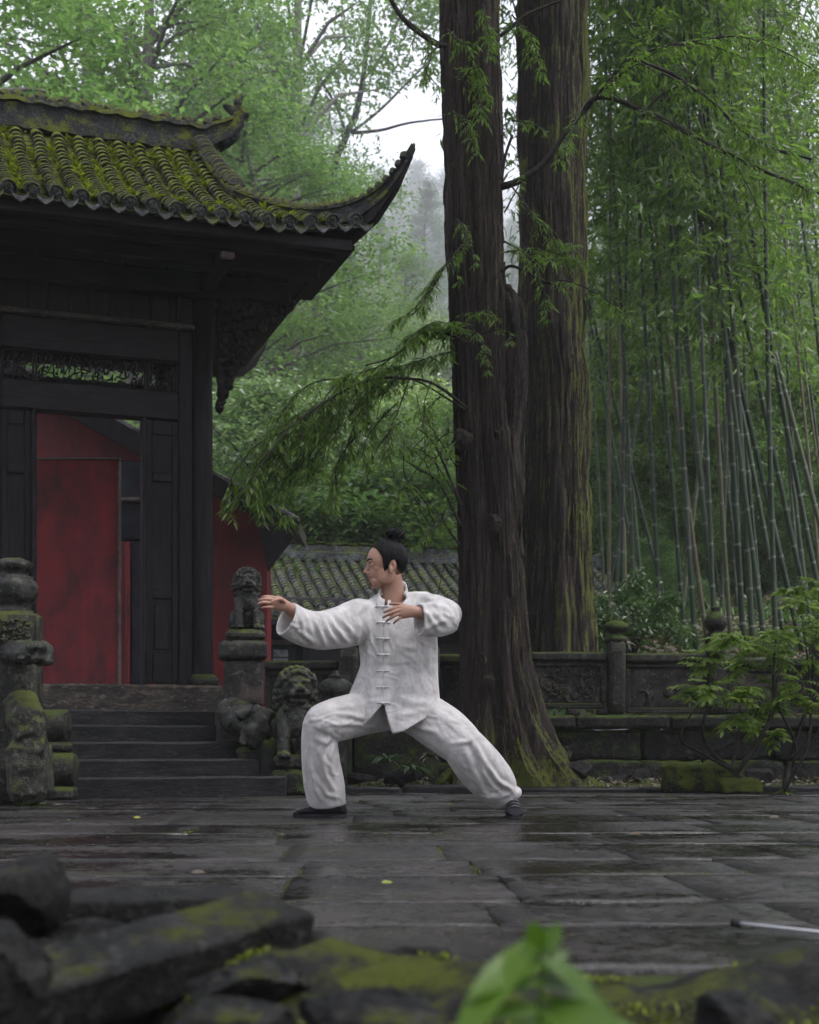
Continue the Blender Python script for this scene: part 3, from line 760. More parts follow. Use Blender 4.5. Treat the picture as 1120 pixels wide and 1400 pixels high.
# moss tufts and small ferns between the tiles
def blade(m, p, d, L, w_, n=None):
    d = Vector(d).normalized(); s = d.cross(Vector((0,0,1)));
    s = s.normalized() if s.length > .05 else Vector((1,0,0))
    m.add([p - s*w_*.3, p + s*w_*.3, p + d*L*.55 + s*w_*.5, p + d*L + Vector((0,0,-L*.2)), p + d*L*.55 - s*w_*.5], [(0,1,2,4), (4,2,3)])
tuft = MB()
for _ in range(4200):
    a, b = rt.choice(moss_pts); a += PITCH*.5*rt.choice((0,1,1)) + rt.uniform(-.04,.04); b += rt.uniform(0,LT)
    dens = mnoise.noise(Vector((a*2.6, b*2.6, 5))) + .10*(b-BE)
    if dens < 0.12 or b > hip_b(a) - .03: continue
    p = T(a, b, roof_z(a, b) + rt.uniform(.0,.03))
    for q in range(rt.randint(2, 5)):
        blade(tuft, p, (rt.uniform(-1,1), rt.uniform(-1,1), rt.uniform(.3,1.2)), rt.uniform(.025,.06), rt.uniform(.012,.022))
for _ in range(44):
    a, b = rt.choice(moss_pts); a += PITCH*.5
    if b > hip_b(a) - .1: continue
    p = T(a, b, roof_z(a, b) + .02)
    for q in range(9):
        ph = rt.uniform(0, 6.28); blade(tuft, p, (math.cos(ph), math.sin(ph), rt.uniform(.3,1)), rt.uniform(.06,.12), rt.uniform(.02,.03))
tag(tuft.build('moss_tufts', M['mosstuft'], gate), kind='stuff')
# main ridge: stepped section with barrel capping, swept up at both ends
def ridge_loft(pts, secs, name, mat, par):
    """pts along the ridge with (half width, height) each; returns part"""
    m = MB(); rs = []
    for i, p in enumerate(pts):
        q = pts[min(i+1, len(pts)-1)] - pts[max(i-1, 0)]; s = Vector((q.y, -q.x, 0)).normalized(); w_, h = secs[i]
        rs.append([p - s*w_, p + s*w_, p + s*w_ + Vector((0,0,h*.35)), p + s*w_*.72 + Vector((0,0,h*.38)), p + s*w_*.72 + Vector((0,0,h*.8)), p + s*w_*.98 + Vector((0,0,h*.83)), p + s*w_*.9 + Vector((0,0,h)), p - s*w_*.9 + Vector((0,0,h)), p - s*w_*.98 + Vector((0,0,h*.83)), p - s*w_*.72 + Vector((0,0,h*.8)), p - s*w_*.72 + Vector((0,0,h*.38)), p - s*w_ + Vector((0,0,h*.35))])
    m.rings(rs); return m.build(name, M[mat], par)
tooth = MB().rings([[(math.cos(R(180-20*k))*q, y, math.sin(R(180-20*k))*q*.9 + .0) for k in range(10)] for q, y in ((.9, -.02), (1, .08), (1, .5), (.9, .6))]).mesh('capping_tile', M['tile'], 40)
def capping(pts, r, step, par, name='capping_tile'):
    """short half barrels laid across the top of a ridge"""
    L = 0; out = []
    for p, q in zip(pts, pts[1:]):
        d = (q-p).length; 
        while L < d: out.append((p + (q-p)*(L/d), (q-p).normalized())); L += step
        L -= d
    for p, d in out:
        xa = Vector((d.y, -d.x, 0)).normalized(); za = xa.cross(d); mw = Matrix((( xa.x, d.x, za.x, p.x), (xa.y, d.y, za.y, p.y), (xa.z, d.z, za.z, p.z), (0,0,0,1))) @ Matrix.Rotation(rt.uniform(-.08,.08), 4, 'Z') @ Matrix.Rotation(.5 + rt.uniform(-.16,.16), 4, 'X') @ Matrix.Translation((0,0,-.02)) @ Matrix.Diagonal((r*rt.uniform(.9,1.1), step, r*rt.uniform(.8,1.15), 1))
        link_mesh(name, tooth, par, mw)
rp_ = []; rs_ = []
for i in range(41):
    a = AC - 1.30 + 2.6*i/40; e = sm(0.85, 1.3, abs(a - AC))
    rp_.append(T(a, BR_, 5.68 + 0.20*e*e + .012*math.sin(i*1.9))); rs_.append((0.13 - .03*e, 0.27 - .09*e))
mr = ridge_loft(rp_, rs_, 'main_ridge', 'ridge', gate)
capping([p + Vector((0,0,s[1]+.005)) for p, s in zip(rp_, rs_)][2:-2], .095, .10, mr)
for sgn in (1, -1):                       # curled dragon-tail ornaments
    o = MB(); c = AC + sgn*1.22
    o.tube([T(c-sgn*.05, BR_, 5.84), T(c+sgn*.07, BR_, 5.93), T(c+sgn*.14, BR_, 6.05), T(c+sgn*.15, BR_, 6.17)], [.10, .085, .07, .05], 10)
    o.tube([T(c+sgn*.15, BR_, 6.14), T(c+sgn*.14, BR_, 6.24), T(c+sgn*.18, BR_, 6.31)], [.05,.045,.022], 8); o.tube([T(c+sgn*.16, BR_, 6.1), T(c+sgn*.21, BR_, 6.13), T(c+sgn*.235, BR_, 6.17)], [.045,.035,.022], 8); o.tube([T(c+sgn*.12, BR_, 6.13), T(c+sgn*.05, BR_, 6.17), T(c+sgn*.02, BR_, 6.20)], [.045,.04,.028], 8);
    o = remesh(o, .014, 2); rough(o, .012, 14); o.build('ridge_ornament', M['ridge'], gate, True)
    # descending ridge on the front and back slope, then the hip ridge out to the corner
    for back in (0, 1):
        fb = (lambda b: b) if not back else (lambda b: 2*BR_ - b)
        pts = []; secs = []
        for i in range(13):
            u = i/12; b = lerp(BR_ - .12, -.36, u); a = AC + sgn*(1.0 + .07*u); pts.append(T(a, fb(b), roof_z(a, b) - .02)); secs.append((.085, .15))
        dr = ridge_loft(pts, secs, 'descending_ridge', 'ridge', gate)
        capping([p + Vector((0,0,.155)) for p in pts], .08, .085, dr)
        pts = []; secs = []
        hp = spline([(0.0, 1.07, -.35, 4.76, .07, .12), (.25, 1.30, -.59, 4.60, .07, .12), (.5, 1.55, -.84, 4.47, .07, .14), (.72, 1.78, -1.06, 4.43, .065, .16), (.86, 2.00, -1.22, 4.55, .055, .13), (.95, 2.15, -1.33, 4.76, .04, .09), (1.0, 2.235, -1.395, 4.955, .022, .045)], 30)
        for u, da, b, z, hw, hh in hp: pts.append(T(AC + sgn*da, fb(b), z)); secs.append((hw, hh))
        hr = ridge_loft(pts, secs, 'hip_ridge', 'ridge', gate)
        capping([p + Vector((0,0,s[1]*.98)) for p, s in zip(pts, secs)][:-2], .07, .075, hr)
        # corner beam under the upswept tip
        m = MB(); rs = []
        for da, b, z0, z1, hw in ((1.1, -.4, 4.25, 4.5, .06), (1.55, -.85, 4.26, 4.44, .06), (1.80, -1.07, 4.28, 4.45, .055), (1.98, -1.21, 4.44, 4.59, .045), (2.12, -1.31, 4.66, 4.8, .03), (2.22, -1.385, 4.9, 5.0, .015)):
            p = T(AC+sgn*da, fb(b), 0); s = (TU*sgn*.7 + TV*(.7 if not back else -.7)).normalized()
            rs.append([p - s*hw + Vector((0,0,z0)), p + s*hw + Vector((0,0,z0)), p + s*hw + Vector((0,0,z1)), p - s*hw + Vector((0,0,z1))])
        m.rings(rs).build('corner_beam', M['wood'], gate)
# ------------------------------------------------------------------ red hall behind the gate
YH = 16.0
hall = thing('red_hall', P(200, 930, YH), 'red gabled hall behind the temple gate with a dark sloping roof edge', 'building')
def hx(px, Y=YH): return (px - CX)/F*Y
def hz(py, Y=YH): return CH + (HY - py)/F*Y
def gz(x): return hz(562 + (CX + x/(YH-.45)*F - 111)*.539, YH-.45) - .05
wl = MB(); o = [(hx(-400), 0.75), (hx(365), 0.75)] + [(x, gz(x)) for x in (hx(365), hx(300), hx(60), hx(-120))] + [(hx(-400), hz(610))]
wl.rings([[(x, YH, z) for x, z in o], [(x, YH+.25, z) for x, z in o]]); wl.build('red_wall', M['red'], hall)
sw = MB().box((hx(365)-.25, YH+.25, .75), (hx(365), YH+.5, hz(722))); sw.build('side_wall', M['red'], hall)
# bargeboard following the gable, deeper at the eave
def verge(px): return hz(562 + (px-111)*.539)
bb = MB(); top = []; bot = []
for px, d in ((-120, .24), (60, .24), (200, .24), (300, .22), (343, .21), (353, .30), (366, .74)):
    top.append((hx(px, YH-.45), verge(px))); bot.append((hx(px, YH-.45), verge(px) - d))
top.append((hx(410, YH-.45), verge(410))); bot.append((hx(404, YH-.45), verge(410)-.14))
rs = [[(x, YH-.5, z) for x, z in (t, b_)] + [(b_[0], YH-.40, b_[1]), (t[0], YH-.40, t[1])] for t, b_ in zip(top, bot)]
bb.rings(rs); bb.build('bargeboard', M['wood'], hall)
rf = MB(); y0, y1 = YH-.40, YH+.55
rs = []
for px in (-120, 60, 200, 300, 410):
    x, z = hx(px, YH-.45), verge(px); rs.append([(x, y0, z), (x, y1, z), (x, y1, z-.14), (x, y0, z-.14)])
rf.rings(rs).build('roof', M['tile'], hall)
et = MB().tube([Vector((hx(px, YH-.45), YH-.46, verge(px)+.03)) for px in range(-100, 412, 8)], .035, 8).mesh('verge_tile', M['cap'])
tm_ = MB().cbox((-.07, -.05, -.02), (.07, .1, .035), .012).mesh('verge_tile', M['fartile'])
for k in range(60):
    px = -110 + 8.8*k
    if px > 408: break
    link_mesh('verge_tile', tm_, hall, Matrix.Translation((hx(px, YH-.45), YH-.45, verge(px)+.012)) @ Matrix.Rotation(R(28), 4, 'Y'))
# slate posts and boards right of the red panel
for a, b_, z0, z1, mt in ((166, 196, hz(745), hz(640), 'slate'), (183, 197, .75, hz(747), 'slate'), (174, 180, .75, hz(747), 'redpanel')):
    MB().cbox((hx(a, 15.7), 15.6, z0), (hx(b_, 15.7), 15.75, z1), .015).build('post' if mt == 'slate' else 'board', M[mt], hall)
MB().cbox((hx(165,15.6), 15.5, hz(687,15.6)), (hx(197,15.6), 15.59, hz(682,15.6)), .01).build('rail', M['edge'], hall)
# red screen in the doorway
YS = 14.2
sc_ = thing('red_screen', P(105, 935, YS), 'bright red lacquered screen panel with a pale thin border, standing inside the gateway', 'screen')
x0, x1, z0, z1 = hx(-40, YS), hx(161, YS), ZT-.01, hz(629, YS)
nb = 1
for k in range(nb):
    MB().cbox((lerp(x0, x1, k/nb)+.0015, YS, z0), (lerp(x0, x1, (k+1)/nb)-.0015, YS+.04, z1), .004).build('board', M['redpanel'], sc_)
MB().cbox((x0, YS-.02, z1+.001), (x1+.03, YS+.06, z1+.022), .006).build('top_trim', M['edge'], sc_)
MB().cbox((x1+.002, YS-.02, z0), (x1+.024, YS+.06, z1-.001), .006).build('side_trim', M['edge'], sc_)

# ------------------------------------------------------------------ long grey-tiled hall behind the man
PHI = R(13); LO = P(368, 842, 19.2); LU = Vector((math.cos(PHI), math.sin(PHI), 0)); LV = Vector((-math.sin(PHI), math.cos(PHI), 0))
LM = Matrix.Translation((LO.x, LO.y, 0)) @ Matrix.Rotation(PHI, 4, 'Z')
ze = LO.z; 
lh = thing('tiled_hall', (LO.x + 1.5, LO.y + 1.5, 0.8), 'low hall with weathered grey tiled roof and mossy ridge behind the man', 'building')
DB = 3.0; zr = ze + 1.22
def lroof(b): t = b/DB; return ze + (zr-ze)*(.75*t + .25*t*t)
dk = MB(); dk.rings([[LM @ Vector((a, b, lroof(b)-.03)) for a in (-1.2, 6.0)] + [LM @ Vector((a, b, lroof(b)-.10)) for a in (6.0, -1.2)] for b in [DB*i/8 for i in range(9)]]); dk.build('roof_deck', M['fartile'], lh)
dk = MB(); dk.rings([[LM @ Vector((a, b, lroof(2*DB-b)-.03)) for a in (-1.2, 6.0)] + [LM @ Vector((a, b, lroof(2*DB-b)-.10)) for a in (6.0, -1.2)] for b in [DB + DB*i/4 for i in range(5)]]); dk.build('roof_deck', M['fartile'], lh)
def tile_row(seed):
    r = random.Random(seed); m = MB(); n = 22; rs = []
    for k in range(n):
        b = DB*k/n - .02; z = lroof(max(b,0)); db = DB/n*1.02; z2 = lroof(b+db); w_ = .062 + r.uniform(-.004,.004); ox = r.uniform(-.006,.006)
        rows = [[(ox + w_*q*math.cos(R(180-36*i)), y, zz + w_*q*math.sin(R(180-36*i))) for i in range(6)] for y, zz, q in ((b, z+.012, 1.05), (b+db, z2+.002, .88))]
        m.rings(rows, False, False); m.add([rows[0][i] for i in range(6)], [(0,1,2,3,4,5)])
    return m.mesh('tile_row', M['fartile'], 40)
trs = [tile_row(k) for k in range(4)]
for k in range(40):
    a = -1.15 + .178*k
    link_mesh('tile_row', trs[k % 4], lh, LM @ Matrix.Translation((a, 0, 0)))
rr = MB(); rs = []
for i in range(30):
    a = -1.2 + 7.2*i/29; z = zr - .03 + .006*math.sin(i*2.2)
    rs.append([LM @ Vector(p) for p in ((a, DB-.12, z), (a, DB+.12, z), (a, DB+.12, z+.12), (a, DB+.07, z+.14), (a, DB+.07, z+.24), (a, DB-.07, z+.24), (a, DB-.07, z+.14), (a, DB-.12, z+.12))])
rg_ = rr.rings(rs).build('ridge', M['fartile'], lh)
rcm = MB().cbox((-.09, -.09, 0), (.085, .09, .045), .015).mesh('ridge_tile', M['mossblock'])
for k in range(40): link_mesh('ridge_tile', rcm, lh, LM @ Matrix.Translation((-1.15+.18*k, DB, zr+.215+ .01*math.sin(k*3))))
def lbox(n, lo, hi, mat, c=.01, par=None): return MB().cbox(lo, hi, c, LM).build(n, M[mat], par or lh)
lbox('wall', (-1.0, .75, .7), (5.9, .95, ze+.35), 'farwall')
lbox('eave_fascia', (-1.2, -.02, ze-.13), (6, .03, ze-.035), 'slate')
lbox('beam', (-1.0, .62, ze-.28), (5.9, .745, ze-.1), 'slate')
for a in (-.55, .55, 1.75, 3.0, 4.2): lbox('post', (a, .60, .7), (a+.13, .735, ze-.282), 'slate')
win = lbox('window', (.05, .70, 1.05), (.50, .745, ze-.30), 'slate', .008)
lbox('pane', (.14, .685, 1.36), (.36, .698, 1.62), 'glass', .004, win)
lbox('pane', (.15, .685, 1.64), (.36, .698, 1.74), 'glass', .004, win)
lbox('sill_board', (-.45, .5, ze-.36), (.5, .59, ze-.29), 'edge', .006)
# ------------------------------------------------------------------ two old trunks
def big_trunk(name, Y, keys, lobes, roots, label, mat, n=150, rings=170, seed=1, moss_z=0.0):
    """keys: (py, centre px, half width px); lobes: (dx, dy, r) circles relative to the half width; roots: (angle deg, reach m, sharpness)"""
    p0 = P(keys[0][1], keys[0][0], Y); base = Vector((p0.x, Y, 0)); z0 = p0.z; z1 = P(0, keys[-1][0], Y).z
    kx = [(CH + (HY-py)/F*Y, (cx-CX)/F*Y) for py, cx, hw in keys]; kr = [(CH + (HY-py)/F*Y, hw/F*Y) for py, cx, hw in keys]
    m = MB(); rs = []
    for i in range(rings):
        t = i/(rings-1); z = z0 + (z1-z0)*(t**1.25)
        cx = interp(kx, z); r0 = interp(kr, z); ring = []
        for j in range(n):
            th = 2*math.pi*j/n; c, s = math.cos(th), math.sin(th); best = 0
            for dx, dy, rr in lobes(z):
                pr = c*dx + s*dy; disc = rr*rr - (dx*dx + dy*dy - pr*pr)
                if disc > 0: best = max(best, pr + math.sqrt(disc))
            r = max(best, .3) * r0
            for ang, reach, k in roots:
                d = math.cos(th - R(ang)); 
                if d > 0: r += reach * d**k * math.exp(-max(z, 0)/.30)
            q = Vector((c*2.0, s*2.0, z*.22 + seed*10))
            g1 = mnoise.noise(Vector((c*5.5 + .5*math.sin(z*1.3), s*5.5, z*.65 + seed*7))); g2 = mnoise.noise(Vector((c*13, s*13, z*1.1 + seed*3)))
            g3 = mnoise.noise(Vector((c*9, s*9, z*7 + seed*3)))
            g4 = mnoise.noise(Vector((c*2.6, s*2.6, z*1.6 + seed*5))); g5 = mnoise.noise(Vector((c*4.5, s*4.5, z*3.0 + seed*9)))
            r *= 1 + .10*mnoise.noise(q) + .10*g4 + .05*g5 + .18*(min(abs(g1)*2.2, .6) - .35) + .11*(min(abs(g2)*2.2, .55)-.3) + .04*g3
            ring.append((cx + r*c, Y + r*s, z))
        rs.append(ring)
    m.rings(rs)
    root = thing(name, base, label, 'tree')
    m.build('trunk', M[mat], root, True)
    st_ = MB(); rq = random.Random(seed*17)                 # loose fibrous strips of bark standing off the trunk
    for _ in range(420):
        i0 = rq.randrange(4, rings-30); ln = rq.randint(4, 22); jj = rq.randrange(n); wd = rq.uniform(.006, .018); lift = rq.uniform(.002, .012); rows_ = []
        for i in range(i0, i0+ln, 2):
            t = (i-i0)/ln; p = Vector(rs[i][(jj + (1 if rq.random() < .12 else 0)) % n]); c_ = Vector((interp(kx, p.z), Y, p.z)); o_ = (p-c_).normalized(); s_ = Vector((-o_.y, o_.x, 0))
            q_ = p + o_*(lift + (.02*max(0, t-.75) if ln > 10 else 0)); w2 = wd*(.4 + .6*math.sin(math.pi*min(1, .15+t)))
            rows_.append([q_ - s_*w2 - o_*.012, q_ - s_*w2*.6, q_ + s_*w2*.6, q_ + s_*w2 - o_*.012])
        if len(rows_) > 1: st_.rings(rows_, False, False)
    tag(st_.build('bark_strips', M[mat], root), kind='stuff')
    return root
def lob1(z):
    t = sm(0, 3.0, z)
    return [(-.42, -.05, .60), (.40, -.22, .56), (.1, .35, .72), (lerp(.7,.55,t), .1, lerp(.55,.42,t))]
front = big_trunk('old_cedar', 11.6, [(1086, 690, 60), (1030, 684, 52), (960, 677, 48), (900, 673, 43), (800, 671, 41), (700, 667, 39), (600, 661, 36), (500, 656, 35), (300, 649, 37), (100, 645, 38.5), (0, 643, 39), (-400, 630, 37)], lob1,
                  [(-8, .33, 60), (-34, .27, 60), (-60, .2, 36), (-90, .13, 30), (-118, .10, 26), (-150, .13, 30), (25, .4, 40), (190, .10, 20), (-20, .12, 8)],
                  'massive old tree with fluted reddish bark and spreading mossy roots, right behind the man', 'bark', 170, 190, 1)
# broken stem grown into its right side
bs = MB(); pts = []; rad = []
for py, px, r in ((760, 704, 13), (700, 703, 14), (620, 702, 15), (540, 702, 15), (470, 701, 15), (425, 698, 14), (404, 694, 9), (396, 690, 3)):
    p = P(px, py, 11.62); pts.append(p); rad.append(r/F*11.6)
bs.tube([Vector(q[:3]) for q in spline([tuple(p) for p in pts], 60)], [float(q[0]) for q in spline([(r,) for r in rad], 60)], 40)
for k in range(14):
    p = P(690 + rnd.uniform(0, 20), 425 + rnd.uniform(-5, 30), 11.6 + rnd.uniform(-.12, .1)); bs.tube([p - Vector((0,0,.15)), p + Vector((rnd.uniform(-.02,.02), 0, rnd.uniform(.05,.14)))], [.03, .004], 6)
rough(bs, .05, 7, 0, 2, .25); rough(bs, .02, 22, 0, 3, .3); bs.build('broken_stem', M['bark'], front, True)
for px, py, r in ((668, 935, .05), (676, 715, .04), (632, 600, .06), (660, 900, .03), (800-120, 590, .035)):
    b = MB(); c = P(px, py, 11.6-.26); b.ell(c + Vector((0, r*.45, 0)), (r*1.2, r*.7, r*1.6), None, 20, 13); rough(b, .035, 12); rough(b, .012, 40); b.build('burl', M['bark'], front, True)
def lob2(z): return [(-.35, 0, .68), (.42, .05, .62), (.05, -.3, .72), (.05, .35, .7)]
back = big_trunk('tall_cedar', 14.0, [(905, 765, 50), (800, 762, 46), (700, 760, 45), (560, 760, 43), (520, 761, 43), (480, 758, 41), (300, 755, 42), (0, 755.5, 44), (-500, 757, 44)], lob2, [(10, .10, 6), (200, .08, 6)],
                 'straight old tree with moss down its right edge, rising behind the carved stone wall', 'bark2', 150, 170, 3)
# limbs
def limb(px_pts, Y, r0, r1, par, name='branch', n=26, dy=0.0, mat='twig'):
    pts = spline([(*P(x, y, Y + dy*i/max(1, len(px_pts)-1)),) for i, (x, y) in enumerate(px_pts)], n)
    pts = [Vector(p) + .01*mnoise.noise_vector(Vector(p)*5) for p in pts]
    m = MB().tube(pts, [lerp(r0, r1, (i/(n-1))**.8)/F*Y for i in range(n)], 8)
    m.build(name, M[mat], par, True); return pts
limb([(684, 256), (715, 244), (745, 222), (775, 180), (800, 150), (826, 118), (856, 86), (890, 68), (940, 58)], 11.5, 5.5, 1.8, front, dy=-.2)
limb([(796, 148), (820, 132), (862, 144), (910, 165), (960, 192), (1030, 228), (1090, 252), (1150, 275)], 11.4, 4, 2, front, dy=-.5)
limb([(866, 82), (910, 98), (960, 128), (1010, 175), (1060, 205), (1110, 218)], 11.3, 3.2, 1.5, front, dy=-.3)
limb([(880, 158), (895, 138), (915, 124), (935, 118)], 11.3, 2.5, 1, front)
limb([(620, 64), (600, 62), (575, 46), (548, 22), (530, -10)], 11.5, 5, 3, front)
limb([(684, 48), (720, 20), (750, 8), (770, 0)], 11.4, 3, 1.5, front)
limb([(700, 365-180), (690, 215), (685, 245)], 11.4, 2, 2, front)
limb([(686, 372), (700, 364), (720, 372), (745, 386), (770, 388)], 11.35, 2.5, 1.5, front)
limb([(634, 345), (610, 362), (590, 395), (570, 425), (545, 436)], 11.3, 2.5, .8, front, dy=-.3)
mainb = limb([(640, 560), (600, 528), (560, 517), (500, 522), (440, 552), (395, 586), (345, 652), (308, 700)], 11.4, 2.4, .7, front, dy=-1.0)
limb([(640, 470), (610, 456), (575, 462), (535, 490), (500, 500)], 11.4, 3, 1, front, dy=-.5)
limb([(630, 720), (600, 660), (570, 640), (545, 620)], 11.4, 2, .8, front, dy=-.3)
limb([(630, 690), (596, 612), (570, 585)], 11.4, 2.2, .8, front)
limb([(628, 745), (585, 690), (555, 650), (552, 600)], 11.5, 1.8, .7, front)
for k in range(14):
    x0 = rnd.uniform(590, 628); y0 = rnd.uniform(560, 780); limb([(x0, y0), (x0 - rnd.uniform(5,25), y0 - rnd.uniform(-30,40)), (x0 - rnd.uniform(20, 60), y0 - rnd.uniform(-50,70))], 11.5, 1.1, .5, front, 'twig', 8)
# feathery hanging sprays of narrow leaves
def spray(m, tw, px_pts, Y, dens, leaf=17, spread=26, droop=.7, dy=0, seed=0):
    r = random.Random(seed); L = leaf/F*Y
    pts = [Vector(p) for p in spline([(*P(x, y, Y + dy*i/max(1, len(px_pts)-1)),) for i, (x, y) in enumerate(px_pts)], 24)]
    tw.tube(pts, [lerp(.008, .003, i/23) for i in range(24)], 4)
    tot = sum((a-b).length for a, b in zip(pts, pts[1:])); ns = int(dens * tot / .06)
    for k in range(ns):
        u = r.uniform(.04, 1.0); i = min(22, int(u*23)); p = pts[i].lerp(pts[i+1], u*23 - i); d = (pts[i+1]-pts[i]).normalized()
        side = Vector((r.uniform(-1,1), r.uniform(-1,1), r.uniform(-.5,.35))); side = (side + d*.5).normalized()
        l2 = spread/F*Y * r.uniform(.4, 1.25) * (1.1 - .5*u)
        q = [p]
        for s in range(5): side = (side + Vector((0,0,-droop*.17))).normalized(); q.append(q[-1] + side*l2/5)
        tw.tube([q[0], q[2], q[5]], [.0026, .002, .0012], 3, False)
        nl = r.randint(5, 8)
        for s in range(nl):
            v = (s+.6)/nl*5; ii = min(4, int(v)); pp = q[ii].lerp(q[ii+1], v-ii); dd = (q[ii+1]-q[ii]).normalized()
            lat = dd.cross(Vector((0,0,1))); lat = lat.normalized() if lat.length > .1 else Vector((1,0,0))
            ld = (lat*(1 if s % 2 else -1)*.8 + dd*.75 + Vector((0,0,r.uniform(-.55,.1)))).normalized() if s < nl-1 else dd
            ll = L*r.uniform(.6, 1.15); w_ = ll*.10; n_ = ld.cross(Vector((r.uniform(-.5,.5), r.uniform(-.5,.5), 1))); n_ = n_.normalized()*w_
            m.add([pp, pp + ld*ll*.4 + n_, pp + ld*ll + Vector((0,0,-.12*ll)), pp + ld*ll*.4 - n_], [(0,1,2,3)])
sp = MB(); tw = MB()
SPR = [  # px polyline, density
 ([(636, 560), (560, 517), (500, 522), (440, 552), (395, 586), (345, 652), (308, 700)], 1.5, 44, 30),
 ([(470, 530), (430, 580), (400, 650), (385, 720)], 2.6, 28, 26), ([(430, 555), (385, 610), (360, 660), (350, 690)], 2.0, 26, 24), ([(395, 586), (350, 610), (318, 650), (306, 690)], 1.6, 22, 22),
 ([(520, 520), (490, 570), (465, 640), (452, 700)], 2.2, 26, 24), ([(560, 517), (545, 560), (530, 600), (540, 655)], 1.6, 24, 20), ([(500, 522), (440, 520), (400, 545), (365, 600)], 2.0, 24, 22),
 ([(640, 470), (600, 450), (560, 470), (520, 500), (470, 515)], 2.2, 36, 30), ([(640, 455), (600, 440), (570, 455), (540, 478)], 3.4, 24, 28), ([(620, 480), (585, 490), (550, 500), (520, 506)], 3.0, 22, 26),
 ([(634, 345), (606, 365), (588, 395), (560, 428), (536, 440)], 3.0, 20, 18), ([(600, 370), (585, 400), (578, 425)], 2.4, 16, 16),
 ([(630, 690), (600, 640), (575, 615), (548, 612)], 2.4, 22, 20), ([(628, 745), (590, 690), (560, 660), (540, 690)], 2.2, 22, 18), ([(625, 640), (600, 600), (580, 560), (590, 520)], 1.8, 22, 20), ([(620, 700), (590, 725), (570, 745)], 1.6, 18, 18),
 ([(640, 430), (665, 425), (680, 440)], 2.0, 16, 14), ([(640, 330), (620, 350), (628, 385)], 1.6, 14, 14), ([(630, 120), (650, 90), (670, 130)], 2.2, 22, 20), ([(640, 60), (665, 50), (690, 70)], 1.6, 18, 18),
 ([(690, 345), (730, 340), (770, 350), (800, 362)], 3.4, 26, 16), ([(700, 165), (725, 168), (750, 180)], 2.0, 18, 14), ([(690, 290), (705, 262), (715, 240)], 1.6, 14, 12), ([(745, 386), (780, 385), (830, 410), (860, 440)], 1.8, 20, 16),
 ([(640, 460), (690, 450), (700, 470)], 1.2, 14, 12), ([(600, 62), (580, 90), (600, 120)], 1.4, 18, 16), ([(560, 30), (590, 60), (580, 110)], 1.2, 20, 18),
 ([(826, 118), (900, 70), (960, 60), (1020, 80)], 2.6, 34, 22), ([(862, 144), (960, 192), (1060, 240), (1130, 270)], 2.2, 30, 22), ([(866, 82), (960, 128), (1030, 190), (1100, 215)], 2.4, 34, 22), ([(810, 140), (840, 100), (880, 50), (900, 10)], 2.0, 34, 20),
 ([(940, 58), (1010, 50), (1070, 70), (1120, 100)], 2.4, 40, 22), ([(900, 165), (930, 215), (950, 260)], 1.8, 26, 18), ([(1000, 215), (1030, 270), (1050, 330)], 1.8, 26, 18)]
SPR += [([(612, 40), (640, 70), (655, 120), (660, 160)], 1.8, 26, 20), ([(618, 150), (640, 170), (650, 210)], 1.6, 22, 18), ([(690, 330), (720, 350), (745, 400), (750, 440)], 1.8, 24, 18), ([(700, 255), (735, 300), (765, 330), (790, 335)], 1.8, 24, 18),
 ([(790, 345), (760, 355), (730, 350)], 1.8, 20, 16), ([(700, 20), (730, 60), (745, 110)], 1.6, 24, 18), ([(640, 440), (660, 470), (668, 510)], 1.6, 18, 16), ([(800, 140), (780, 180), (765, 220)], 1.6, 22, 18), ([(660, 5), (668, 40), (672, 80)], 1.6, 22, 18), ([(626, 300), (640, 320), (650, 360)], 1.4, 18, 16)]
rs_p = random.Random(61)
for k in range(26):
    t = rs_p.random(); x0 = lerp(615, 385, t); y0 = interp([(320, 670), (395, 586), (440, 552), (500, 522), (560, 517), (610, 540)], x0) + rs_p.uniform(-25, 60); L = rs_p.uniform(40, 120)
    SPR.append(([(x0, y0), (x0 - L*.25, y0 + L*.25), (x0 - L*.5, y0 + L*.6), (x0 - L*.6, y0 + L)], rs_p.uniform(1.2, 2.2), 26, 22))
for k, (pp, de, spd, lf) in enumerate(SPR): spray(sp, tw, pp, 11.35 if pp[0][0] < 780 else 11.2, de*1.0, lf*.62, spd, .75, -.5 if pp[0][0] < 780 else -.7, k)
sp.build('foliage', M['spray'], front); tw.build('small_twigs', M['twig'], front)
print('spray tris', len(sp.f)*2)

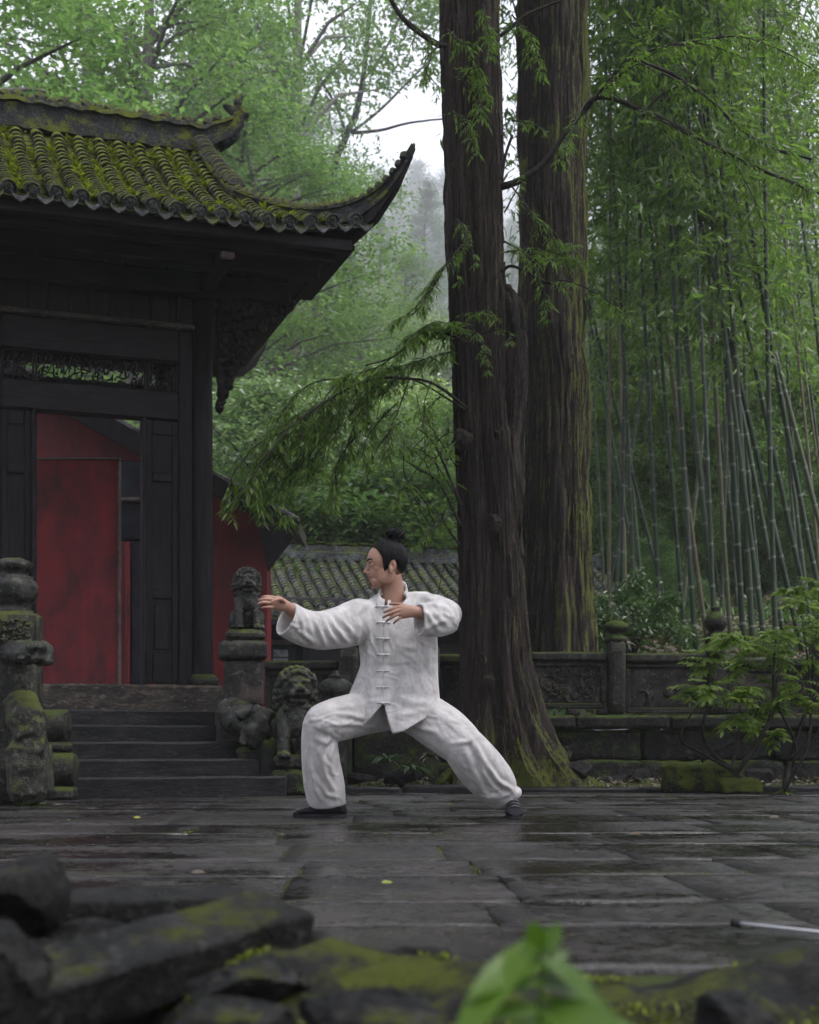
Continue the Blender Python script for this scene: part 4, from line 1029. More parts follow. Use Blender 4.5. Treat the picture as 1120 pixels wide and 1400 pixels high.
# ------------------------------------------------------------------ forest trees
def leafcloud(m, r, clumps, per, crad, leaf, flat=.55, aspect=.5):
    for c, sc in clumps:
        for _ in range(per):
            d = Vector((r.gauss(0,1), r.gauss(0,1), r.gauss(0,1)*flat)); d = d.normalized()*(r.random()**.45)*crad*sc
            p = c + d; L = leaf*r.uniform(.6, 1.3)
            n = Vector((r.gauss(0,.55), r.gauss(0,.55), 1)).normalized(); a = n.orthogonal().normalized(); a = Quaternion(n, r.uniform(0, 6.28)) @ a; b = n.cross(a)
            q = p + a*L - Vector((0,0,L*.25))
            m.add([p, p + a*L*.5 + b*L*aspect*.5, q, p + a*L*.5 - b*L*aspect*.5], [(0,1,2,3)])
def tree_proto(seed, H, rad, z0, nc, per, crad, leaf, conic=False, lean=.3):
    r = random.Random(seed); wood = MB(); lv = MB()
    tp = [Vector((lean*math.sin(k*1.1+seed)*k/6, lean*math.cos(k*1.7+seed)*k/6, H*.97*k/6)) for k in range(7)]
    wood.tube(tp, [H*.018*(1.15-k/6) for k in range(7)], 9)
    cl = []
    for k in range(nc):
        u = r.random(); z = lerp(z0, H, u**.85)
        prof = (1 - u)**.8 + .06 if conic else math.sin(math.pi*min(1, (.14 + .86*u)))**.55
        ph = r.uniform(0, 6.28); rr = rad*prof*math.sqrt(r.uniform(.12, 1))
        ax = Vector((interp([(p.z, p.x) for p in tp], z), interp([(p.z, p.y) for p in tp], z), z))
        c = ax + Vector((rr*math.cos(ph), rr*math.sin(ph), -.12*rr)); cl.append((c, r.uniform(.6, 1.35)))
        if k % 2 == 0:
            s = Vector((ax.x, ax.y, max(z0*.7, z - rr*.55))); wood.tube([s, (s+c)/2 + Vector((0,0,.1*rr)), c], [H*.005, H*.0032, H*.001], 5, False)
    leafcloud(lv, r, cl, per, crad, leaf)
    return wood, lv
PROT = {}
def getp(kind):
    if kind not in PROT:
        spec = dict(round=(1, 10, 3.0, 2.2, 100, 190, .85, .125), tall=(2, 14, 2.8, 3.5, 110, 170, .85, .135), airy=(3, 12, 3.2, 4.0, 70, 80, .75, .15),
                    conifer=(4, 14, 2.4, 1.5, 150, 90, .60, .15, True), bush=(5, 4, 2.0, .4, 75, 210, .55, .105), pale=(6, 6, 2.4, .8, 90, 230, .6, .105))[kind]
        w_, l_ = tree_proto(*spec); PROT[kind] = (w_.mesh('trunk', M['trunkfar'], True), {}, l_)
    return PROT[kind]
def tree(kind, px, top, Y, label, leaf='leafA', base=None, rz=None, sx=1.0, group='forest trees on the slope', name=None):
    if Y > 26 and group: Y = 26 + (Y-26)*2.0 + (Y-26)**2*.10
    wm, lm, lraw = getp(kind); H = {'round':10,'tall':14,'airy':12,'conifer':14,'bush':4,'pale':6}[kind]
    if leaf not in lm: lm[leaf] = lraw.mesh('crown', M[leaf])
    x = (px - CX)/F*Y; zb = ground_z(x, Y) - .15 if base is None else base
    zt = CH + (HY - top)/F*Y; s = (zt - zb)/H
    if s < .25: print('small tree', label, s)
    o = thing(name or {'conifer':'conifer_tree','bush':'bush','pale':'glossy_leaved_tree'}.get(kind, 'forest_tree'), (x, Y, zb), label, 'bush' if kind == 'bush' else 'tree', group)
    mw = Matrix.Translation((x, Y, zb)) @ Matrix.Rotation(rnd.uniform(0, 6.28) if rz is None else rz, 4, 'Z') @ Matrix.Diagonal((s*sx, s*sx, s, 1))
    link_mesh('trunk', wm, o, mw); link_mesh('crown', lm[leaf], o, mw); return o
tree('conifer', 583, 248, 62, 'hazy pointed tree in the gap left of the tall trunks, fading into mist', 'leafD', sx=1.25)
tree('conifer', 520, 285, 55, 'faint bluish conifer right below the upturned roof tip', 'leafD', sx=1.2)
tree('conifer', 628, 300, 70, 'faint misty conifer half hidden by the left edge of the fluted trunk', 'leafD', sx=1.2)
tree('conifer', 480, 330, 50, 'dim conifer beneath the stepped eave corner', 'leafD', sx=1.2)
tree('tall', 560, 350, 44, 'misty broad tree between the eave corner and the fluted trunk', 'leafA')
tree('tall', 430, 350, 36, 'bright yellow-green tree just right of the carved bracket', 'leafB', sx=1.15)
tree('round', 390, 430, 32, 'bright green bushy tree showing under the carved bracket', 'leafB', sx=1.2)
tree('round', 500, 430, 36, 'soft green rounded tree in mist above the arching branch', 'leafA', sx=1.2)
tree('round', 590, 440, 38, 'grey-green rounded tree touching the fluted trunk in the mist', 'leafC', sx=1.2)
tree('pale', 330, 530, 25, 'pale glossy-leaved tree beside the dark gate column', 'leafC', base=.9, sx=1.3)
tree('pale', 400, 560, 27, 'tree with shiny pale leaves above the red hall roof', 'leafC', base=.9, sx=1.4)
tree('round', 470, 540, 28, 'dark green tree behind the hanging feathery spray', 'leafA', base=1.0, sx=1.3)
tree('pale', 545, 530, 29, 'greyish glossy tree behind the drooping twigs by the trunk', 'leafC', base=1.0, sx=1.4)
tree('round', 610, 560, 27, 'shadowed tree hard against the left side of the fluted trunk', 'leafA', base=1.0, sx=1.2)
tree('bush', 440, 660, 24.5, 'low dark shrub above the left end of the mossy ridge', 'leafA', base=.9, sx=1.5)
tree('bush', 520, 655, 25, 'low shrub above the mossy ridge near the hair bun', 'leafA', base=.9, sx=1.5)
tree('bush', 600, 670, 24.5, 'low shrub above the right end of the mossy ridge', 'leafA', base=.9, sx=1.5)
tree('bush', 370, 670, 24.5, 'low shrub behind the lower corner of the red hall roof', 'leafA', base=.9, sx=1.4)
# the wood climbing the valley side, fading into mist
rv = random.Random(77)
def slope_tree(px, Y, H, kd, lf, lb, grp):
    x = (px-CX)/F*Y; z = ground_z(x, Y)
    if 420 < px < 740: H = min(H, CH + (lerp(560, 765, sm(150, 600, Y)) + rv.uniform(-60, 10))/F*Y - z)
    if H < 5: return
    tree(kd, px, HY - (z + H - CH)/Y*F, Y, lb, lf, sx=rv.uniform(.9, 1.25), group=None); o = [q for q in bpy.data.objects if q.get('label') == lb][-1]; o['group'] = grp
for k in range(150):
    px = rv.uniform(270, 740); u = (k/150)
    Y = (230 + 640*u**1.2 if 420 < px < 740 else 80 + 460*u**1.4)*rv.uniform(.9, 1.1)
    slope_tree(px, Y, rv.uniform(.75, 1.3)*(8 + .05*Y), rv.choice(('conifer', 'conifer', 'tall', 'round')), rv.choice(('leafD', 'leafA', 'leafA', 'leafC')), 'misty tree among many alike in the wood climbing the valley side', 'wood on the valley side')
for px, top, Y in ((498, 262, 380), (522, 232, 470), (548, 258, 420), (572, 222, 520), (590, 262, 400), (612, 236, 480), (535, 300, 330), (566, 305, 350), (603, 318, 310), (700, 300, 450)):
    tree('conifer', px, top, Y, 'misty tree among many alike in the wood climbing the valley side', 'leafD', sx=rv.uniform(1.1, 1.5), group=None)
for o in bpy.data.objects:
    if o.get('label') == 'misty tree among many alike in the wood climbing the valley side': o['group'] = 'wood on the valley side'
# above and behind the roof
tree('tall', -70, -130, 27, 'bright leafy tree over the left part of the roof ridge', 'leafA', sx=1.5)
tree('tall', 190, -190, 30, 'tall leafy tree over the middle of the roof ridge', 'leafA', sx=1.2)
tree('tall', 290, -90, 33, 'leafy tree behind the curled ridge ornament', 'leafA', sx=1.1)
tree('airy', 120, -260, 34, 'tall airy tree with sky showing through above the temple', 'leafA', sx=1.3)
tree('round', 350, 150, 31, 'rounded tree between the ridge ornament and the slender leaning trunk', 'leafA', sx=1.3)
tree('round', 250, 130, 40, 'dense green tree low behind the roof ridge', 'leafA', sx=1.4)
tree('round', 60, 120, 40, 'dense green tree far left behind the roof', 'leafA', sx=1.4)
tree('round', 440, 200, 38, 'green rounded tree behind the middle of the hip ridge', 'leafB', sx=1.1)
tree('round', 150, 560, 27, 'leafy tree glimpsed through the gate opening over the hall roof', 'leafB', base=.9, sx=1.5)
tree('tall', 40, 350, 33, 'leafy tree glimpsed through the carved openwork', 'leafB', sx=1.4)
tree('airy', 404, -400, 34, 'tall dark-trunked tree in the upper middle left of the slender leaning one', 'leafA', sx=.55)
# slender leaning tree whose crown hangs above the roof
sl = thing('slender_tree', P(440, 735, 58), 'slender leaning tree with a forked trunk behind the upswept hip ridge', 'tree', 'forest trees on the slope')
limb([(440, 735), (448, 480), (455, 250), (472, 190), (488, 150), (498, 95), (505, 20), (512, -60)], 58, 7, 2.6, sl, 'trunk', 40, 0, 'twig')
limb([(480, 182), (520, 178), (560, 168), (612, 162)], 58, 2.8, 1.2, sl); limb([(482, 180), (520, 150), (560, 110), (610, 60)], 58, 2.4, 1.2, sl); limb([(474, 188), (462, 150), (440, 110), (420, 60)], 58, 2.4, 1.2, sl)
limb([(496, 110), (520, 80), (540, 40), (560, -10)], 58, 2.2, 1.2, sl)
m = MB(); rr_ = random.Random(12); cl = []
for k in range(60):
    x = rr_.choice((rr_.uniform(330, 480), rr_.uniform(470, 640))); y = rr_.uniform(-80, 150) if x < 490 else rr_.uniform(-80, 120)
    cl.append((P(x, y, 58 + rr_.uniform(-3, 3)), rr_.uniform(.5, 1.1)))
leafcloud(m, rr_, cl, 110, 1.35, .26); m.build('crown', M['leafA'], sl)
# right side: trees beyond the bamboo
for k, (px, top, Y, kd, lf, lb) in enumerate(((840, 300, 40, 'round', 'leafA', 'hazy tree right of the tall trunk deep behind the bamboo'), (930, 240, 44, 'tall', 'leafD', 'hazy tree rising behind the middle of the bamboo'), (1010, 300, 40, 'round', 'leafA', 'dim round tree behind the thickest bamboo'),
        (1090, 200, 42, 'tall', 'leafD', 'hazy tree far behind the rightmost bamboo'), (1130, 400, 32, 'round', 'leafA', 'dim tree at the edge behind leaning bamboo'), (880, 520, 34, 'round', 'leafB', 'sunlit green tree low between the left bamboo culms'), (960, 600, 31, 'bush', 'leafB', 'bright bush far behind the bamboo base'),
        (860, 640, 30, 'bush', 'leafB', 'bright bush behind the thin bamboo beside the tall trunk'), (1060, 610, 31, 'bush', 'leafB', 'bright bush seen between leaning culms on the right'), (905, 20, 52, 'conifer', 'leafD', 'tall faint conifer poking into the sky above the bamboo'), (700, 330, 60, 'conifer', 'leafD', 'misty conifer in the slit between the two old trunks'))):
    tree(kd, px, top, Y, lb, lf, sx=1.25)
tree('bush', 900, 742, 22.5, 'dark bush under the bamboo left of the thick culms', 'leafA', sx=1.3)
tree('bush', 1010, 775, 25, 'dark bush under the thick bamboo', 'leafA', sx=1.4)

for k, (px, top, Y, lf) in enumerate(((815, 560, 25, 'leafA'), (835, 480, 25.5, 'leafB'), (870, 590, 24.5, 'leafA'), (900, 470, 25.8, 'leafB'), (925, 560, 25, 'leafA'), (955, 500, 25.5, 'leafA'), (985, 590, 24.6, 'leafB'), (1010, 480, 25.6, 'leafB'), (1040, 550, 25, 'leafA'), (1075, 500, 25.4, 'leafA'), (1105, 580, 24.8, 'leafB'), (1130, 470, 25.6, 'leafB'), (850, 660, 24, 'leafA'), (1060, 650, 24.2, 'leafA'), (940, 670, 24.1, 'leafA'), (1125, 660, 24, 'leafA'))):
    tree('bush', px, top, Y, 'leafy undergrowth bush standing behind the bamboo culms', lf, sx=.8, group='bushes behind the bamboo')
# ------------------------------------------------------------------ bamboo grove
def culm_meshes(k):
    r = random.Random(200+k); H = 12.0; m = MB(); nd = MB(); n = 26
    bx, by = r.uniform(-.5,.5), r.uniform(-.3,.3)
    def ax(z): t = z/H; return Vector((bx*t*t*1.6, by*t*t*1.6, z))
    zz = [H*(i/n)**1.02 for i in range(n+1)]
    m.tube([ax(z) for z in zz], [.043*(1.04 - .82*(z/H)**1.3) for z in zz], 9)
    for z in zz[1:-2]: nd.tube([ax(z-.016), ax(z), ax(z+.016)], [.043*(1.03-.82*(z/H)**1.3)*q for q in (1, 1.17, 1)], 9, False)
    lv = MB(); 
    for i in range(56):
        z = lerp(3.7, H*1.0, r.random()**.85); p = ax(z); ph = r.uniform(0, 6.28); L = r.uniform(.5, 1.25)*(1.15 - .5*abs(z/H-.6))
        d = Vector((math.cos(ph), math.sin(ph), r.uniform(.1,.8))).normalized(); q = [p]
        for s in range(5): d = (d + Vector((0,0,-.22))).normalized(); q.append(q[-1] + d*L/5)
        m.tube([q[0], q[2], q[5]], [.006, .004, .002], 3, False)
        for s in range(28):
            v = r.uniform(.8, 5); ii = min(4, int(v)); pp = q[ii].lerp(q[ii+1], v-ii) + Vector((r.gauss(0,.10), r.gauss(0,.10), r.gauss(0,.06)))
            ld = (d*.4 + Vector((r.gauss(0,.7), r.gauss(0,.7), r.uniform(-.9,.05)))).normalized(); ll = r.uniform(.10,.20); n_ = ld.cross(Vector((r.uniform(-1,1), r.uniform(-1,1), .7))).normalized()*ll*.11
            lv.add([pp, pp+ld*ll*.35+n_, pp+ld*ll, pp+ld*ll*.35-n_], [(0,1,2,3)])
    return m.mesh('culm', M['culm'], True), nd.mesh('node_rings', M['node'], True), lv.mesh('foliage', M['bamleaf'])
CM = [culm_meshes(k) for k in range(5)]
def bamboo(px, py_up, Y, lean_px, s=1.0, thick=1.0, label=None, group='bamboo grove'):
    x = (px-CX)/F*Y; zb = ground_z(x, Y) - .1
    o = thing('bamboo', (x, Y, zb), label or 'slender green bamboo culm among many alike in the grove behind the wall', 'bamboo', group)
    k = rnd.randrange(5); H = 12*s
    lx = math.atan2(lean_px/F*Y, 520/F*Y)     # lean measured in px per 520 px of height
    mw = Matrix.Translation((x, Y, zb)) @ Matrix.Rotation(-lx*-1, 4, 'Y') @ Matrix.Rotation(rnd.uniform(-.04,.04), 4, 'X') @ Matrix.Rotation(rnd.uniform(0, 6.28), 4, 'Z') @ Matrix.Diagonal((thick, thick, s, 1))
    c = link_mesh('culm', CM[k][0], o, mw)
    for nm, me in (('node_rings', CM[k][1]),):
        q = bpy.data.objects.new(nm, me); C.objects.link(q); q.parent = c; q['kind'] = 'stuff'
    mw2 = Matrix.Translation((x, Y, zb)) @ Matrix.Rotation(lx, 4, 'Y') @ Matrix.Rotation(rnd.uniform(0, 6.28), 4, 'Z') @ Matrix.Diagonal((s, s, s, 1))
    link_mesh('foliage', CM[k][2], o, mw2)
    return o
rb = random.Random(21)
for px, Y, ln, th in ((905, 17.5, -30, 1.0), (938, 18.0, -45, 1.0), (952, 17.0, -35, 1.15), (968, 18.5, -75, 1.15), (985, 17.2, -60, 1.25), (1000, 18.2, -40, 1.1), (1018, 17.4, -30, 1.3), (1030, 17.0, -25, 1.35), (1044, 18.6, -50, 1.15), (1062, 17.0, -20, 1.2), (1075, 18.2, -90, 1.15), (1100, 17.0, -115, 1.2), (1118, 17.8, -120, 1.15), (1140, 17.2, -110, 1.15), (1168, 17.5, -130, 1.1),
        (868, 18.0, -10, .95), (850, 18.5, 0, .9), (832, 17.6, 5, .85), (885, 19.0, -85, .85), (925, 18.5, -130, .8), (978, 16.6, -15, 1.0), (1050, 16.8, -70, 1.1)):
    bamboo(px, 0, Y, ln, rb.uniform(.92, 1.15), th*.66)
for k in range(40):
    px = rb.uniform(815, 1190); Y = rb.uniform(19.5, 27)
    bamboo(px, 0, Y, rb.gauss(-40 if px > 930 else -5, 35), rb.uniform(.85, 1.25), rb.uniform(.5, .75))
# dark rounded evergreen behind the balustrade
m = MB(); r_ = random.Random(31); cl = []
for k in range(46):
    ph = r_.uniform(0, 6.28); u = r_.random(); rr = .62*math.sqrt(r_.random()); cl.append((P(866, 880, 15.2) + Vector((rr*math.cos(ph)*1.15, rr*math.sin(ph)*.8, (.62*u + .05)*(1.1-(rr/.75)**2))), r_.uniform(.6,1.1)))
leafcloud(m, r_, cl, 95, .17, .065, .7, .45)
eb = thing('evergreen_bush', P(866, 893, 15.2), 'dense dark evergreen bush behind the carved wall between the tall trunk and bud finial', 'bush')
m.build('foliage', M['shrub'], eb)
w_ = MB()
for c, s in cl[::3]: b0 = P(866, 900, 15.2); w_.tube([b0, (b0+c)/2 + Vector((0,0,.05)), c], [.012,.008,.003], 5, False)
w_.build('stems', M['twig'], eb)
# the nearer culms can be told apart by what they stand behind
_lab = ['bamboo behind the evergreen bush, nearest the tall trunk', 'upright bamboo between the bush and the bud finial', 'thick bamboo just left of the bud finial', 'leaning bamboo straight behind the bud finial', 'thick leaning bamboo just right of the bud finial', 'straight bamboo above the second carved wall panel', 'thickest upright bamboo in the middle of the grove', 'thick upright bamboo close beside the thickest one', 'slightly leaning bamboo right of the two thickest culms', 'bamboo rising behind the left tier of the leafy shrub', 'strongly leaning bamboo crossing behind the leafy shrub', 'far leaning bamboo over the right tier of the leafy shrub', 'leaning bamboo near the right edge of the view']
_b = [o for o in bpy.data.objects if o.name.split('.')[0] == 'bamboo' and o.type == 'EMPTY']
for o, l in zip(_b, _lab): o['label'] = l
# ------------------------------------------------------------------ crowns of the old trees and unseen trees added to shade the court, above and beside the frame
def crown_mesh(seed, n, rad, hgt, per=70, crad=.9, leaf=.22):
    r = random.Random(seed); m = MB(); cl = []
    for k in range(n):
        ph = r.uniform(0, 6.28); u = r.random(); rr = rad*math.sqrt(r.random())*(1 - .55*abs(u-.35)); cl.append((Vector((rr*math.cos(ph), rr*math.sin(ph), u*hgt)), r.uniform(.6, 1.3)))
    leafcloud(m, r, cl, per, crad, leaf, .5, .55); return m.mesh('crown', M['leafA'])
CR = [crown_mesh(300+k, 75, 4.6, 6.5) for k in range(2)]
for o_, x, y, z, rz, s in ((front, .3, 11.4, 9.6, 0, 1.0), (back, 1.5, 14.2, 10.6, 2, 1.05)):
    link_mesh('crown', CR[0], o_, Matrix.Translation((x, y, z)) @ Matrix.Rotation(rz, 4, 'Z') @ Matrix.Diagonal((s, s, s, 1)))
def shadetree(x, y, zc, s, label, h0=0):
    o = thing('shade_tree', (x, y, h0 - .1), label, 'tree', 'unseen shade trees')
    MB().tube([(x, y, h0-.1), (x+.1, y, zc*.5), (x, y+.1, zc + 4*s)], [.3, .24, .08], 14).build('trunk', M['trunkfar'], o, True)
    link_mesh('crown', CR[rnd.randrange(2)], o, Matrix.Translation((x, y, zc)) @ Matrix.Rotation(rnd.uniform(0, 6), 4, 'Z') @ Matrix.Diagonal((s, s, s, 1)))
for k, (x, y, zc, s) in enumerate(SHADE_TREES): shadetree(x, y, zc, s, 'unseen tree added for shade ' + ('beside the temple steps', 'behind the left end of the temple', 'beside the right end of the stone balustrade', 'beyond the bamboo side of the court', 'behind the red hall', 'at the near left corner of the court', 'at the near right corner of the court', 'behind the place where the camera stands', 'overhanging the paving left of the man', 'overhanging the paving right of the man')[k])

# unseen trees added behind the viewer to block the low bright sky
for k in range(16):
    a = R(195 + 150*k/15); rr = 17 + 3*(k % 3); kd = ('round', 'tall')[k % 2]
    wm, lm, lraw = getp(kd)
    if 'leafA' not in lm: lm['leafA'] = lraw.mesh('crown', M['leafA'])
    x, y = rr*math.cos(a)*1.05, rr*math.sin(a) + 3; s = rnd.uniform(.95, 1.25)
    o = thing('forest_tree', (x, y, -.1), 'unseen forest tree added behind the viewer to block low light', 'tree', 'unseen trees behind the viewer')
    mw = Matrix.Translation((x, y, -.1)) @ Matrix.Rotation(rnd.uniform(0, 6.28), 4, 'Z') @ Matrix.Diagonal((s*1.2, s*1.2, s, 1)); link_mesh('trunk', wm, o, mw); link_mesh('crown', lm['leafA'], o, mw)
# ------------------------------------------------------------------ balustrades, terrace wall, posts
YB = 12.75
def bx(px, Y=YB): return (px-CX)/F*Y
def bz(py, Y=YB): return CH + (HY-py)/F*Y
wall = thing('terrace_wall', (bx(900), YB, 0), 'low dark mossy terrace wall of long stone blocks below the carved balustrade', 'wall')
rw = random.Random(4)
def course(z0, z1, y0, depth, x0, x1, wmin, wmax, mat, amp, name='stone_block'):
    x = x0; k = 0
    while x < x1:
        w_ = rw.uniform(wmin, wmax); jy = rw.uniform(-.02, .02)
        b = rough(MB().cbox((x+.004, y0+jy, z0+.003), (min(x+w_-.004, x1+.3), y0+depth, z1-.003), .022), amp, 4, 4, x*3+z0)
        b.build(name, M[mat], wall, 50); x += w_; k += 1
XL, XR = bx(480), bx(1260)
course(bz(978)-.13, bz(978), YB-.20, .5, XL, XR, .8, 1.5, 'wallmoss', .012)
course(bz(1040), bz(978)-.13, YB-.12, .4, XL, XR, .7, 1.3, 'wallmoss', .02)
course(-.04, bz(1040), YB-.16, .4, XL, XR, .35, .8, 'wallmoss', .04)
bal = thing('stone_balustrade', (bx(900), YB, bz(978)), 'carved stone balustrade with bud-topped posts right of the old trunks', 'balustrade')
def bpanel(par, x0, x1, z0, z1, y, relief, seed, mat='panel'):
    cz = z1 - .085
    rough(MB().cbox((x0, y-.09, cz+.002), (x1, y+.11, z1), .015), .006, 5, 3, seed).build('coping', M['stone'], par, 50)
    pn = rough(MB().cbox((x0, y-.02, z0), (x1, y+.06, cz), .012), .004, 6, 4, seed).build('panel', M[mat], par, 50)
    m = MB()
    for lo, hi in (((x0+.005, y-.05, z0), (x1-.005, y-.018, z0+.05)), ((x0+.005, y-.05, cz-.045), (x1-.005, y-.018, cz)), ((x0+.005, y-.05, z0+.052), (x0+.05, y-.018, cz-.047)), ((x1-.05, y-.05, z0+.052), (x1-.005, y-.018, cz-.047))): m.cbox(lo, hi, .008)
    m.build('panel_frame', M['stone'], pn)
    if relief:
        r = random.Random(seed); m = MB(); 
        for k in range(relief):
            cx, cz_ = r.uniform(x0+.09, x1-.09), r.uniform(z0+.09, cz-.09); rr = r.uniform(.03, .085); a0 = r.uniform(0, 6.28); sp_ = r.choice((-1, 1))*r.uniform(2.5, 5)
            pts = [Vector((cx + rr*(1-.55*i/11)*math.cos(a0+sp_*i/11), y-.022, cz_ + rr*(1-.55*i/11)*math.sin(a0+sp_*i/11))) for i in range(12)]
            pts = [Vector((min(max(p.x, x0+.06), x1-.06), p.y, min(max(p.z, z0+.06), cz-.055))) for p in pts]
            m.tube(pts, [lerp(.016,.007,i/11) for i in range(12)], 7)
            if k % 2: m.ell((cx, y-.02, cz_), (rr*.6, .022, rr*.45), Matrix.Rotation(r.uniform(0,3), 3, 'Y'), 10, 6)
        m.build('relief_carving', M[mat], pn, True)
def bpost(par, x, y, w_, z0, z1, fin=None, fs=1.0, mat='panel'):
    p = rough(MB().cbox((x-w_/2, y-.12, z0), (x+w_/2, y+.10, z1), .02), .006, 5, 4, x).build('post', M[mat], par, 50)
    MB().cbox((x-w_/2+.03, y-.134, z0+.08), (x+w_/2-.03, y-.122, z1-.08), .006).build('post_panel', M[mat], p)
    if fin == 'bud':
        m = MB().lathe((x, y-.01, z1), [(.001*fs, -.02), (.085*fs, -.02), (.09*fs, .02*fs), (.075*fs, .05*fs), (.06*fs, .065*fs), (.075*fs, .085*fs), (.098*fs, .12*fs), (.10*fs, .15*fs), (.085*fs, .19*fs), (.055*fs, .225*fs), (.035*fs, .24*fs), (.042*fs, .255*fs), (.04*fs, .275*fs), (.015*fs, .29*fs), (.001, .292*fs)], 20)
        rough(m, .006, 18, 0, x).build('finial', M['wallmoss'], p, True)
    elif fin == 'lotus':
        m = MB().lathe((x, y-.01, z1), [(.001, -.02), (.10*fs, -.02), (.115*fs, .02*fs), (.10*fs, .05*fs), (.06*fs, .065*fs), (.065*fs, .09*fs), (.11*fs, .11*fs), (.12*fs, .15*fs), (.10*fs, .18*fs), (.06*fs, .2*fs), (.001, .21*fs)], 20)
        rough(m, .008, 14, 0, x).build('finial', M['wallmoss'], p, True)
zb0 = bz(978)
bpanel(bal, bx(712), bx(828), zb0+.06, bz(892), YB, 26, 3); bpanel(bal, bx(845)+.06, bx(966), zb0+.02, bz(894), YB, 3, 4); bpanel(bal, bx(990), bx(1108), zb0+.02, bz(900), YB, 10, 5); bpanel(bal, bx(1134), bx(1250), zb0+.02, bz(900), YB, 8, 6)
bpanel(bal, bx(598), bx(690), zb0+.04, bz(895), YB, 10, 7)
bpost(bal, bx(842), YB, .155, zb0+.01, bz(878), 'lotus', .95, 'stone'); bpost(bal, bx(978), YB, .155, zb0+.01, bz(874), 'bud', 1.05, 'stone'); bpost(bal, bx(1121), YB, .155, zb0+.01, bz(878), 'bud', .9, 'stone'); bpost(bal, bx(590), YB, .15, zb0+.0, bz(885))
# feet blocks under the carved panel
for px in (730, 775, 815): rough(MB().cbox((bx(px), YB-.05, zb0+.002), (bx(px)+.12, YB+.06, zb0+.058), .01), .005, 8, 2, px).build('foot_block', M['panel'], bal, 50)
# left stretch of balustrade between the lion pedestal and the man
lb = thing('short_balustrade', (bx(415), YB+.1, .55), 'plain stone balustrade stretch between the lion pedestal and the man', 'balustrade')
bpanel(lb, bx(362, 12.6), bx(462, 12.6), .62, bz(904, 12.6), 12.6, 9, 9); bpost(lb, bx(477, 12.6), 12.6, .17, .50, bz(885, 12.6)); bpost(lb, bx(640, 12.6), 12.6, .12, .5, bz(895, 12.6)); bpanel(lb, bx(494, 12.6), bx(575, 12.6), .62, bz(906, 12.6), 12.6, 6, 10)
b = rough(MB().cbox((bx(355, 12.5), 12.42, -.04), (bx(482, 12.5), 12.8, .60), .03), .02, 4, 4, 9); b.build('base_block', M['wallmoss'], lb, 50)
b = rough(MB().cbox((bx(484, 12.5), 12.44, -.04), (bx(600, 12.5), 12.8, .58), .03), .03, 4, 4, 10); b.build('base_block', M['wallmoss'], lb, 50)
# ---------------- stone lions
def lion_shape(full=True, mossy=False):
    """seated guardian lion, local: faces -Y, base z=0, height about 1.0"""
    m = MB(); e = m.ell
    if full:
        e((0, .10, .30), (.20, .22, .30)); e((0, -.02, .48), (.175, .16, .22)); e((0, .22, .16), (.24, .2, .16))
        for s in (-1, 1):
            m.tube([(s*.13, -.06, .50), (s*.14, -.15, .28), (s*.14, -.18, .06)], [.085, .062, .06], 12)
            e((s*.14, -.22, .045), (.075, .10, .05))
            for q in (-.04, 0, .04): e((s*.14+q, -.305, .035), (.022, .03, .03))
            e((s*.20, .12, .16), (.10, .19, .17)); e((s*.22, -.04, .045), (.07, .13, .05))
        m.tube([(0, .36, .1), (.03, .42, .3), (0, .36, .48)], [.05, .07, .03], 10)
    else:
        e((0, .06, .34), (.22, .2, .36)); e((0, -.04, .40), (.19, .15, .22))
        for s in (-1, 1): m.tube([(s*.15, -.05, .48), (s*.16, -.12, .25), (s*.16, -.14, .04)], [.085, .07, .07], 12); e((s*.16, -.18, .04), (.08, .09, .05))
    hz_ = .77; hy = -.08
    e((0, hy+.04, hz_), (.18, .165, .18)); e((0, hy-.11, hz_-.05), (.115, .10, .095)); e((0, hy-.10, hz_-.14), (.095, .085, .04))
    e((0, hy-.21, hz_-.01), (.05, .035, .035))
    for s in (-1, 1):
        e((s*.028, hy-.215, hz_-.022), (.022, .02, .018)); e((s*.075, hy-.135, hz_+.065), (.055, .05, .03)); e((s*.072, hy-.155, hz_+.025), (.03, .03, .028))
        e((s*.075, hy-.165, hz_-.06), (.045, .045, .04)); e((s*.175, hy+.0, hz_+.10), (.035, .06, .07))
    rm = random.Random(9)
    for ring, (rr, cz, n) in enumerate(((.20, .02, 15), (.215, -.06, 13))):
        for k in range(n):
            a = R(-35 + 250*k/(n-1)); x = rr*math.cos(a); z = hz_ + cz + rr*math.sin(a)*(.98); e((x, hy+.06+.09*ring, z), (.043, .055, .043), None, 10, 7)
    for k in range(9):
        a = R(20 + 140*k/8); e((.12*math.cos(a), hy-.05, hz_+.06+.12*math.sin(a)), (.035, .04, .032), None, 10, 7)
    for k in range(7): e((-.13+.043*k, hy-.02, hz_-.22-.02*math.sin(k*1.05)), (.04, .06, .05), None, 10, 7)
    out = remesh(m, .011, 1)
    # open mouth: a groove pressed in below the muzzle
    vv = []
    for x, y, z in out.v:
        d = math.exp(-((z-(hz_-.108))/.014)**2) * (1 if abs(x) < .085 else math.exp(-((abs(x)-.085)/.02)**2))
        if y < hy - .02: y += .055*d
        vv.append((x, y, z))
    out.v = vv; return out
def put_lion(shape, name, px, py_base, Y, h, rz, label, mat):
    mw = Matrix.Translation(P(px, py_base, Y)) @ Matrix.Rotation(rz, 4, 'Z') @ Matrix.Diagonal((h, h, h, 1))
    m = MB(); m.v = [tuple(mw @ Vector(p)) for p in shape.v]; m.f = shape.f
    o = single(name, rough(m, .004, 30), M[mat], P(px, py_base, Y), label, 'statue', None, True); return o
YL = 10.75
ls = lion_shape(True)
put_lion(ls, 'stone_lion', 338, 862, YL, .60*.80, R(12), 'seated stone guardian lion on the tall square pedestal right of the steps', 'lion')
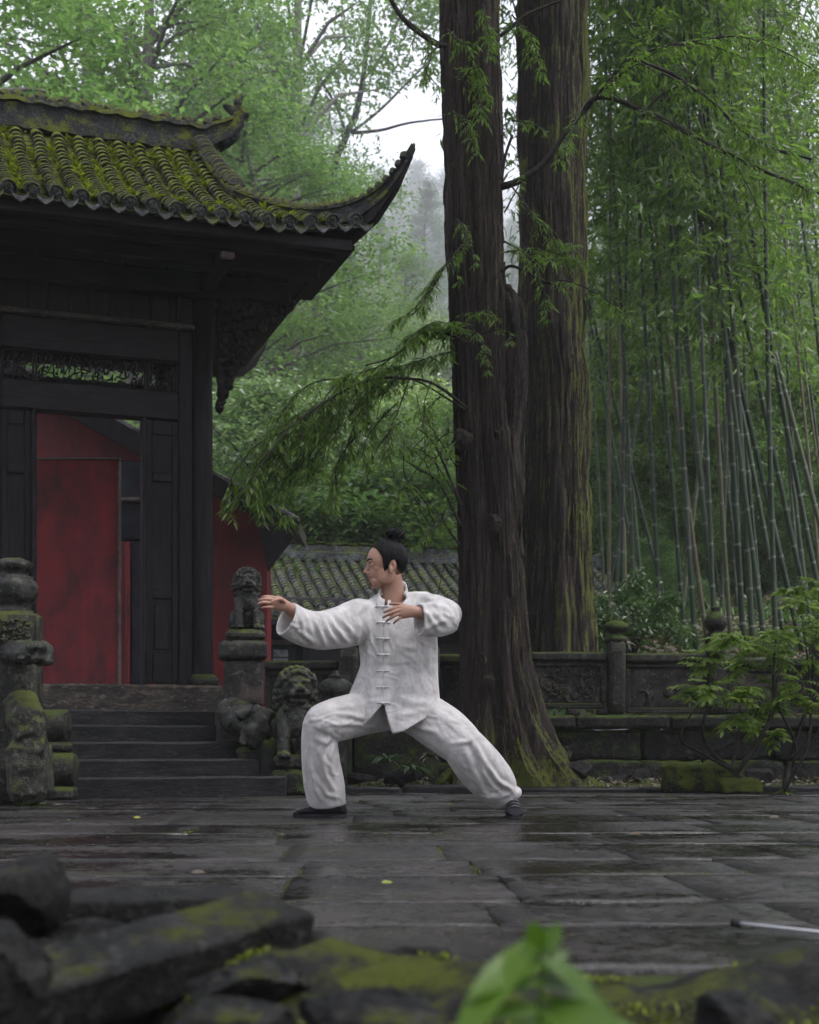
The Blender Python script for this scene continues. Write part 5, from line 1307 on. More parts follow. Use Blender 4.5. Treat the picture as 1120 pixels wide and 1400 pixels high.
ped = thing('lion_pedestal', P(332, 968, YL), 'tall square stone pedestal with a mossy slab top beside the steps', 'pedestal')
def pbox(par, name, px0, px1, py0, py1, Y, d, mat='panel', c=.02, amp=.006, seed=1, rz=0):
    c0 = P((px0+px1)/2, py1, Y); hw = (px1-px0)/2/F*Y; h = (py1-py0)/F*Y
    mw = Matrix.Translation(c0) @ Matrix.Rotation(rz, 4, 'Z')
    return rough(MB().cbox((-hw, -d/2, 0), (hw, d/2, h), c, mw), amp, 5, 4, seed).build(name, M[mat], par, 50)
pbox(ped, 'plinth_block', 309, 362, 863, 878, YL, .34, 'lionmoss', .03, .008, 1, R(8))
pbox(ped, 'cap_slab', 300, 364, 878, 903, YL, .40, 'lionmoss', .02, .008, 2, R(8)); pbox(ped, 'shaft', 307, 360, 903.4, 966, YL, .34, 'panel', .02, .006, 3, R(8)); pbox(ped, 'base', 296, 366, 966.4, 1086, YL+.12, .4, 'stone', .03, .015, 4, R(8))
# scroll stone running down beside the steps
sc2 = thing('scroll_stone', P(345, 1010, 10.35), 'carved stone scroll with curled ends sloping down beside the lion pedestal', 'carving')
m = MB()
m.tube([P(312, 972, 10.6), P(335, 985, 10.45), P(352, 1002, 10.35), P(340, 1020, 10.3)], [.12, .14, .13, .06], 14)
for px, py, r in ((358, 985, .075), (366, 977, .05), (350, 972, .05), (330, 975, .05), (345, 998, .07), (362, 996, .05), (336, 1012, .05)): m.ell(P(px, py, 10.28), (r, r, r))
rough(remesh(m, .016, 1), .012, 12, 0, 3).build('scroll', M['lion'], sc2, True)
pbox(sc2, 'side_block', 352, 384, 1010, 1090, 10.4, .3, 'wallmoss', .03, .02, 8, R(19)); pbox(sc2, 'side_block', 322, 352, 1022, 1090, 10.55, .3, 'stone', .03, .015, 9, R(19))
# front lion on its block
ls2 = lion_shape(False)
put_lion(ls2, 'mossy_stone_lion', 405, 1038, 10.3, .68, R(14), 'mossy stone lion with curly mane crouching low beside the foot of the steps', 'lionmoss')
lp = thing('low_pedestal', P(405, 1086, 10.35), 'low stacked stone block under the mossy lion beside the man\'s bent knee', 'pedestal')
pbox(lp, 'upper_block', 372, 440, 1032, 1052, 10.38, .36, 'stone', .03, .012, 5, R(10)); pbox(lp, 'lower_block', 366, 446, 1052.5, 1088, 10.40, .42, 'wallmoss', .03, .018, 6, R(10))
# urn on a post
ut = thing('stone_urn', P(459, 962, 11.6), 'dark round lidded stone urn behind the man\'s knee', 'urn')
k_ = 11.6/F
rough(MB().lathe(P(459, 962, 11.6), [(.001, 0), (14*k_, 0), (15*k_, 3*k_), (13*k_, 6*k_), (20*k_, 12*k_), (24*k_, 20*k_), (22.5*k_, 27*k_), (16*k_, 32*k_), (9*k_, 35*k_), (.001, 35*k_)], 28), .004, 16).build('bowl', M['lion'], ut, True)
MB().lathe(P(459, 962, 11.6), [(.001, 34*k_), (9*k_, 35.5*k_), (9.5*k_, 38*k_), (5*k_, 40*k_), (4*k_, 43*k_), (2*k_, 45*k_), (.001, 45.5*k_)], 20).build('lid', M['lion'], ut, True)
pbox(ut, 'post', 443, 475, 962.4, 1086, 11.62, .2, 'stone', .02, .01, 7)
# ---------------- big carved newel left of the steps
YN = 8.75
nw = thing('carved_newel', P(25, 1098, YN), 'big weathered stone newel with an urn-shaped finial and jutting carved spout, left of the steps', 'pillar')
kk = YN/F
def nz(py): return CH + (HY-py)/F*YN
nb = MB(); cx_ = (18-CX)*kk
oct_ = lambda r, z: [(cx_ + r*math.cos(R(22.5+45*k))*1.08, YN + r*math.sin(R(22.5+45*k)), z) for k in range(8)]
sh = MB().cbox((cx_-.16, YN-.16, nz(1098)), (cx_+.155, YN+.16, nz(838)), .03); rough(sh, .010, 6, 6, 2).build('shaft', M['stoneold'], nw, 50)
fin = MB().lathe((cx_+.0, YN, nz(838)), [(.001,-.005), (27*kk, -.005), (27*kk, 3*kk), (23*kk, 6*kk), (24*kk, 10*kk), (32*kk, 19*kk), (35*kk, 28*kk), (34*kk, 33*kk), (34.5*kk, 35*kk), (30*kk, 43*kk), (26*kk, 46*kk), (27*kk, 49*kk), (20*kk, 51*kk), (19*kk, 55*kk), (25*kk, 59*kk), (27*kk, 65*kk), (24*kk, 70*kk), (14*kk, 74*kk), (.001, 75*kk)], 32)
rough(fin, .005, 14).build('urn_finial', M['lion'], nw, True)
m = MB(); r5 = random.Random(6)
for k in range(60): m.ell((cx_ + r5.uniform(-.10, .14), YN-.165, nz(r5.uniform(850, 880))), (r5.uniform(.008,.02), .014, r5.uniform(.008,.018)), None, 8, 5)
m.build('carved_flowers', M['stoneold'], nw, True)
m = MB(); 
m.tube([P(10, 893, YN-.05), P(34, 892, YN-.28), P(58, 893, YN-.42)], [.085, .075, .075], 12)
m.cbox((-.06, -.05, -.065), (.06, .06, .055), .02, Matrix.Translation(P(60, 895, YN-.40)) @ Matrix.Rotation(R(25), 4, 'Z'))
for px, py in ((40, 884), (50, 900), (58, 886), (30, 900), (48, 884), (66, 905)): m.ell(P(px, py, YN-.47), (.03,.03,.025))
rough(remesh(m, .012, 1), .010, 18, 0, 4).build('carved_spout', M['lion'], nw, True)
m = MB(); m.tube([P(28, 960, YN-.1), P(36, 985, YN-.22), P(40, 1010, YN-.25)], [.11, .12, .10], 14); m.cbox((-.13, -.12, 0), (.115, .2, .40), .06, Matrix.Translation(P(40, 1098, YN-.22) + Vector((0,0,0))))
m.tube([P(22, 1022, YN-.24), P(64, 1022, YN-.24)], [.085, .085], 16)
rough(remesh(m, .014, 2), .012, 10, 0, 5).build('scroll_foot', M['stoneold'], nw, True)
# drum stones along the left edge of the steps
dsn = thing('drum_stones', P(80, 1090, 9.3), 'row of dark rounded drum stones stepping down the left side of the stairs', 'carving')
for x0, x1, py, r, Yd in ((40, 94, 992, 22, 9.75), (45, 104, 1052, 23, 9.45)):
    A = P(x0, py, Yd); B = P(x1, py, Yd); rr = r/F*Yd
    m = MB().tube([A, A.lerp(B, .03), A.lerp(B, .94), B], [rr*.9, rr, rr, rr*.9], 24); rough(m, .006, 9, 0, x0).build('drum', M['stone'], dsn, True)
for x0, x1, p0, p1, Yd, sd in ((40, 96, 1015.5, 1028, 9.75, 1), (48, 104, 1076, 1094, 9.4, 3), (45, 92, 1028.5, 1090, 9.85, 2)):
    c0 = P((x0+x1)/2, p1, Yd); pbox(dsn, 'bed_stone', x0, x1, p0, p1, Yd, .34, 'stone', .02, .01, sd, R(8))
# moss-covered blocks on the right of the paving
for nm, x0, x1, p0, p1, Y, lab in (('mossy_block', 908, 1010, 1044, 1084, 10.98, 'large moss-covered stone block at the paving edge by the leafy shrub'), ('mossy_block', 980, 1037, 1064, 1085, 10.72, 'small moss-covered stone block in front of the larger mossy block')):
    c0 = P((x0+x1)/2, p1, Y); hw = (x1-x0)/2/F*Y; h = (p1-p0)/F*Y
    single(nm, rough(MB().cbox((-hw, -.16, -.01), (hw, .16, h), .025, Matrix.Translation(c0)), .014, 7, 6, x0), M['mossblock'], c0, lab, 'stone block', 'moss-covered blocks', 50)
# loose stones along the garden strip
def boulder(px, py, Y, r, label, mat='rockdark', sc=(1,1,.7), seed=0, name='garden_rock', group='loose stones in the planted strip', amp=.28, nu=40, ang=True):
    c = P(px, py, Y); m = MB().ell((0,0,0), (1,1,1), None, nu, nu*2//3); o = Vector((seed*5.1, seed*2.3, seed))
    vv = []
    for p in m.v:
        p = Vector(p); q = p.copy()
        if ang:
            rs_ = random.Random(seed)
            for k in range(12):
                n = Vector((rs_.gauss(0,1), rs_.gauss(0,1), rs_.gauss(0,1))).normalized(); d = q.dot(n) - rs_.uniform(.45,.8)
                if d > 0: q -= n*d
        q = q + amp*.16*mnoise.noise_vector(q*1.8 + o) + amp*.24*mnoise.noise_vector(q*5 + o) + amp*.13*mnoise.noise_vector(q*12 + o)
        vv.append((c.x + q.x*r*sc[0], c.y + q.y*r*sc[1], c.z + q.z*r*sc[2]))
    m.v = vv
    return single(name, m, M[mat], c, label, 'rock', group, 30)
boulder(795, 1058, 11.5, .13, 'sharp dark stone at the end of the tree roots', seed=2, sc=(1.0,.8,.85))
boulder(768, 1035, 11.9, .12, 'broken pale stone leaning behind the tree roots', seed=3, mat='stone', sc=(.9,.7,.9))
boulder(838, 1066, 12.1, .10, 'flat stone lying under the terrace wall', seed=4, sc=(1.5,.8,.6))
boulder(1040, 1062, 12.0, .15, 'dark stone behind the shrub stems', seed=5, sc=(1.3,.8,.8))
boulder(612, 1066, 11.5, .13, 'bright mossy stone between the man\'s legs near the trunk', seed=6, mat='mossblock', sc=(.8,.8,.95))
boulder(548, 1062, 11.6, .14, 'root-wrapped stone under the man beside the spiky plant', seed=7, sc=(1.3,.8,.7))
boulder(488, 1064, 11.6, .12, 'low stone under the man\'s bent leg', seed=8, sc=(1.4,.8,.6), mat='rock')
boulder(876, 1058, 12.1, .11, 'squat stone left of the large mossy block', seed=9, sc=(1.1,.8,.8))
# ------------------------------------------------------------------ small plants and ground litter
def leafpoly(m, p, d, n, L, w_, droop=.2, seg=4):
    """a curved leaf of two rows of quads"""
    d = d.normalized(); s = d.cross(n).normalized(); n = s.cross(d); rows = []
    for i in range(seg+1):
        t = i/seg; ww = w_*math.sin(math.pi*min(1, .10+.90*t))**.8 * (1 if i < seg else .05); c = p + d*L*t - Vector((0,0,1))*droop*L*t*t
        rows.append([c - s*ww + n*ww*.25, c, c + s*ww + n*ww*.25])
    return m.rings(rows, False, False)
# leafy shrub with flat tiers of pinnate leaves at the right edge
YS_ = 10.6
shr = thing('leafy_shrub', P(1040, 1080, YS_), 'young shrub with dark stems and flat tiers of bright pinnate leaves at the right edge', 'shrub')
stems = [[(1032, 1080), (1000, 1052), (975, 1030), (960, 1000), (968, 960), (972, 905)], [(1000, 1052), (960, 1030), (930, 1005), (972, 975), (972, 900)][:3] + [(972, 940)], [(1006, 1058), (1040, 1010), (1056, 970), (1058, 905), (1062, 860)],
         [(1072, 1082), (1080, 1040), (1095, 990), (1108, 950), (1112, 880)], [(1074, 1075), (1088, 1020), (1062, 960), (1064, 915)], [(1072, 1082), (1104, 1020), (1108, 940), (1096, 840)], [(1000, 1052), (1010, 1000), (1012, 960)], [(975, 1030), (1012, 1010), (1030, 985), (1040, 960)], [(1080, 1040), (1118, 1000), (1135, 940)]]
for k, s in enumerate(stems):
    pts = [Vector(p) for p in spline([(*P(x, y, YS_ + .12*math.sin(k*2+i)),) for i, (x, y) in enumerate(s)], 18)]
    MB().tube(pts, [lerp(4.2 if k in (0, 2, 3) else 2.6, 1.0, i/17)/F*YS_ for i in range(18)], 7).build('stem', M['twig'], shr, True)
lm = MB(); rl = random.Random(17); rach = MB()
def pinnate(p, d, L, npair, lw):
    d = Vector(d).normalized(); pts = [p + d*L*t - Vector((0,0,1))*.18*L*t*t for t in (0, .25, .5, .75, 1)]
    rach.tube(pts, .0022, 3, False)
    for k in range(npair+1):
        u = (k+1)/(npair+1)*4; i = min(3, int(u)); q = pts[i].lerp(pts[i+1], u-i)
        for s in ((-1, 1) if k < npair else (0,)):
            lat = d.cross(Vector((0,0,1))).normalized()
            ld = (lat*s + d*(.55 if s else 1) + Vector((0,0,rl.uniform(-.25,.12)))).normalized(); l = lw*rl.uniform(.8, 1.15)*(1.1-.35*abs(k/npair-.4))
            leafpoly(lm, q, ld, Vector((rl.uniform(-.9,.9), rl.uniform(-1.1,.3), 1)), l, l*.21, .35, 3)
tiers = [(972, 905, 34), (968, 930, 26), (985, 870, 34), (1012, 905, 34), (1040, 868, 34), (1058, 900, 36), (1062, 855, 30), (1092, 832, 30), (1108, 870, 34), (1020, 935, 30), (1042, 925, 28), (972, 950, 24), (1000, 958, 26), (1030, 965, 26), (1056, 955, 28), (1100, 930, 34), (1112, 900, 32), (1012, 985, 26), (1040, 990, 22), (1064, 1000, 20), (1115, 960, 30), (948, 942, 18), (958, 908, 20), (1075, 815, 24), (1115, 810, 24), (1000, 870, 24), (1025, 880, 28), (1080, 880, 30), (1128, 850, 26), (1095, 960, 22)]
for px, py, spd in tiers:
    c = P(px, py, YS_ + rl.uniform(-.25, .25)) + Vector((rl.uniform(-.05,.05), 0, rl.uniform(-.05,.05)))
    for k in range(10):
        ph = rl.uniform(0, 6.28); pinnate(c + Vector((rl.uniform(-.04,.04), rl.uniform(-.05,.05), rl.uniform(-.045,.045))), (math.cos(ph), math.sin(ph), rl.uniform(-.45,.4)), spd/F*YS_*rl.uniform(.6, 1.3), 6, rl.uniform(.045, .07))
lm.build('foliage', M['pinnate'], shr); tag(rach.build('leaf_stalks', M['pinnate'], shr), kind='stuff')
# spiky grass-like plant between the man's legs
def tuftplant(name, px, py, Y, n, L, w_, label, mat, seed, up=.5):
    r = random.Random(seed); c = P(px, py, Y); o = thing(name, c, label, 'plant'); m = MB()
    for k in range(n):
        ph = r.uniform(0, 6.28); leafpoly(m, c + Vector((r.uniform(-.02,.02), r.uniform(-.02,.02), 0)), Vector((math.cos(ph), math.sin(ph)*.7, r.uniform(up*.3, up*2))), Vector((0,0,1)), L*r.uniform(.6,1.15), w_, .55, 6)
    m.build('leaves', M[mat], o); return o
tuftplant('spiky_plant', 529, 1040, 11.4, 46, .24, .008, 'spiky strap-leaved plant seen between the man\'s legs', 'shrub', 1)
tuftplant('fern', 560, 1052, 11.45, 26, .2, .014, 'small drooping fern beside the spiky plant', 'shrub', 2, .3)
tuftplant('fern', 40, 1102, 8.5, 16, .12, .009, 'small grass tuft at the foot of the carved newel', 'spray', 3, .4)
tuftplant('fern', 885, 1070, 10.98, 12, .10, .008, 'tiny weed at the paving edge left of the mossy blocks', 'pinnate', 4, .5)
tuftplant('fern', 1075, 1085, 10.55, 12, .12, .009, 'tiny weed under the leafy shrub at the paving edge', 'pinnate', 5, .5)
tuftplant('fern', 590, 1035, 11.7, 20, .17, .012, 'brownish fern frond clump against the trunk behind the man', 'litter', 6, .4)
# leaf litter in the strip and behind the wall
lt = MB(); r = random.Random(8)
def litter(p, L):
    n = Vector((r.gauss(0,.5), r.gauss(0,.5), 1)).normalized(); a = n.orthogonal().normalized(); a = Quaternion(n, r.uniform(0,6.28)) @ a; b = n.cross(a)
    lt.add([p, p + a*L*.5 + b*L*.25, p + a*L, p + a*L*.5 - b*L*.25], [(0,1,2,3)])
for _ in range(2600):
    x = r.uniform(-1.1, 6.5); y = r.uniform(11.2, 12.4); litter(Vector((x, y, .0 + .05*sm(11.2, 12, y) + r.uniform(0,.03))), r.uniform(.03,.07))
for _ in range(1200):
    x, y = r.gauss(3.05, .5), r.uniform(12.9, 13.8); litter(Vector((x, y, ground_z(x, y) + .16*math.exp(-((x-2.4)/.6)**2) + r.uniform(.3,.55)*math.exp(-((x-2.35)/.55)**2))), r.uniform(.05,.11))
for _ in range(5000):
    y = r.uniform(13.2, 24); x = r.uniform(.13*y, .34*y); litter(Vector((x, y, ground_z(x, y) + r.uniform(0,.06))), r.uniform(.06,.13))
tag(lt.build('leaf_litter', M['litter']), kind='stuff')
lt = MB()
for _ in range(2400):
    x = r.choice((r.uniform(-1.1, 1.1), r.uniform(1.0, 6.5))); y = r.uniform(11.25, 12.3); p = Vector((x, y, r.uniform(0,.03)))
    if mnoise.noise(Vector((x*1.7, y*1.7, 3))) < .05: continue
    blade(lt, p, (r.uniform(-1,1), r.uniform(-1,1), r.uniform(.6,1.6)), r.uniform(.03,.09), r.uniform(.006,.014))
for _ in range(9000):
    y = r.uniform(13.6, 26); x = r.uniform(.10*y, .34*y)
    if mnoise.noise(Vector((x*.6, y*.6, 7))) < .02: continue
    blade(lt, Vector((x, y, ground_z(x, y))), (r.uniform(-1,1), r.uniform(-1,1), r.uniform(.5,1.6)), r.uniform(.08,.3), r.uniform(.02,.06))
tag(lt.build('undergrowth', M['shrub']), kind='stuff')
# fallen leaves on the paving
for k, (px, py, lab, L) in enumerate(((523, 1207, 'single yellow-green leaf fallen on the middle of the paving', .03), (183, 1118, 'small yellowish leaf on the paving in front of the steps', .035), (262, 1193, 'dull fallen leaf lying on the paving behind the flat slab', .04), (1052, 1117, 'small fallen leaf on the paving at the far right', .05), (860, 1140, 'small brown fallen leaf on the paving right of the man', .05))):
    Y = (CH - .008)*F/(py - HY); c = P(px, py, Y); m = MB(); leafpoly(m, c, Vector((1, .5 - k*.3, .1)), Vector((.1, -.5, 1)), L, L*.28, .1, 4)
    single('fallen_leaf', m, M['yleaf' if k < 2 else 'litter'], c, lab, 'leaf', 'fallen leaves on the paving')

lt = MB(); r = random.Random(91)
for _ in range(1500):
    y = 2.4 + 8.4*r.random()**.8; x = r.uniform(-.33, .33)*y; p = Vector((x, y, r.uniform(.001, .004))); L = r.uniform(.006, .022); a = r.uniform(0, 6.28); d = Vector((math.cos(a), math.sin(a), r.uniform(0, .15))); n_ = Vector((-d.y, d.x, 0))*L*r.uniform(.08, .3)
    lt.add([p, p + d*L*.5 + n_, p + d*L, p + d*L*.5 - n_], [(0,1,2,3)])
tag(lt.build('paving_debris', M['litter']), kind='stuff')

jm = MB(); r = random.Random(23); jp = [(q.matrix_local.translation + pave.location, q.matrix_local.to_scale(), q.matrix_local.to_euler().z) for q in pave.children if q.name.startswith('paving_slab')]
for c, sc_, az in jp:
    for _ in range(26):
        if r.random() < .5: lx, ly = r.uniform(-.5, .5)*sc_.x, .5*sc_.y
        else: lx, ly = .5*sc_.x, r.uniform(-.5, .5)*sc_.y
        x, y = c.x + lx, c.y + ly
        if mnoise.noise(Vector((x*1.8, y*1.8, 12))) < .26 or y > 10.8: continue
        for _q in range(4): blade(jm, Vector((x + r.gauss(0,.008), y + r.gauss(0,.006), -.008)), (r.uniform(-1,1), r.uniform(-1,1), r.uniform(.3,1.2)), r.uniform(.005,.013), r.uniform(.004,.007))
tag(jm.build('joint_moss', M['mosstuft']), kind='stuff')
# ------------------------------------------------------------------ foreground rocks, moss and seedling
fb = MB(); nx, ny = 80, 34
for j in range(ny):
    for i in range(nx):
        x = -1.6 + 3.2*i/(nx-1); y = .55 + 1.75*j/(ny-1)
        z = -.03 + .05*mnoise.noise(Vector((x*5, y*5, 3))) + .02*mnoise.noise(Vector((x*14, y*14, 3))) - .03*sm(1.9, 2.2, y)
        z += .12*math.exp(-((x+.10)/.42)**2 - ((y-1.75)/.32)**2) + .125*math.exp(-((x-.66)/.42)**2 - ((y-1.72)/.22)**2) - .03*math.exp(-((x-.27)/.10)**2)
        fb.v.append((x, y, z))
for j in range(ny-1):
    for i in range(nx-1): fb.f.append((j*nx+i, j*nx+i+1, (j+1)*nx+i+1, (j+1)*nx+i))
tag(fb.build('mossy_bank', M['mossbank'], smooth=True), kind='structure')
boulder(18, 1225, 1.75, .115, 'large dark rounded rock at the left edge of the foreground', seed=21, sc=(.62,.8,.62), name='foreground_rock', group='foreground rocks', nu=40)
boulder(-12, 1330, 1.45, .11, 'shadowed rock at the bottom left corner', seed=22, sc=(.55,.8,.9), name='foreground_rock', group='foreground rocks', nu=40)
boulder(108, 1300, 1.75, .10, 'pale rock with a yellow-green moss patch behind the tilted slab', seed=23, sc=(1.05,.8,.48), mat='rock', name='foreground_rock', group='foreground rocks', nu=40)
boulder(60, 1345, 1.6, .09, 'brown earthy rock beneath the tilted slab', seed=24, sc=(1.0,.9,.55), name='foreground_rock', group='foreground rocks', nu=36)
def fslab(pts_front, thick_px, Y0, Y1, depth, label, seed, mat='rockdark', up=.02):
    """slab whose front upper edge runs through two photo points at their own distances"""
    (ax_, ay), (bx_, by) = pts_front; A = P(ax_, ay, Y0); B = P(bx_, by, Y1); d = (B-A); L = d.length; xx = d.normalized(); yy = Vector((0,0,1)).cross(xx).normalized(); yy = (yy + Vector((0,0,up))).normalized(); zz = xx.cross(yy)
    mw = Matrix(((xx.x, yy.x, zz.x, A.x), (xx.y, yy.y, zz.y, A.y), (xx.z, yy.z, zz.z, A.z), (0,0,0,1)))
    t = thick_px/F*(Y0+Y1)/2; depth *= .8
    m = MB().cbox((0, 0, -t), (L, depth, 0), t*.07, mw); rough(m, t*.07, 8, 9, seed); rough(m, t*.045, 30, 0, seed)
    return single('stone_slab', m, M[mat], A, label, 'stone slab', 'broken slabs in the foreground', 32)
fslab([(52, 1238), (352, 1228)], 44, 2.0, 2.15, .16, 'flat broken slab lying level at the edge of the paving', 31, 'rockdark', .1)
fslab([(-20, 1382), (432, 1246)], 78, 1.38, 1.85, .13, 'big tilted mossy slab slanting up to the right in the foreground', 33, 'rock', .25)
fslab([(196, 1300), (330, 1282)], 40, 1.85, 1.95, .10, 'small broken slab wedged between the tilted slab and the flat one', 34, 'rockdark', .15)
for k, (px, py, Y, rr, sc, lab, mt) in enumerate(((330, 1352, 1.6, .07, (1.2,1,.55), 'mossy stone just right of the tilted slab', 'rock'), (430, 1348, 1.72, .08, (1.3,1,.5), 'low mossy stone in the middle of the bottom edge', 'rock'), (560, 1338, 1.75, .09, (1.3,1,.45), 'mossy stone just left of the seedling', 'rock'),
        (1010, 1395, 1.5, .06, (1,1,.6), 'dark stone among the moss at the bottom right', 'rockdark'), (300, 1398, 1.4, .06, (1.3,1,.6), 'dark mossy stone at the bottom under the tilted slab', 'rock'), (500, 1400, 1.4, .07, (1.4,1,.6), 'dull mossy stone at the bottom edge left of the seedling', 'rock'))):
    boulder(px, py, Y, rr, lab, mt, sc, 50+k, 'foreground_rock', 'foreground rocks', nu=34)
# moss cushions (tiny blades) on the bank
m = MB(); r = random.Random(44)
for _ in range(16000):
    x = r.uniform(-.55, .85); y = r.uniform(1.3, 2.0)
    if mnoise.noise(Vector((x*6, y*6, 9))) < .08: continue
    z = -.03 + .05*mnoise.noise(Vector((x*5, y*5, 3))) + .02*mnoise.noise(Vector((x*14, y*14, 3))) - .03*sm(1.9, 2.2, y) + .12*math.exp(-((x+.10)/.42)**2 - ((y-1.75)/.32)**2) + .125*math.exp(-((x-.66)/.42)**2 - ((y-1.72)/.22)**2) - .03*math.exp(-((x-.27)/.10)**2)
    blade(m, Vector((x, y, z-.002)), (r.uniform(-1,1), r.uniform(-1,1), r.uniform(.5,1.5)), r.uniform(.006,.016), r.uniform(.003,.006))
tag(m.build('moss_cushions', M['mosstuft']), kind='stuff')
# broad-leaved seedling close to the lens
YF = 1.0
sd_ = thing('seedling', P(742, 1420, YF), 'bright green broad-leaved seedling close to the lens at the bottom edge', 'plant')
def bigleaf(x0, y0, x1, y1, wpx, dy=0, nrm=(0,-.6,.8), droop=.15):
    a, b = P(x0, y0, YF), P(x1, y1, YF+dy); m = MB(); leafpoly(m, a, b-a, Vector(nrm), (b-a).length, wpx/F*YF, droop, 9); o = m.build('leaf', M['fore'], sd_, True); return o
MB().tube([P(742, 1440, YF), P(738, 1380, YF), P(741, 1320, YF), P(742, 1295, YF)], [.0022,.002,.0016,.001], 6).build('stem', M['fore'], sd_, True)
bigleaf(728, 1290, 616, 1405, 30, -.05, (-.5,-.7,.6), .25); bigleaf(738, 1315, 640, 1330, 26, -.03, (-.2,-.7,.7), .3)
bigleaf(742, 1312, 850, 1380, 13, .0, (.4,-.7,.6), .2); bigleaf(742, 1330, 815, 1310, 18, .02, (.2,-.5,.8), .45)
bigleaf(741, 1300, 726, 1258, 16, .0, (-.4,-.8,.3), 0); bigleaf(742, 1300, 766, 1262, 15, .01, (.5,-.8,.3), 0); bigleaf(742, 1305, 715, 1288, 9, -.01, (-.3,-.6,.7), .1)
bigleaf(741, 1340, 690, 1352, 12, -.02, (-.2,-.6,.7), .1); bigleaf(742, 1345, 800, 1352, 12, .02, (.3,-.5,.8), .1); bigleaf(742, 1322, 778, 1296, 9, .01, (.3,-.6,.6), .1); bigleaf(742, 1365, 905, 1402, 14, .03, (.2,-.5,.9), .15); bigleaf(740, 1380, 655, 1385, 17, -.02, (0,-.6,.8), .1); bigleaf(742, 1385, 850, 1405, 32, -.03, (0,-.6,.8), .05); bigleaf(740, 1395, 690, 1430, 22, -.05, (-.2,-.7,.7), .2); bigleaf(742, 1350, 895, 1385, 15, .08, (.2,-.4,.9), .3)
sd2 = thing('sprout', P(432, 1325, 1.8), 'tiny bright sprout beside the end of the tilted slab', 'plant'); m = MB()
for k in range(6): leafpoly(m, P(432, 1322, 1.8), Vector((math.cos(k*1.1), math.sin(k*1.1)*.6, .35)), Vector((0,0,1)), .026, .007, .2, 4)
m.build('leaves', M['fore'], sd2)
# thin grey rod lying on the paving at the right
Y = (CH-.012)*F/(1263-HY); a = P(1005, 1262, Y); b = P(1150, 1278, (CH-.012)*F/(1275-HY))
rd = thing('thin_rod', a, 'thin grey metal rod with a dark end lying on the paving at right', 'rod')
MB().tube([a + (b-a)*.02, b], .004, 10).build('shaft', M['metal'], rd, True); MB().tube([a - (b-a)*.03, a + (b-a)*.05], [.008, .009], 10).build('end_cap', M['sole'], rd, True)
# ------------------------------------------------------------------ the man, in a low bow stance
YM = 7.05; K = YM/F
def Q(px, py, dy=0.0): return P(px, py, YM + dy)
def limbm(m, rows, n=28, sub=3, ex=1.0):
    """rows of (px, py, dy, half width px, half depth px); returns ring frames"""
    rows = [tuple(float(x) for x in q) for q in spline(rows, (len(rows)-1)*sub+1)] if sub > 1 else rows
    c = [Q(*r[:3]) for r in rows]; rs = []; wprev = None
    for i, r in enumerate(rows):
        t = (c[min(i+1, len(c)-1)] - c[max(i-1, 0)]).normalized(); w_ = t.cross(Vector((0,1,0)))
        w_ = w_.normalized() if w_.length > .15 else wprev
        if wprev is not None and w_.dot(wprev) < 0: w_ = -w_
        wprev = w_; d = w_.cross(t).normalized()
        rs.append([c[i] + w_*r[3]*K*math.cos(2*math.pi*j/n) + d*r[4]*K*math.sin(2*math.pi*j/n) for j in range(n)])
    m.rings(rs); return c, rs
def cavity(m, rows, end, n=28):
    """limb whose far end is an open cuff: the loft turns inside and runs back"""
    rows = [tuple(float(x) for x in q) for q in spline(rows, (len(rows)-1)*3+1)]
    l = rows[-1]; p = np.array(l[:3]); q = np.array(rows[-4][:3]); d = (q-p)
    th = end
    inner = [(*(p + d*0.0), l[3]-th, l[4]-th), (*(p + d*.5), l[3]-th-1, l[4]-th-1), (*(p + d*1.1), l[3]*.55, l[4]*.55)]
    c = [Q(*r[:3]) for r in rows]; t = (c[-1]-c[-3]).normalized(); rs = []; wprev = None
    allr = rows + inner
    cc = [Q(*r[:3]) for r in allr]
    for i, r in enumerate(allr):
        if i < len(rows)-1: t = (cc[i+1] - cc[max(i-1,0)]).normalized()
        w_ = t.cross(Vector((0,1,0))); w_ = w_.normalized() if w_.length > .15 else wprev
        if wprev is not None and w_.dot(wprev) < 0: w_ = -w_
        wprev = w_; dd = w_.cross(t).normalized()
        rs.append([cc[i] + w_*r[3]*K*math.cos(2*math.pi*j/n) + dd*r[4]*K*math.sin(2*math.pi*j/n) for j in range(n)])
    m.rings(rs)
man = thing('person', Q(550, 1118), 'man in loose white suit holding a low wide martial arts stance, one arm reaching out', 'person')
# ---- jacket
j = MB()
limbm(j, [(536, 812, .05, 14, 9), (536, 815, .045, 26, 16), (537, 821, .04, 44, 23), (540, 832, .035, 59, 30), (542, 848, .03, 58, 34), (544, 868, .02, 54.5, 36), (545, 890, .01, 53, 36), (546, 912, .01, 52.5, 35.5), (547, 930, .02, 50, 34), (547, 942, .04, 46, 30), (546, 952, .05, 38, 26)], 40)
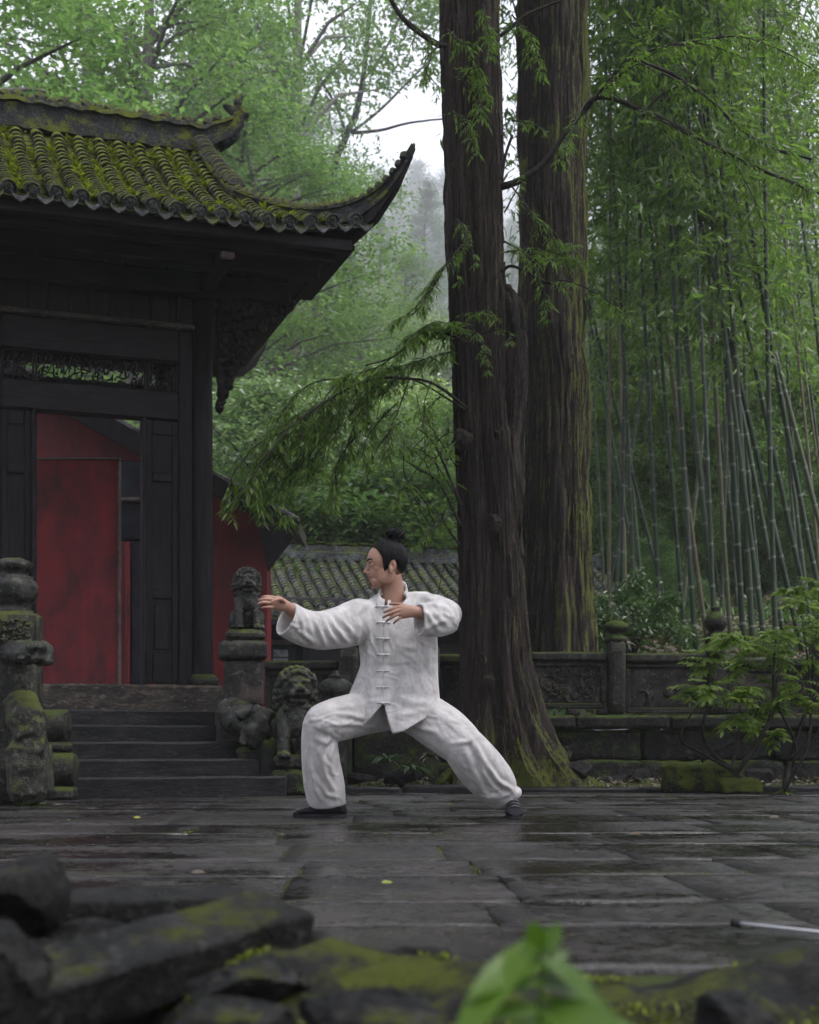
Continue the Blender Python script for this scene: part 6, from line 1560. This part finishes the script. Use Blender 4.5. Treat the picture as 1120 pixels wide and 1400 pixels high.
# skirt: double-walled flare with a split front hem
hemF = [(472, 956), (478, 964), (487, 980), (495, 994), (508, 981), (519, 968), (524.5, 962), (528, 975), (532, 990), (536, 1004), (552, 1000), (570, 990), (588, 979), (602, 967)]
n = 132; outer = []; inner = []
for k, u in enumerate((0, .2, .4, .6, .8, 1.0)):
    ro = []; ri = []
    for q in range(n):
        a = 2*math.pi*q/n; fx = math.cos(a); fy = math.sin(a)      # fy < 0 faces the camera
        hw = lerp(52.8, 65, u**1.2); hd = lerp(35.8, 47, u**1.1); cx_ = lerp(546, 537, u)
        px = cx_ + hw*fx; 
        hem = interp(hemF, px) if fy < .05 else lerp(957, 976, sm(0, 1, fy)) 
        if abs(fx) > .93 and fy < .05: hem = lerp(hem, 964, .3)
        py = lerp(908, hem, u); dy = lerp(.012, .035, u) + hd*fy*K - .035*u*max(0, -fy)
        ro.append(Q(px, py, dy)); ri.append(Q(cx_ + (hw-4.2)*fx, py + (0 if u < 1 else -0.5), lerp(.012, .035, u) + (hd-4.2)*fy*K - .035*u*max(0, -fy)))
    outer.append(ro); inner.append(ri)
j.rings(outer + inner[::-1])
# sleeves
cavity(j, [(514, 840, .03, 20, 22), (498, 846, .0, 29, 27), (480, 853, -.05, 30, 26), (460, 859, -.11, 27.5, 25), (436, 862, -.18, 25.5, 24), (413, 857, -.25, 24, 21), (391, 846, -.31, 23, 19)], 2.6)
limbm(j, [(574, 832, .03, 22, 24), (594, 833, -.03, 20, 23), (607, 838, -.11, 19.5, 22), (611, 842, -.17, 21, 20)], 28)
j.ell(Q(609, 843, -.175), (19*K, 20*K, 24*K))
cavity(j, [(611, 843, -.17, 24, 20), (600, 846, -.215, 24, 19), (586, 847, -.25, 22.5, 18), (573, 847, -.275, 21.5, 17)], 2.6)
j = remesh(j, .0062, 3, .5)
# cloth folds: ridges drawn on the surface (photo-plane lines, height in m, half width px)
def proj(v): return CX + v[:,0]/v[:,1]*F, HY - (v[:,2]-CH)/v[:,1]*F
def seg_dist(px, py, line):
    best = np.full(px.shape, 1e9); tt = np.zeros(px.shape); L = len(line)-1
    for i, ((x0, y0), (x1, y1)) in enumerate(zip(line, line[1:])):
        dx, dy = x1-x0, y1-y0; t = np.clip(((px-x0)*dx + (py-y0)*dy)/(dx*dx+dy*dy+1e-9), 0, 1)
        d = np.hypot(px-(x0+t*dx), py-(y0+t*dy)); m_ = d < best; best = np.where(m_, d, best); tt = np.where(m_, (i+t)/L, tt)
    return best, tt
def folds(mb, lines, yr=None):
    v = np.array(mb.v); nrm = mb.n; px, py = proj(v); add = np.zeros(len(v))
    for line, h, w_ in lines:
        d, t = seg_dist(px, py, line); prof = np.exp(-(d/w_)**2) - .55*np.exp(-((d-w_*1.9)/(w_*1.1))**2)
        front = np.clip(-nrm[:,1]*1.6 + .25, 0, 1); ok = front
        if yr is not None: ok = ok * 1
        add += h*prof*ok*np.sin(np.pi*np.clip(.08+.88*t, 0, 1))**.6
    v = v + nrm*add[:,None]*1.1
    mb.v = [tuple(p) for p in v]; return mb
def wrinkle(mb, amp, sc, str_=(1,1,1), seed=0.0):
    vv = []
    for p, n_ in zip(mb.v, mb.n):
        q = Vector((p[0]*str_[0], p[1]*str_[1], p[2]*str_[2]))*sc + Vector((seed, seed*2, 0)); a = mnoise.noise(q); b = mnoise.noise(q*2.1)
        k = amp*((1-abs(a)*2.2)*.6 + b*.5); vv.append((p[0]+n_[0]*k, p[1]+n_[1]*k, p[2]+n_[2]*k))
    mb.v = vv; return mb
wrinkle(j, .0028, 7, (1,1,.5)); j = folds(j, [
  ([(443, 842), (448, 860), (462, 882)], .008, 3.2), ([(449, 842), (458, 858), (478, 880)], .008, 3), ([(428, 838), (436, 860), (446, 884)], .007, 3.2), ([(412, 836), (413, 852), (418, 872)], .006, 2.5), ([(457, 838), (472, 852), (488, 872)], .006, 3), ([(402, 856), (415, 868), (432, 880)], .006, 3), ([(395, 853), (405, 857), (413, 858)], .004, 2),
  ([(484, 824), (490, 850), (488, 880), (492, 910)], .006, 3.5), ([(500, 828), (505, 860), (502, 910), (506, 950)], .004, 4), ([(576, 870), (586, 895), (590, 930), (600, 950)], .006, 4), ([(560, 900), (575, 925), (590, 945)], .004, 5), ([(540, 880), (555, 886), (575, 884)], .003, 4), ([(598, 880), (596, 910), (598, 945)], .005, 3),
  ([(484, 950), (496, 962), (506, 980)], .004, 4), ([(548, 955), (570, 962), (592, 960)], .005, 5), ([(545, 978), (568, 975), (590, 966)], .004, 4),
  ([(580, 834), (590, 846), (600, 862)], .006, 3), ([(590, 832), (602, 846), (612, 856)], .005, 3), ([(574, 828), (592, 826), (610, 830)], .006, 3), ([(606, 826), (616, 836), (622, 850)], .004, 3), ([(582, 862), (596, 852), (612, 848)], .006, 3), ([(562, 812), (580, 814), (596, 822)], .004, 4), ([(510, 815), (500, 830), (486, 840)], .004, 3)])
rc = random.Random(5)
def creases(regs):
    out = []
    for (x0, y0, x1, y1, ang, spr, n_, L) in regs:
        for _ in range(n_):
            x, y = rc.uniform(x0, x1), rc.uniform(y0, y1); a = R(ang + rc.gauss(0, spr)); l = L*rc.uniform(.5, 1.2); b_ = rc.uniform(-.25, .25)
            out.append(([(x - l*math.cos(a)/2, y - l*math.sin(a)/2), (x + b_*l*math.sin(a)*.4, y - b_*l*math.cos(a)*.4), (x + l*math.cos(a)/2, y + l*math.sin(a)/2)], rc.uniform(.0008, .0022), rc.uniform(1.4, 2.6)))
    return out
j.n = np.array(j.n); j = folds(j, creases([(395, 836, 480, 882, 65, 18, 22, 26), (480, 825, 512, 930, 80, 15, 12, 36), (530, 860, 598, 940, 25, 30, 16, 30), (495, 880, 522, 955, 80, 25, 8, 28), (575, 825, 625, 865, 40, 40, 18, 18), (490, 945, 600, 990, 10, 35, 14, 24), (560, 870, 600, 945, 75, 15, 9, 34)]))
# front placket edge: a small step to the right of the knots
v = np.array(j.v); px, py = proj(v); m_ = (j.n[:,1] < -.35) & (py > 826) & (py < 965) & (v[:,1] > 6.86)
v[:,1] -= np.where(m_ & (px > 524) & (px < 531), .0028, 0); v[:,1] += np.where(m_ & (abs(px-523.2) < .9), .002, 0); j.v = [tuple(p) for p in v]
# neck opening: the cloth is cut away in a narrow V above the first knot
v = np.array(j.v); px, py = proj(v); fc = np.array(j.f); fx_, fy_ = px[fc].mean(1), py[fc].mean(1); fyw = v[fc][:,:,1].mean(1)
def inpoly(x, y, poly):
    ins = np.zeros(x.shape, bool); n_ = len(poly)
    for i in range(n_):
        (x0, y0), (x1, y1) = poly[i], poly[(i+1) % n_]; c = ((y0 > y) != (y1 > y)) & (x < (x1-x0)*(y-y0)/(y1-y0+1e-9) + x0); ins ^= c
    return ins
NC, NA, NB_ = (537, 818, .01), (10, -12.5, .06), (18.5, 2.5, .03)
NECKP = [(NC[0] + .93*(NA[0]*math.cos(t) + NB_[0]*math.sin(t)), NC[1] + .93*(NA[1]*math.cos(t) + NB_[1]*math.sin(t))) for t in [2*math.pi*k/24 for k in range(24)]]
cut = inpoly(fx_, fy_, NECKP) & (fyw < YM + .16)
j.f = [f for f, c in zip(j.f, cut) if not c]
jk = j.build('jacket', M['jacket'], man, True)
# stand-up collar: a tilted band, high at the nape and meeting in front above the first knot
cl = MB(); rows = [[], [], [], []]
for k in range(57):
    ph = R(-172 + 344*k/56); c_, s_ = math.cos(ph), math.sin(ph); t = (1 + c_)/2
    for row, (sc_k, up) in zip(rows, ((1.06, 0), (.93, lerp(8.5, 13.5, t)), (.84, lerp(8.5, 13.5, t)), (.94, -2))):
        row.append(Q(NC[0] + sc_k*(NA[0]*c_ + NB_[0]*s_), NC[1] + sc_k*(NA[1]*c_ + NB_[1]*s_) - up, NC[2] + sc_k*(NA[2]*c_ + NB_[2]*s_)))
cl.rings(rows, False, False); cl.rings([rows[3], rows[0]], False, False)
for q in (0, -1): cl.add([r_[q] for r_ in rows], [(0,1,2,3)])
cl.build('collar', M['jacket'], jk, True)
# frog fasteners along the front
def surf_y(mb, x, y):
    v = np.array(mb.v); px, py = proj(v); d = np.hypot(px-x, py-y) + np.where(mb.n[:,1] < 0, 0, 1e3); i = np.argsort(d)[:6]; return v[i,1].min()
for px, py in ((523, 829), (524, 851), (524, 873), (524, 895), (524, 917.5), (524, 939.5), (524, 961)):
    yy = surf_y(j, px, py) - YM - .004
    m = MB(); 
    for s in (-1, 1):
        m.tube([Q(px+s*.5, py, yy-.003), Q(px+s*5, py-.4, surf_y(j, px+s*5, py)-YM-.003), Q(px+s*9.5, py+.4, surf_y(j, px+s*9.5, py)-YM-.002)], [.0042, .0036, .004], 8)
    m.ell(Q(px, py, yy-.005), (.006,.006,.0055)); m.tube([Q(px, py, yy-.003), Q(px, py+5, surf_y(j, px, py+5)-YM)], [.0035,.002], 6)
    m.build('knot_button', M['knot'], jk, True)
# ---- trousers
t_ = MB()
limbm(t_, [(545, 938, .05, 46, 32), (545, 960, .09, 52, 38), (544, 978, .12, 50, 40), (543, 990, .13, 36, 30)], 32)
limbm(t_, [(530, 972, .10, 27, 32), (506, 974, .04, 29, 32), (480, 979, -.04, 30, 31), (456, 985, -.11, 29, 29), (438, 990, -.16, 25, 26), (430, 996, -.17, 17, 20)], 32)
t_.ell(Q(436, 993, -.15), (22*K, 24*K, 24*K))
limbm(t_, [(436, 985, -.15, 20, 22), (436, 1000, -.14, 23, 24), (437, 1020, -.12, 24.5, 25), (439, 1045, -.085, 26, 27), (443, 1070, -.045, 27.5, 28), (446, 1088, -.015, 26.5, 27), (447.5, 1097, .0, 24, 25), (448, 1103, .005, 16, 17)], 32)
limbm(t_, [(560, 972, .10, 29, 34), (580, 980, .05, 32, 34), (602, 994, -.02, 33, 33), (622, 1010, -.09, 31, 31), (636, 1022, -.13, 27, 28), (644, 1030, -.14, 18, 20)], 32)
t_.ell(Q(632, 1018, -.12), (27*K, 26*K, 26*K))
limbm(t_, [(626, 1010, -.12, 26, 26), (638, 1026, -.12, 30, 28), (654, 1046, -.08, 32, 29), (672, 1067, -.035, 30.5, 28), (684, 1082, .0, 26, 25), (690, 1090, .01, 18, 20), (696, 1097, .02, 11, 14)], 32)
t_.ell(Q(697, 1085, .0), (17*K, 16*K, 11*K), Matrix.Rotation(R(-12), 3, 'Y')); t_.ell(Q(676, 1094, .0), (20*K, 17*K, 11*K), Matrix.Rotation(R(25), 3, 'Y'))
t_.ell(Q(464, 1096, .0), (9*K, 16*K, 9*K))
t_ = remesh(t_, .0062, 3, .5); wrinkle(t_, .0028, 6, (1,1,.4), 3.0)
t_ = folds(t_, [([(500, 962), (470, 966), (440, 974)], .005, 4), ([(505, 984), (475, 976), (450, 976)], .006, 3), ([(510, 994), (480, 990), (455, 990)], .005, 3), ([(422, 1000), (424, 1040), (432, 1080), (446, 1098)], .006, 4), ([(450, 1002), (440, 1030), (446, 1060), (460, 1085)], .007, 3.5), ([(460, 1010), (452, 1035), (458, 1062)], .006, 3), ([(432, 1010), (446, 1016), (458, 1008)], .006, 3.5), ([(430, 1062), (446, 1086), (466, 1092)], .006, 3), ([(420, 1030), (428, 1070), (440, 1094)], .005, 3), ([(444, 1038), (452, 1050), (458, 1068)], .006, 3),
  ([(648, 1014), (664, 1042), (680, 1068), (700, 1080)], .008, 3.5), ([(642, 1008), (654, 1030), (664, 1060), (684, 1088)], .007, 4), ([(638, 1030), (650, 1060), (666, 1090), (690, 1098)], .005, 4), ([(668, 1050), (684, 1070), (704, 1082)], .006, 3), ([(590, 970), (612, 984), (634, 1002)], .005, 5), ([(570, 990), (595, 1002), (615, 1018)], .004, 5), ([(660, 1088), (680, 1090), (704, 1084)], .005, 3), ([(618, 1016), (640, 1014), (652, 1006)], .005, 3), ([(596, 1000), (570, 996), (552, 990)], .005, 3)])
t_ = folds(t_, creases([(416, 975, 500, 1000, 5, 20, 16, 34), (416, 1005, 465, 1095, 75, 22, 26, 30), (570, 975, 640, 1015, 35, 25, 14, 30), (625, 1015, 700, 1090, 52, 20, 28, 32), (655, 1075, 705, 1100, 10, 30, 10, 20)]))
t_.build('trousers', M['trouser'], man, True)
# ---- body (head, neck, hands and the limbs under the cloth) as one surface
b = MB()
limbm(b, [(534, 815, .03, 14, 13), (536, 828, .035, 24, 17), (540, 840, .035, 40, 24), (541, 855, .03, 46, 27), (544, 890, .02, 43, 27), (545, 930, .04, 43, 28), (545, 965, .10, 42, 30), (543, 982, .12, 30, 24)], 24)
limbm(b, [(504, 842, .01, 15, 15), (460, 857, -.11, 15, 15), (432, 858, -.19, 13, 13), (408, 841, -.28, 9.5, 9.5), (392, 829, -.335, 7.2, 6)], 20)
limbm(b, [(580, 836, .02, 15, 15), (606, 840, -.14, 14, 14), (608, 842, -.18, 12, 12)], 20); limbm(b, [(609, 842, -.18, 12, 12), (588, 840, -.25, 10, 10), (566, 836.5, -.295, 7.5, 6)], 20)
limbm(b, [(528, 974, .10, 18, 22), (470, 981, -.06, 20, 22), (436, 994, -.15, 16, 16), (438, 1035, -.10, 16, 17), (446, 1085, -.02, 9, 11), (448, 1104, .0, 9, 12)], 20)
limbm(b, [(562, 974, .10, 20, 24), (610, 1000, -.05, 21, 22), (634, 1022, -.13, 17, 17), (660, 1054, -.06, 17, 17), (690, 1090, .01, 9, 11), (700, 1104, .0, 8, 9)], 20)
# neck
limbm(b, [(535, 826, .03, 20, 17), (536, 812, .025, 16.5, 16), (536, 799, .015, 15, 15), (535, 785, .0, 14, 14)], 22)
# head, facing left and a little towards the camera
HC = Q(529, 773, -.005); HY_ = R(192); HM = Matrix.Translation(HC) @ Matrix.Rotation(HY_, 4, 'Z') @ Matrix.Rotation(R(3), 4, 'Y')
H3 = HM.to_3x3()
def h(x, y, z): return HM @ Vector((x, y, z))
def he(x, y, z, rx, ry, rz, rot=None): b.ell(h(x, y, z), (rx, ry, rz), H3 @ rot if rot else H3, 22, 14)
he(-.012, 0, .035, .094, .075, .090); he(.035, 0, .02, .066, .066, .085); he(.030, 0, -.035, .066, .060, .072); he(.052, 0, -.080, .042, .044, .036); he(.076, 0, -.101, .022, .024, .017)
for s in (-1, 1):
    he(.014, s*.043, -.055, .050, .016, .045, Matrix.Rotation(R(28), 3, 'Y'))         # jaw
    he(.052, s*.040, -.018, .026, .018, .020)                                           # cheekbone
    he(.080, s*.024, .020, .020, .018, .0085)                                           # brow
    he(.083, s*.031, .0005, .0145, .0155, .010)                                         # lids
    he(.096, s*.0125, -.039, .0125, .008, .0085)                                        # nostril wing
    b.ell(h(-.012, s*.072, -.014), (.019, .010, .031), H3 @ Matrix.Rotation(R(-12), 3, 'Y') @ Matrix.Rotation(s*R(-18), 3, 'Z'), 18, 12)  # ear
    b.ell(h(-.006, s*.073, -.042), (.010, .007, .010), H3)
limb_n = [h(.086, 0, .016), h(.094, 0, .002), h(.104, 0, -.018), h(.1145, 0, -.033), (h(.1105, 0, -.040))]
b.tube(limb_n, [.0085, .0085, .0095, .0105, .006], 12)
he(.090, 0, -.056, .016, .022, .012); he(.0955, 0, -.0605, .010, .019, .0048); he(.0945, 0, -.0705, .0105, .017, .0055); he(.086, 0, -.066, .014, .024, .012)
# hands: each finger is its own chain rooted inside the palm
def chain(pts, r0, r1, n=10):
    q = [tuple(Q(*p)) for p in pts]; s = [Vector(p) for p in spline(q, 9)]; b.tube(s, [lerp(r0, r1, i/8)*(1+.05*math.sin(i*1.6)) for i in range(9)], n); b.ell(s[-1], r1, None, 10, 7)
# his left hand, back of the hand to the camera
limbm(b, [(567, 836.5, -.295, 7.2, 5.5), (559, 836, -.302, 8.8, 5), (551, 836, -.31, 9.6, 4.6), (546, 836.5, -.315, 9, 4)], 20)
chain([(553, 831, -.31), (547, 829.5, -.318), (538, 832, -.325), (530, 835, -.318), (525.5, 837.2, -.305)], .0095, .0066)
chain([(552, 834.5, -.312), (546, 834.2, -.323), (537, 837.5, -.332), (528.5, 841.5, -.325), (524, 844, -.31)], .0098, .0068)
chain([(552, 838.5, -.312), (546.5, 839, -.322), (539, 842.5, -.33), (532, 846.5, -.322), (528.5, 849, -.308)], .0092, .0064)
chain([(553, 842, -.31), (549, 843.5, -.316), (544.5, 846.8, -.322), (540.5, 850, -.316), (538.5, 852.3, -.306)], .0080, .0056)
chain([(560, 832, -.295), (552, 828, -.285), (544, 826, -.276), (537, 825.5, -.272), (533.5, 826, -.27)], .0105, .0070)
# his right hand, palm turned to him, fingers reaching left
limbm(b, [(393, 829.5, -.335, 7.2, 5.5), (386, 827, -.348, 9, 5), (379, 825, -.36, 10, 4.8), (374, 824.5, -.366, 9, 4)], 20)
chain([(380, 818.5, -.355), (374, 816.5, -.362), (368, 815.6, -.372), (362, 815.6, -.378), (358.5, 816.6, -.376)], .0095, .0062)
chain([(378, 822, -.362), (371, 820, -.375), (364, 819, -.39), (358, 819.4, -.398), (354.5, 820.5, -.396)], .0098, .0064)
chain([(378, 826, -.362), (371, 825, -.376), (364, 824, -.392), (358, 824.2, -.4), (354, 825.4, -.398)], .0092, .0062)
chain([(380, 830, -.36), (374, 830.5, -.372), (368, 830.4, -.384), (362, 830.2, -.392), (358.5, 831, -.39)], .0080, .0055)
chain([(389, 823, -.36), (384, 819.5, -.385), (379, 819.5, -.405), (374.5, 821.5, -.416), (371.5, 823.5, -.42)], .0105, .0068)
b = remesh(b, .0033, 2, .45)
# press the eye sockets, mouth line, nostril and ear hollow
Hi = HM.inverted(); vv = []
for p in b.v:
    l = Hi @ Vector(p)
    if -.09 < l.z < .06 and l.length < .16:
        dx = 0
        for s in (-1, 1): dx -= .0035*math.exp(-((l.y - s*.030)/.015)**2 - ((l.z - .0085)/.0065)**2) + .0025*math.exp(-((l.y - s*.026)/.018)**2 - ((l.z + .010)/.006)**2)
        if l.x > .05: dx -= .0045*math.exp(-((l.z+.0655)/.0028)**2 - (l.y/.022)**4)
        l.x += dx
        for s in (-1, 1):
            e = math.exp(-((l.x+.012)/.008)**2 - ((l.z+.012)/.014)**2)
            if l.y*s > .06: l.y -= s*.009*e
        p = tuple(HM @ l)
    vv.append(p)
b.v = vv
body = b.build('body', M['skin'], man, True)
# hair: a cap that sinks inside the skull where there is no hair, plus the bun
m = MB(); nu, nv = 90, 60; rows = []
for i in range(nv+1):
    th = math.pi*i/nv; row = []
    for k in range(nu):
        ph = 2*math.pi*k/nu; d = Vector((math.sin(th)*math.cos(ph), math.sin(th)*math.sin(ph), math.cos(th)))
        el = math.degrees(math.asin(max(-1, min(1, d.z)))); az = abs(math.degrees(math.atan2(d.y, d.x)))
        # hairline: elevation limit as a function of azimuth (0 = face, 180 = nape)
        lim = interp([(0, 33), (20, 32), (36, 28), (48, 20), (56, 9), (60, 2), (63, -20), (67, -36), (78, -40), (84, -24), (90, -10), (102, -8), (110, -22), (118, -42), (140, -50), (180, -50)], az)
        cover = sm(-3, 3, el - lim)
        base = Vector((d.x*.096 - .010, d.y*.077, d.z*.094 + .033)); r = lerp(.86, 1.055 + .012*mnoise.noise(Vector((math.atan2(d.y, d.x)*6, el*.02, 0))), cover)
        row.append(h(*(Vector((-.010, 0, .033)) + (base - Vector((-.010,0,.033)))*r)))
    rows.append(row)
m.rings(rows); hair = m.build('hair', M['hair'], man, True)
m = MB(); bc = h(-.052, 0, .150); m.ell(bc, (.041,.039,.036), H3 @ Matrix.Rotation(R(-20), 3, 'Y'), 18, 12); m.ell(h(-.050, 0, .122), (.034,.033,.022), H3)
for k in range(7): a = k*.9; m.tube([bc + H3 @ Vector((.040*math.cos(a+q*.5), .034*math.sin(a+q*.5), -.012+.012*q)) for q in range(4)], [.006,.010,.010,.005], 8)
rough(m, .005, 50).build('hair_bun', M['hair'], hair, True)
from mathutils.bvhtree import BVHTree
bvh = BVHTree.FromPolygons([Vector(p) for p in b.v], b.f)
def on(x, y, z, lift=0.0, cx=.02, cz=None):
    """point on the face surface seen from outside, lifted along the normal"""
    c = h(cx, 0, z if cz is None else cz); d = (h(x, y, z) - c).normalized(); hit = bvh.ray_cast(c + d*.3, -d)
    return hit[0] + hit[1]*lift if hit[0] is not None else h(x, y, z)
def strip(name, lines, mat, par, lift=.0006):
    m = MB()
    for pts, rad in lines: m.tube([on(*p, lift) for p in pts], rad, 8)
    return m.build(name, M[mat], par, True)
strip('eyebrows', [([(.1, s*.010, .0235), (.1, s*.020, .0285), (.09, s*.034, .0305), (.08, s*.046, .026)], [.003, .0048, .0045, .002]) for s in (-1, 1)], 'hair', hair)
strip('sideburns', [([(.02, s*.07, .014), (.021, s*.07, -.006), (.022, s*.07, -.022), (.024, s*.07, -.038)], [.012, .010, .008, .003]) for s in (-1, 1)], 'hair', hair, -.003)
strip('eyes', [([(.1, s*.018, .0050), (.1, s*.025, .0072), (.09, s*.033, .0072), (.085, s*.042, .0045)], [.002, .0042, .0042, .0018]) for s in (-1, 1)], 'eye', body, .0003)
strip('moustache', [([(.1, s*.001, -.0515), (.1, s*.012, -.0535), (.09, s*.022, -.0600), (.088, s*.025, -.066)], [.0018, .0026, .0020, .0012]) for s in (-1, 1)], 'stubble', hair)
m = MB()
for z, r_ in ((-.0595, .0034), (-.0705, .0042)): m.tube([on(.1, y, z - (.003 if abs(y) > .012 else 0)*(-1 if z < -.065 else 1), -.0012) for y in (-.019, -.012, -.005, 0, .005, .012, .019)], [.0012, r_*.75, r_, r_*.9, r_, r_*.75, .0012], 8)
m.build('lips', M['lip'], body, True)
m = MB(); rg = random.Random(3)
for k in range(70):
    y = rg.gauss(0, .010); z = rg.uniform(-.112, -.086); p = on(.1, y, z, 0, .02, -.07); m.tube([p - (p-HC)*.02, p + H3 @ Vector((.003, y*.12, -.006 - rg.uniform(0,.006)))], [.0032, .0008], 5)
m.build('goatee', M['stubble'], hair, True)
# loose hairs at the hairline, the nape and round the bun
m = MB(); rg = random.Random(4)
for k in range(46):
    if k < 18: p = on(.02, .07, rg.uniform(-.03, .02), .001); d = H3 @ Vector((rg.uniform(-.004,.010), .002, -rg.uniform(.008,.018)))
    elif k < 32: p = h(-.085 + rg.uniform(-.01,.01), rg.uniform(-.03,.05), -.03 + rg.uniform(-.02,.02)); d = H3 @ Vector((-rg.uniform(0,.012), rg.uniform(-.004,.004), -rg.uniform(.01,.025)))
    else: p = bc + (H3 @ Vector((rg.gauss(0,1), rg.gauss(0,1), rg.gauss(0,1)))).normalized()*.036; d = (p - bc)*.5 + Vector((rg.uniform(-.01,.01), 0, rg.uniform(-.004,.012)))
    m.tube([p, p + d*.6, p + d + Vector((0,0,-.003))], [.0010, .0008, .0003], 4)
m.build('loose_hairs', M['hair'], hair, True)
# ---- shoes
def shoe(heel, toe, wid, hgt, name='shoe'):
    A, B = Vector(heel), Vector(toe); d = (B-A); L = d.length; d.normalize(); s = Vector((d.y, -d.x, 0)).normalized(); rs = []; rs2 = []
    for u, w_, hh in ((0, .35, .55), (.03, .62, .80), (.12, .80, 1.0), (.3, .84, 1.0), (.45, .86, .92), (.62, 1.0, .66), (.8, .98, .50), (.92, .74, .40), (.985, .42, .28), (1, .2, .2)):
        c = A + d*L*u; ring = []; r2 = []
        for k in range(20):
            a = 2*math.pi*k/20; x = math.cos(a); z = math.sin(a)
            ring.append(c + s*wid*w_*(abs(x)**.75*(1 if x > 0 else -1)) + Vector((0,0, .012 + (hgt*hh-.012)*(.5+.5*z)**.8)))
        rs.append(ring)
        w2 = wid*(w_*.98+.01)
        rs2.append([c - s*w2 - d*(.004 if u == 0 else 0), c + s*w2 - d*(.004 if u == 0 else 0), c + s*w2 + Vector((0,0,.016)), c - s*w2 + Vector((0,0,.016))])
    o = MB().rings(rs).build(name, M['shoe'], man, True); MB().rings(rs2).build('sole', M['sole'], o); return o
g0 = Q(474, 1117.2, 0); g0.z = 0.0; g1 = Q(400.5, 1117.2, -.03); g1.z = 0.0
shoe(g0, g1, .046, .088)
g2 = Q(701, 1112, .03); g2.z = .0; g3 = Q(705.5, 1120, -.20); g3.z = .0
s2 = shoe(g2, g3, .047, .086)
m = MB()
for k in range(3): c = g2.lerp(g3, .42+.12*k) + Vector((0,0,.088-.013*k)); m.tube([c + Vector((-.022,0,-.006)), c + Vector((0,-.004,.003)), c + Vector((.024,0,-.006))], .0035, 6)
m.build('shoe_trim', M['lace'], s2, True)
# ------------------------------------------------------------------ the mist
m, t, bs_, o = nodes('valley_mist'); t.nodes.remove(bs_)
pv = t.nodes.new('ShaderNodeVolumePrincipled'); pv.inputs['Color'].default_value = (0.92, 0.93, 0.98, 1); pv.inputs['Density'].default_value = HAZE_D; pv.inputs['Anisotropy'].default_value = 0.0
t.links.new(pv.outputs[0], o.inputs['Volume'])
hzb = MB().box((-2200, -62, -1.6), (2200, 1950, 780)); tag(hzb.build('haze', m), kind='stuff')
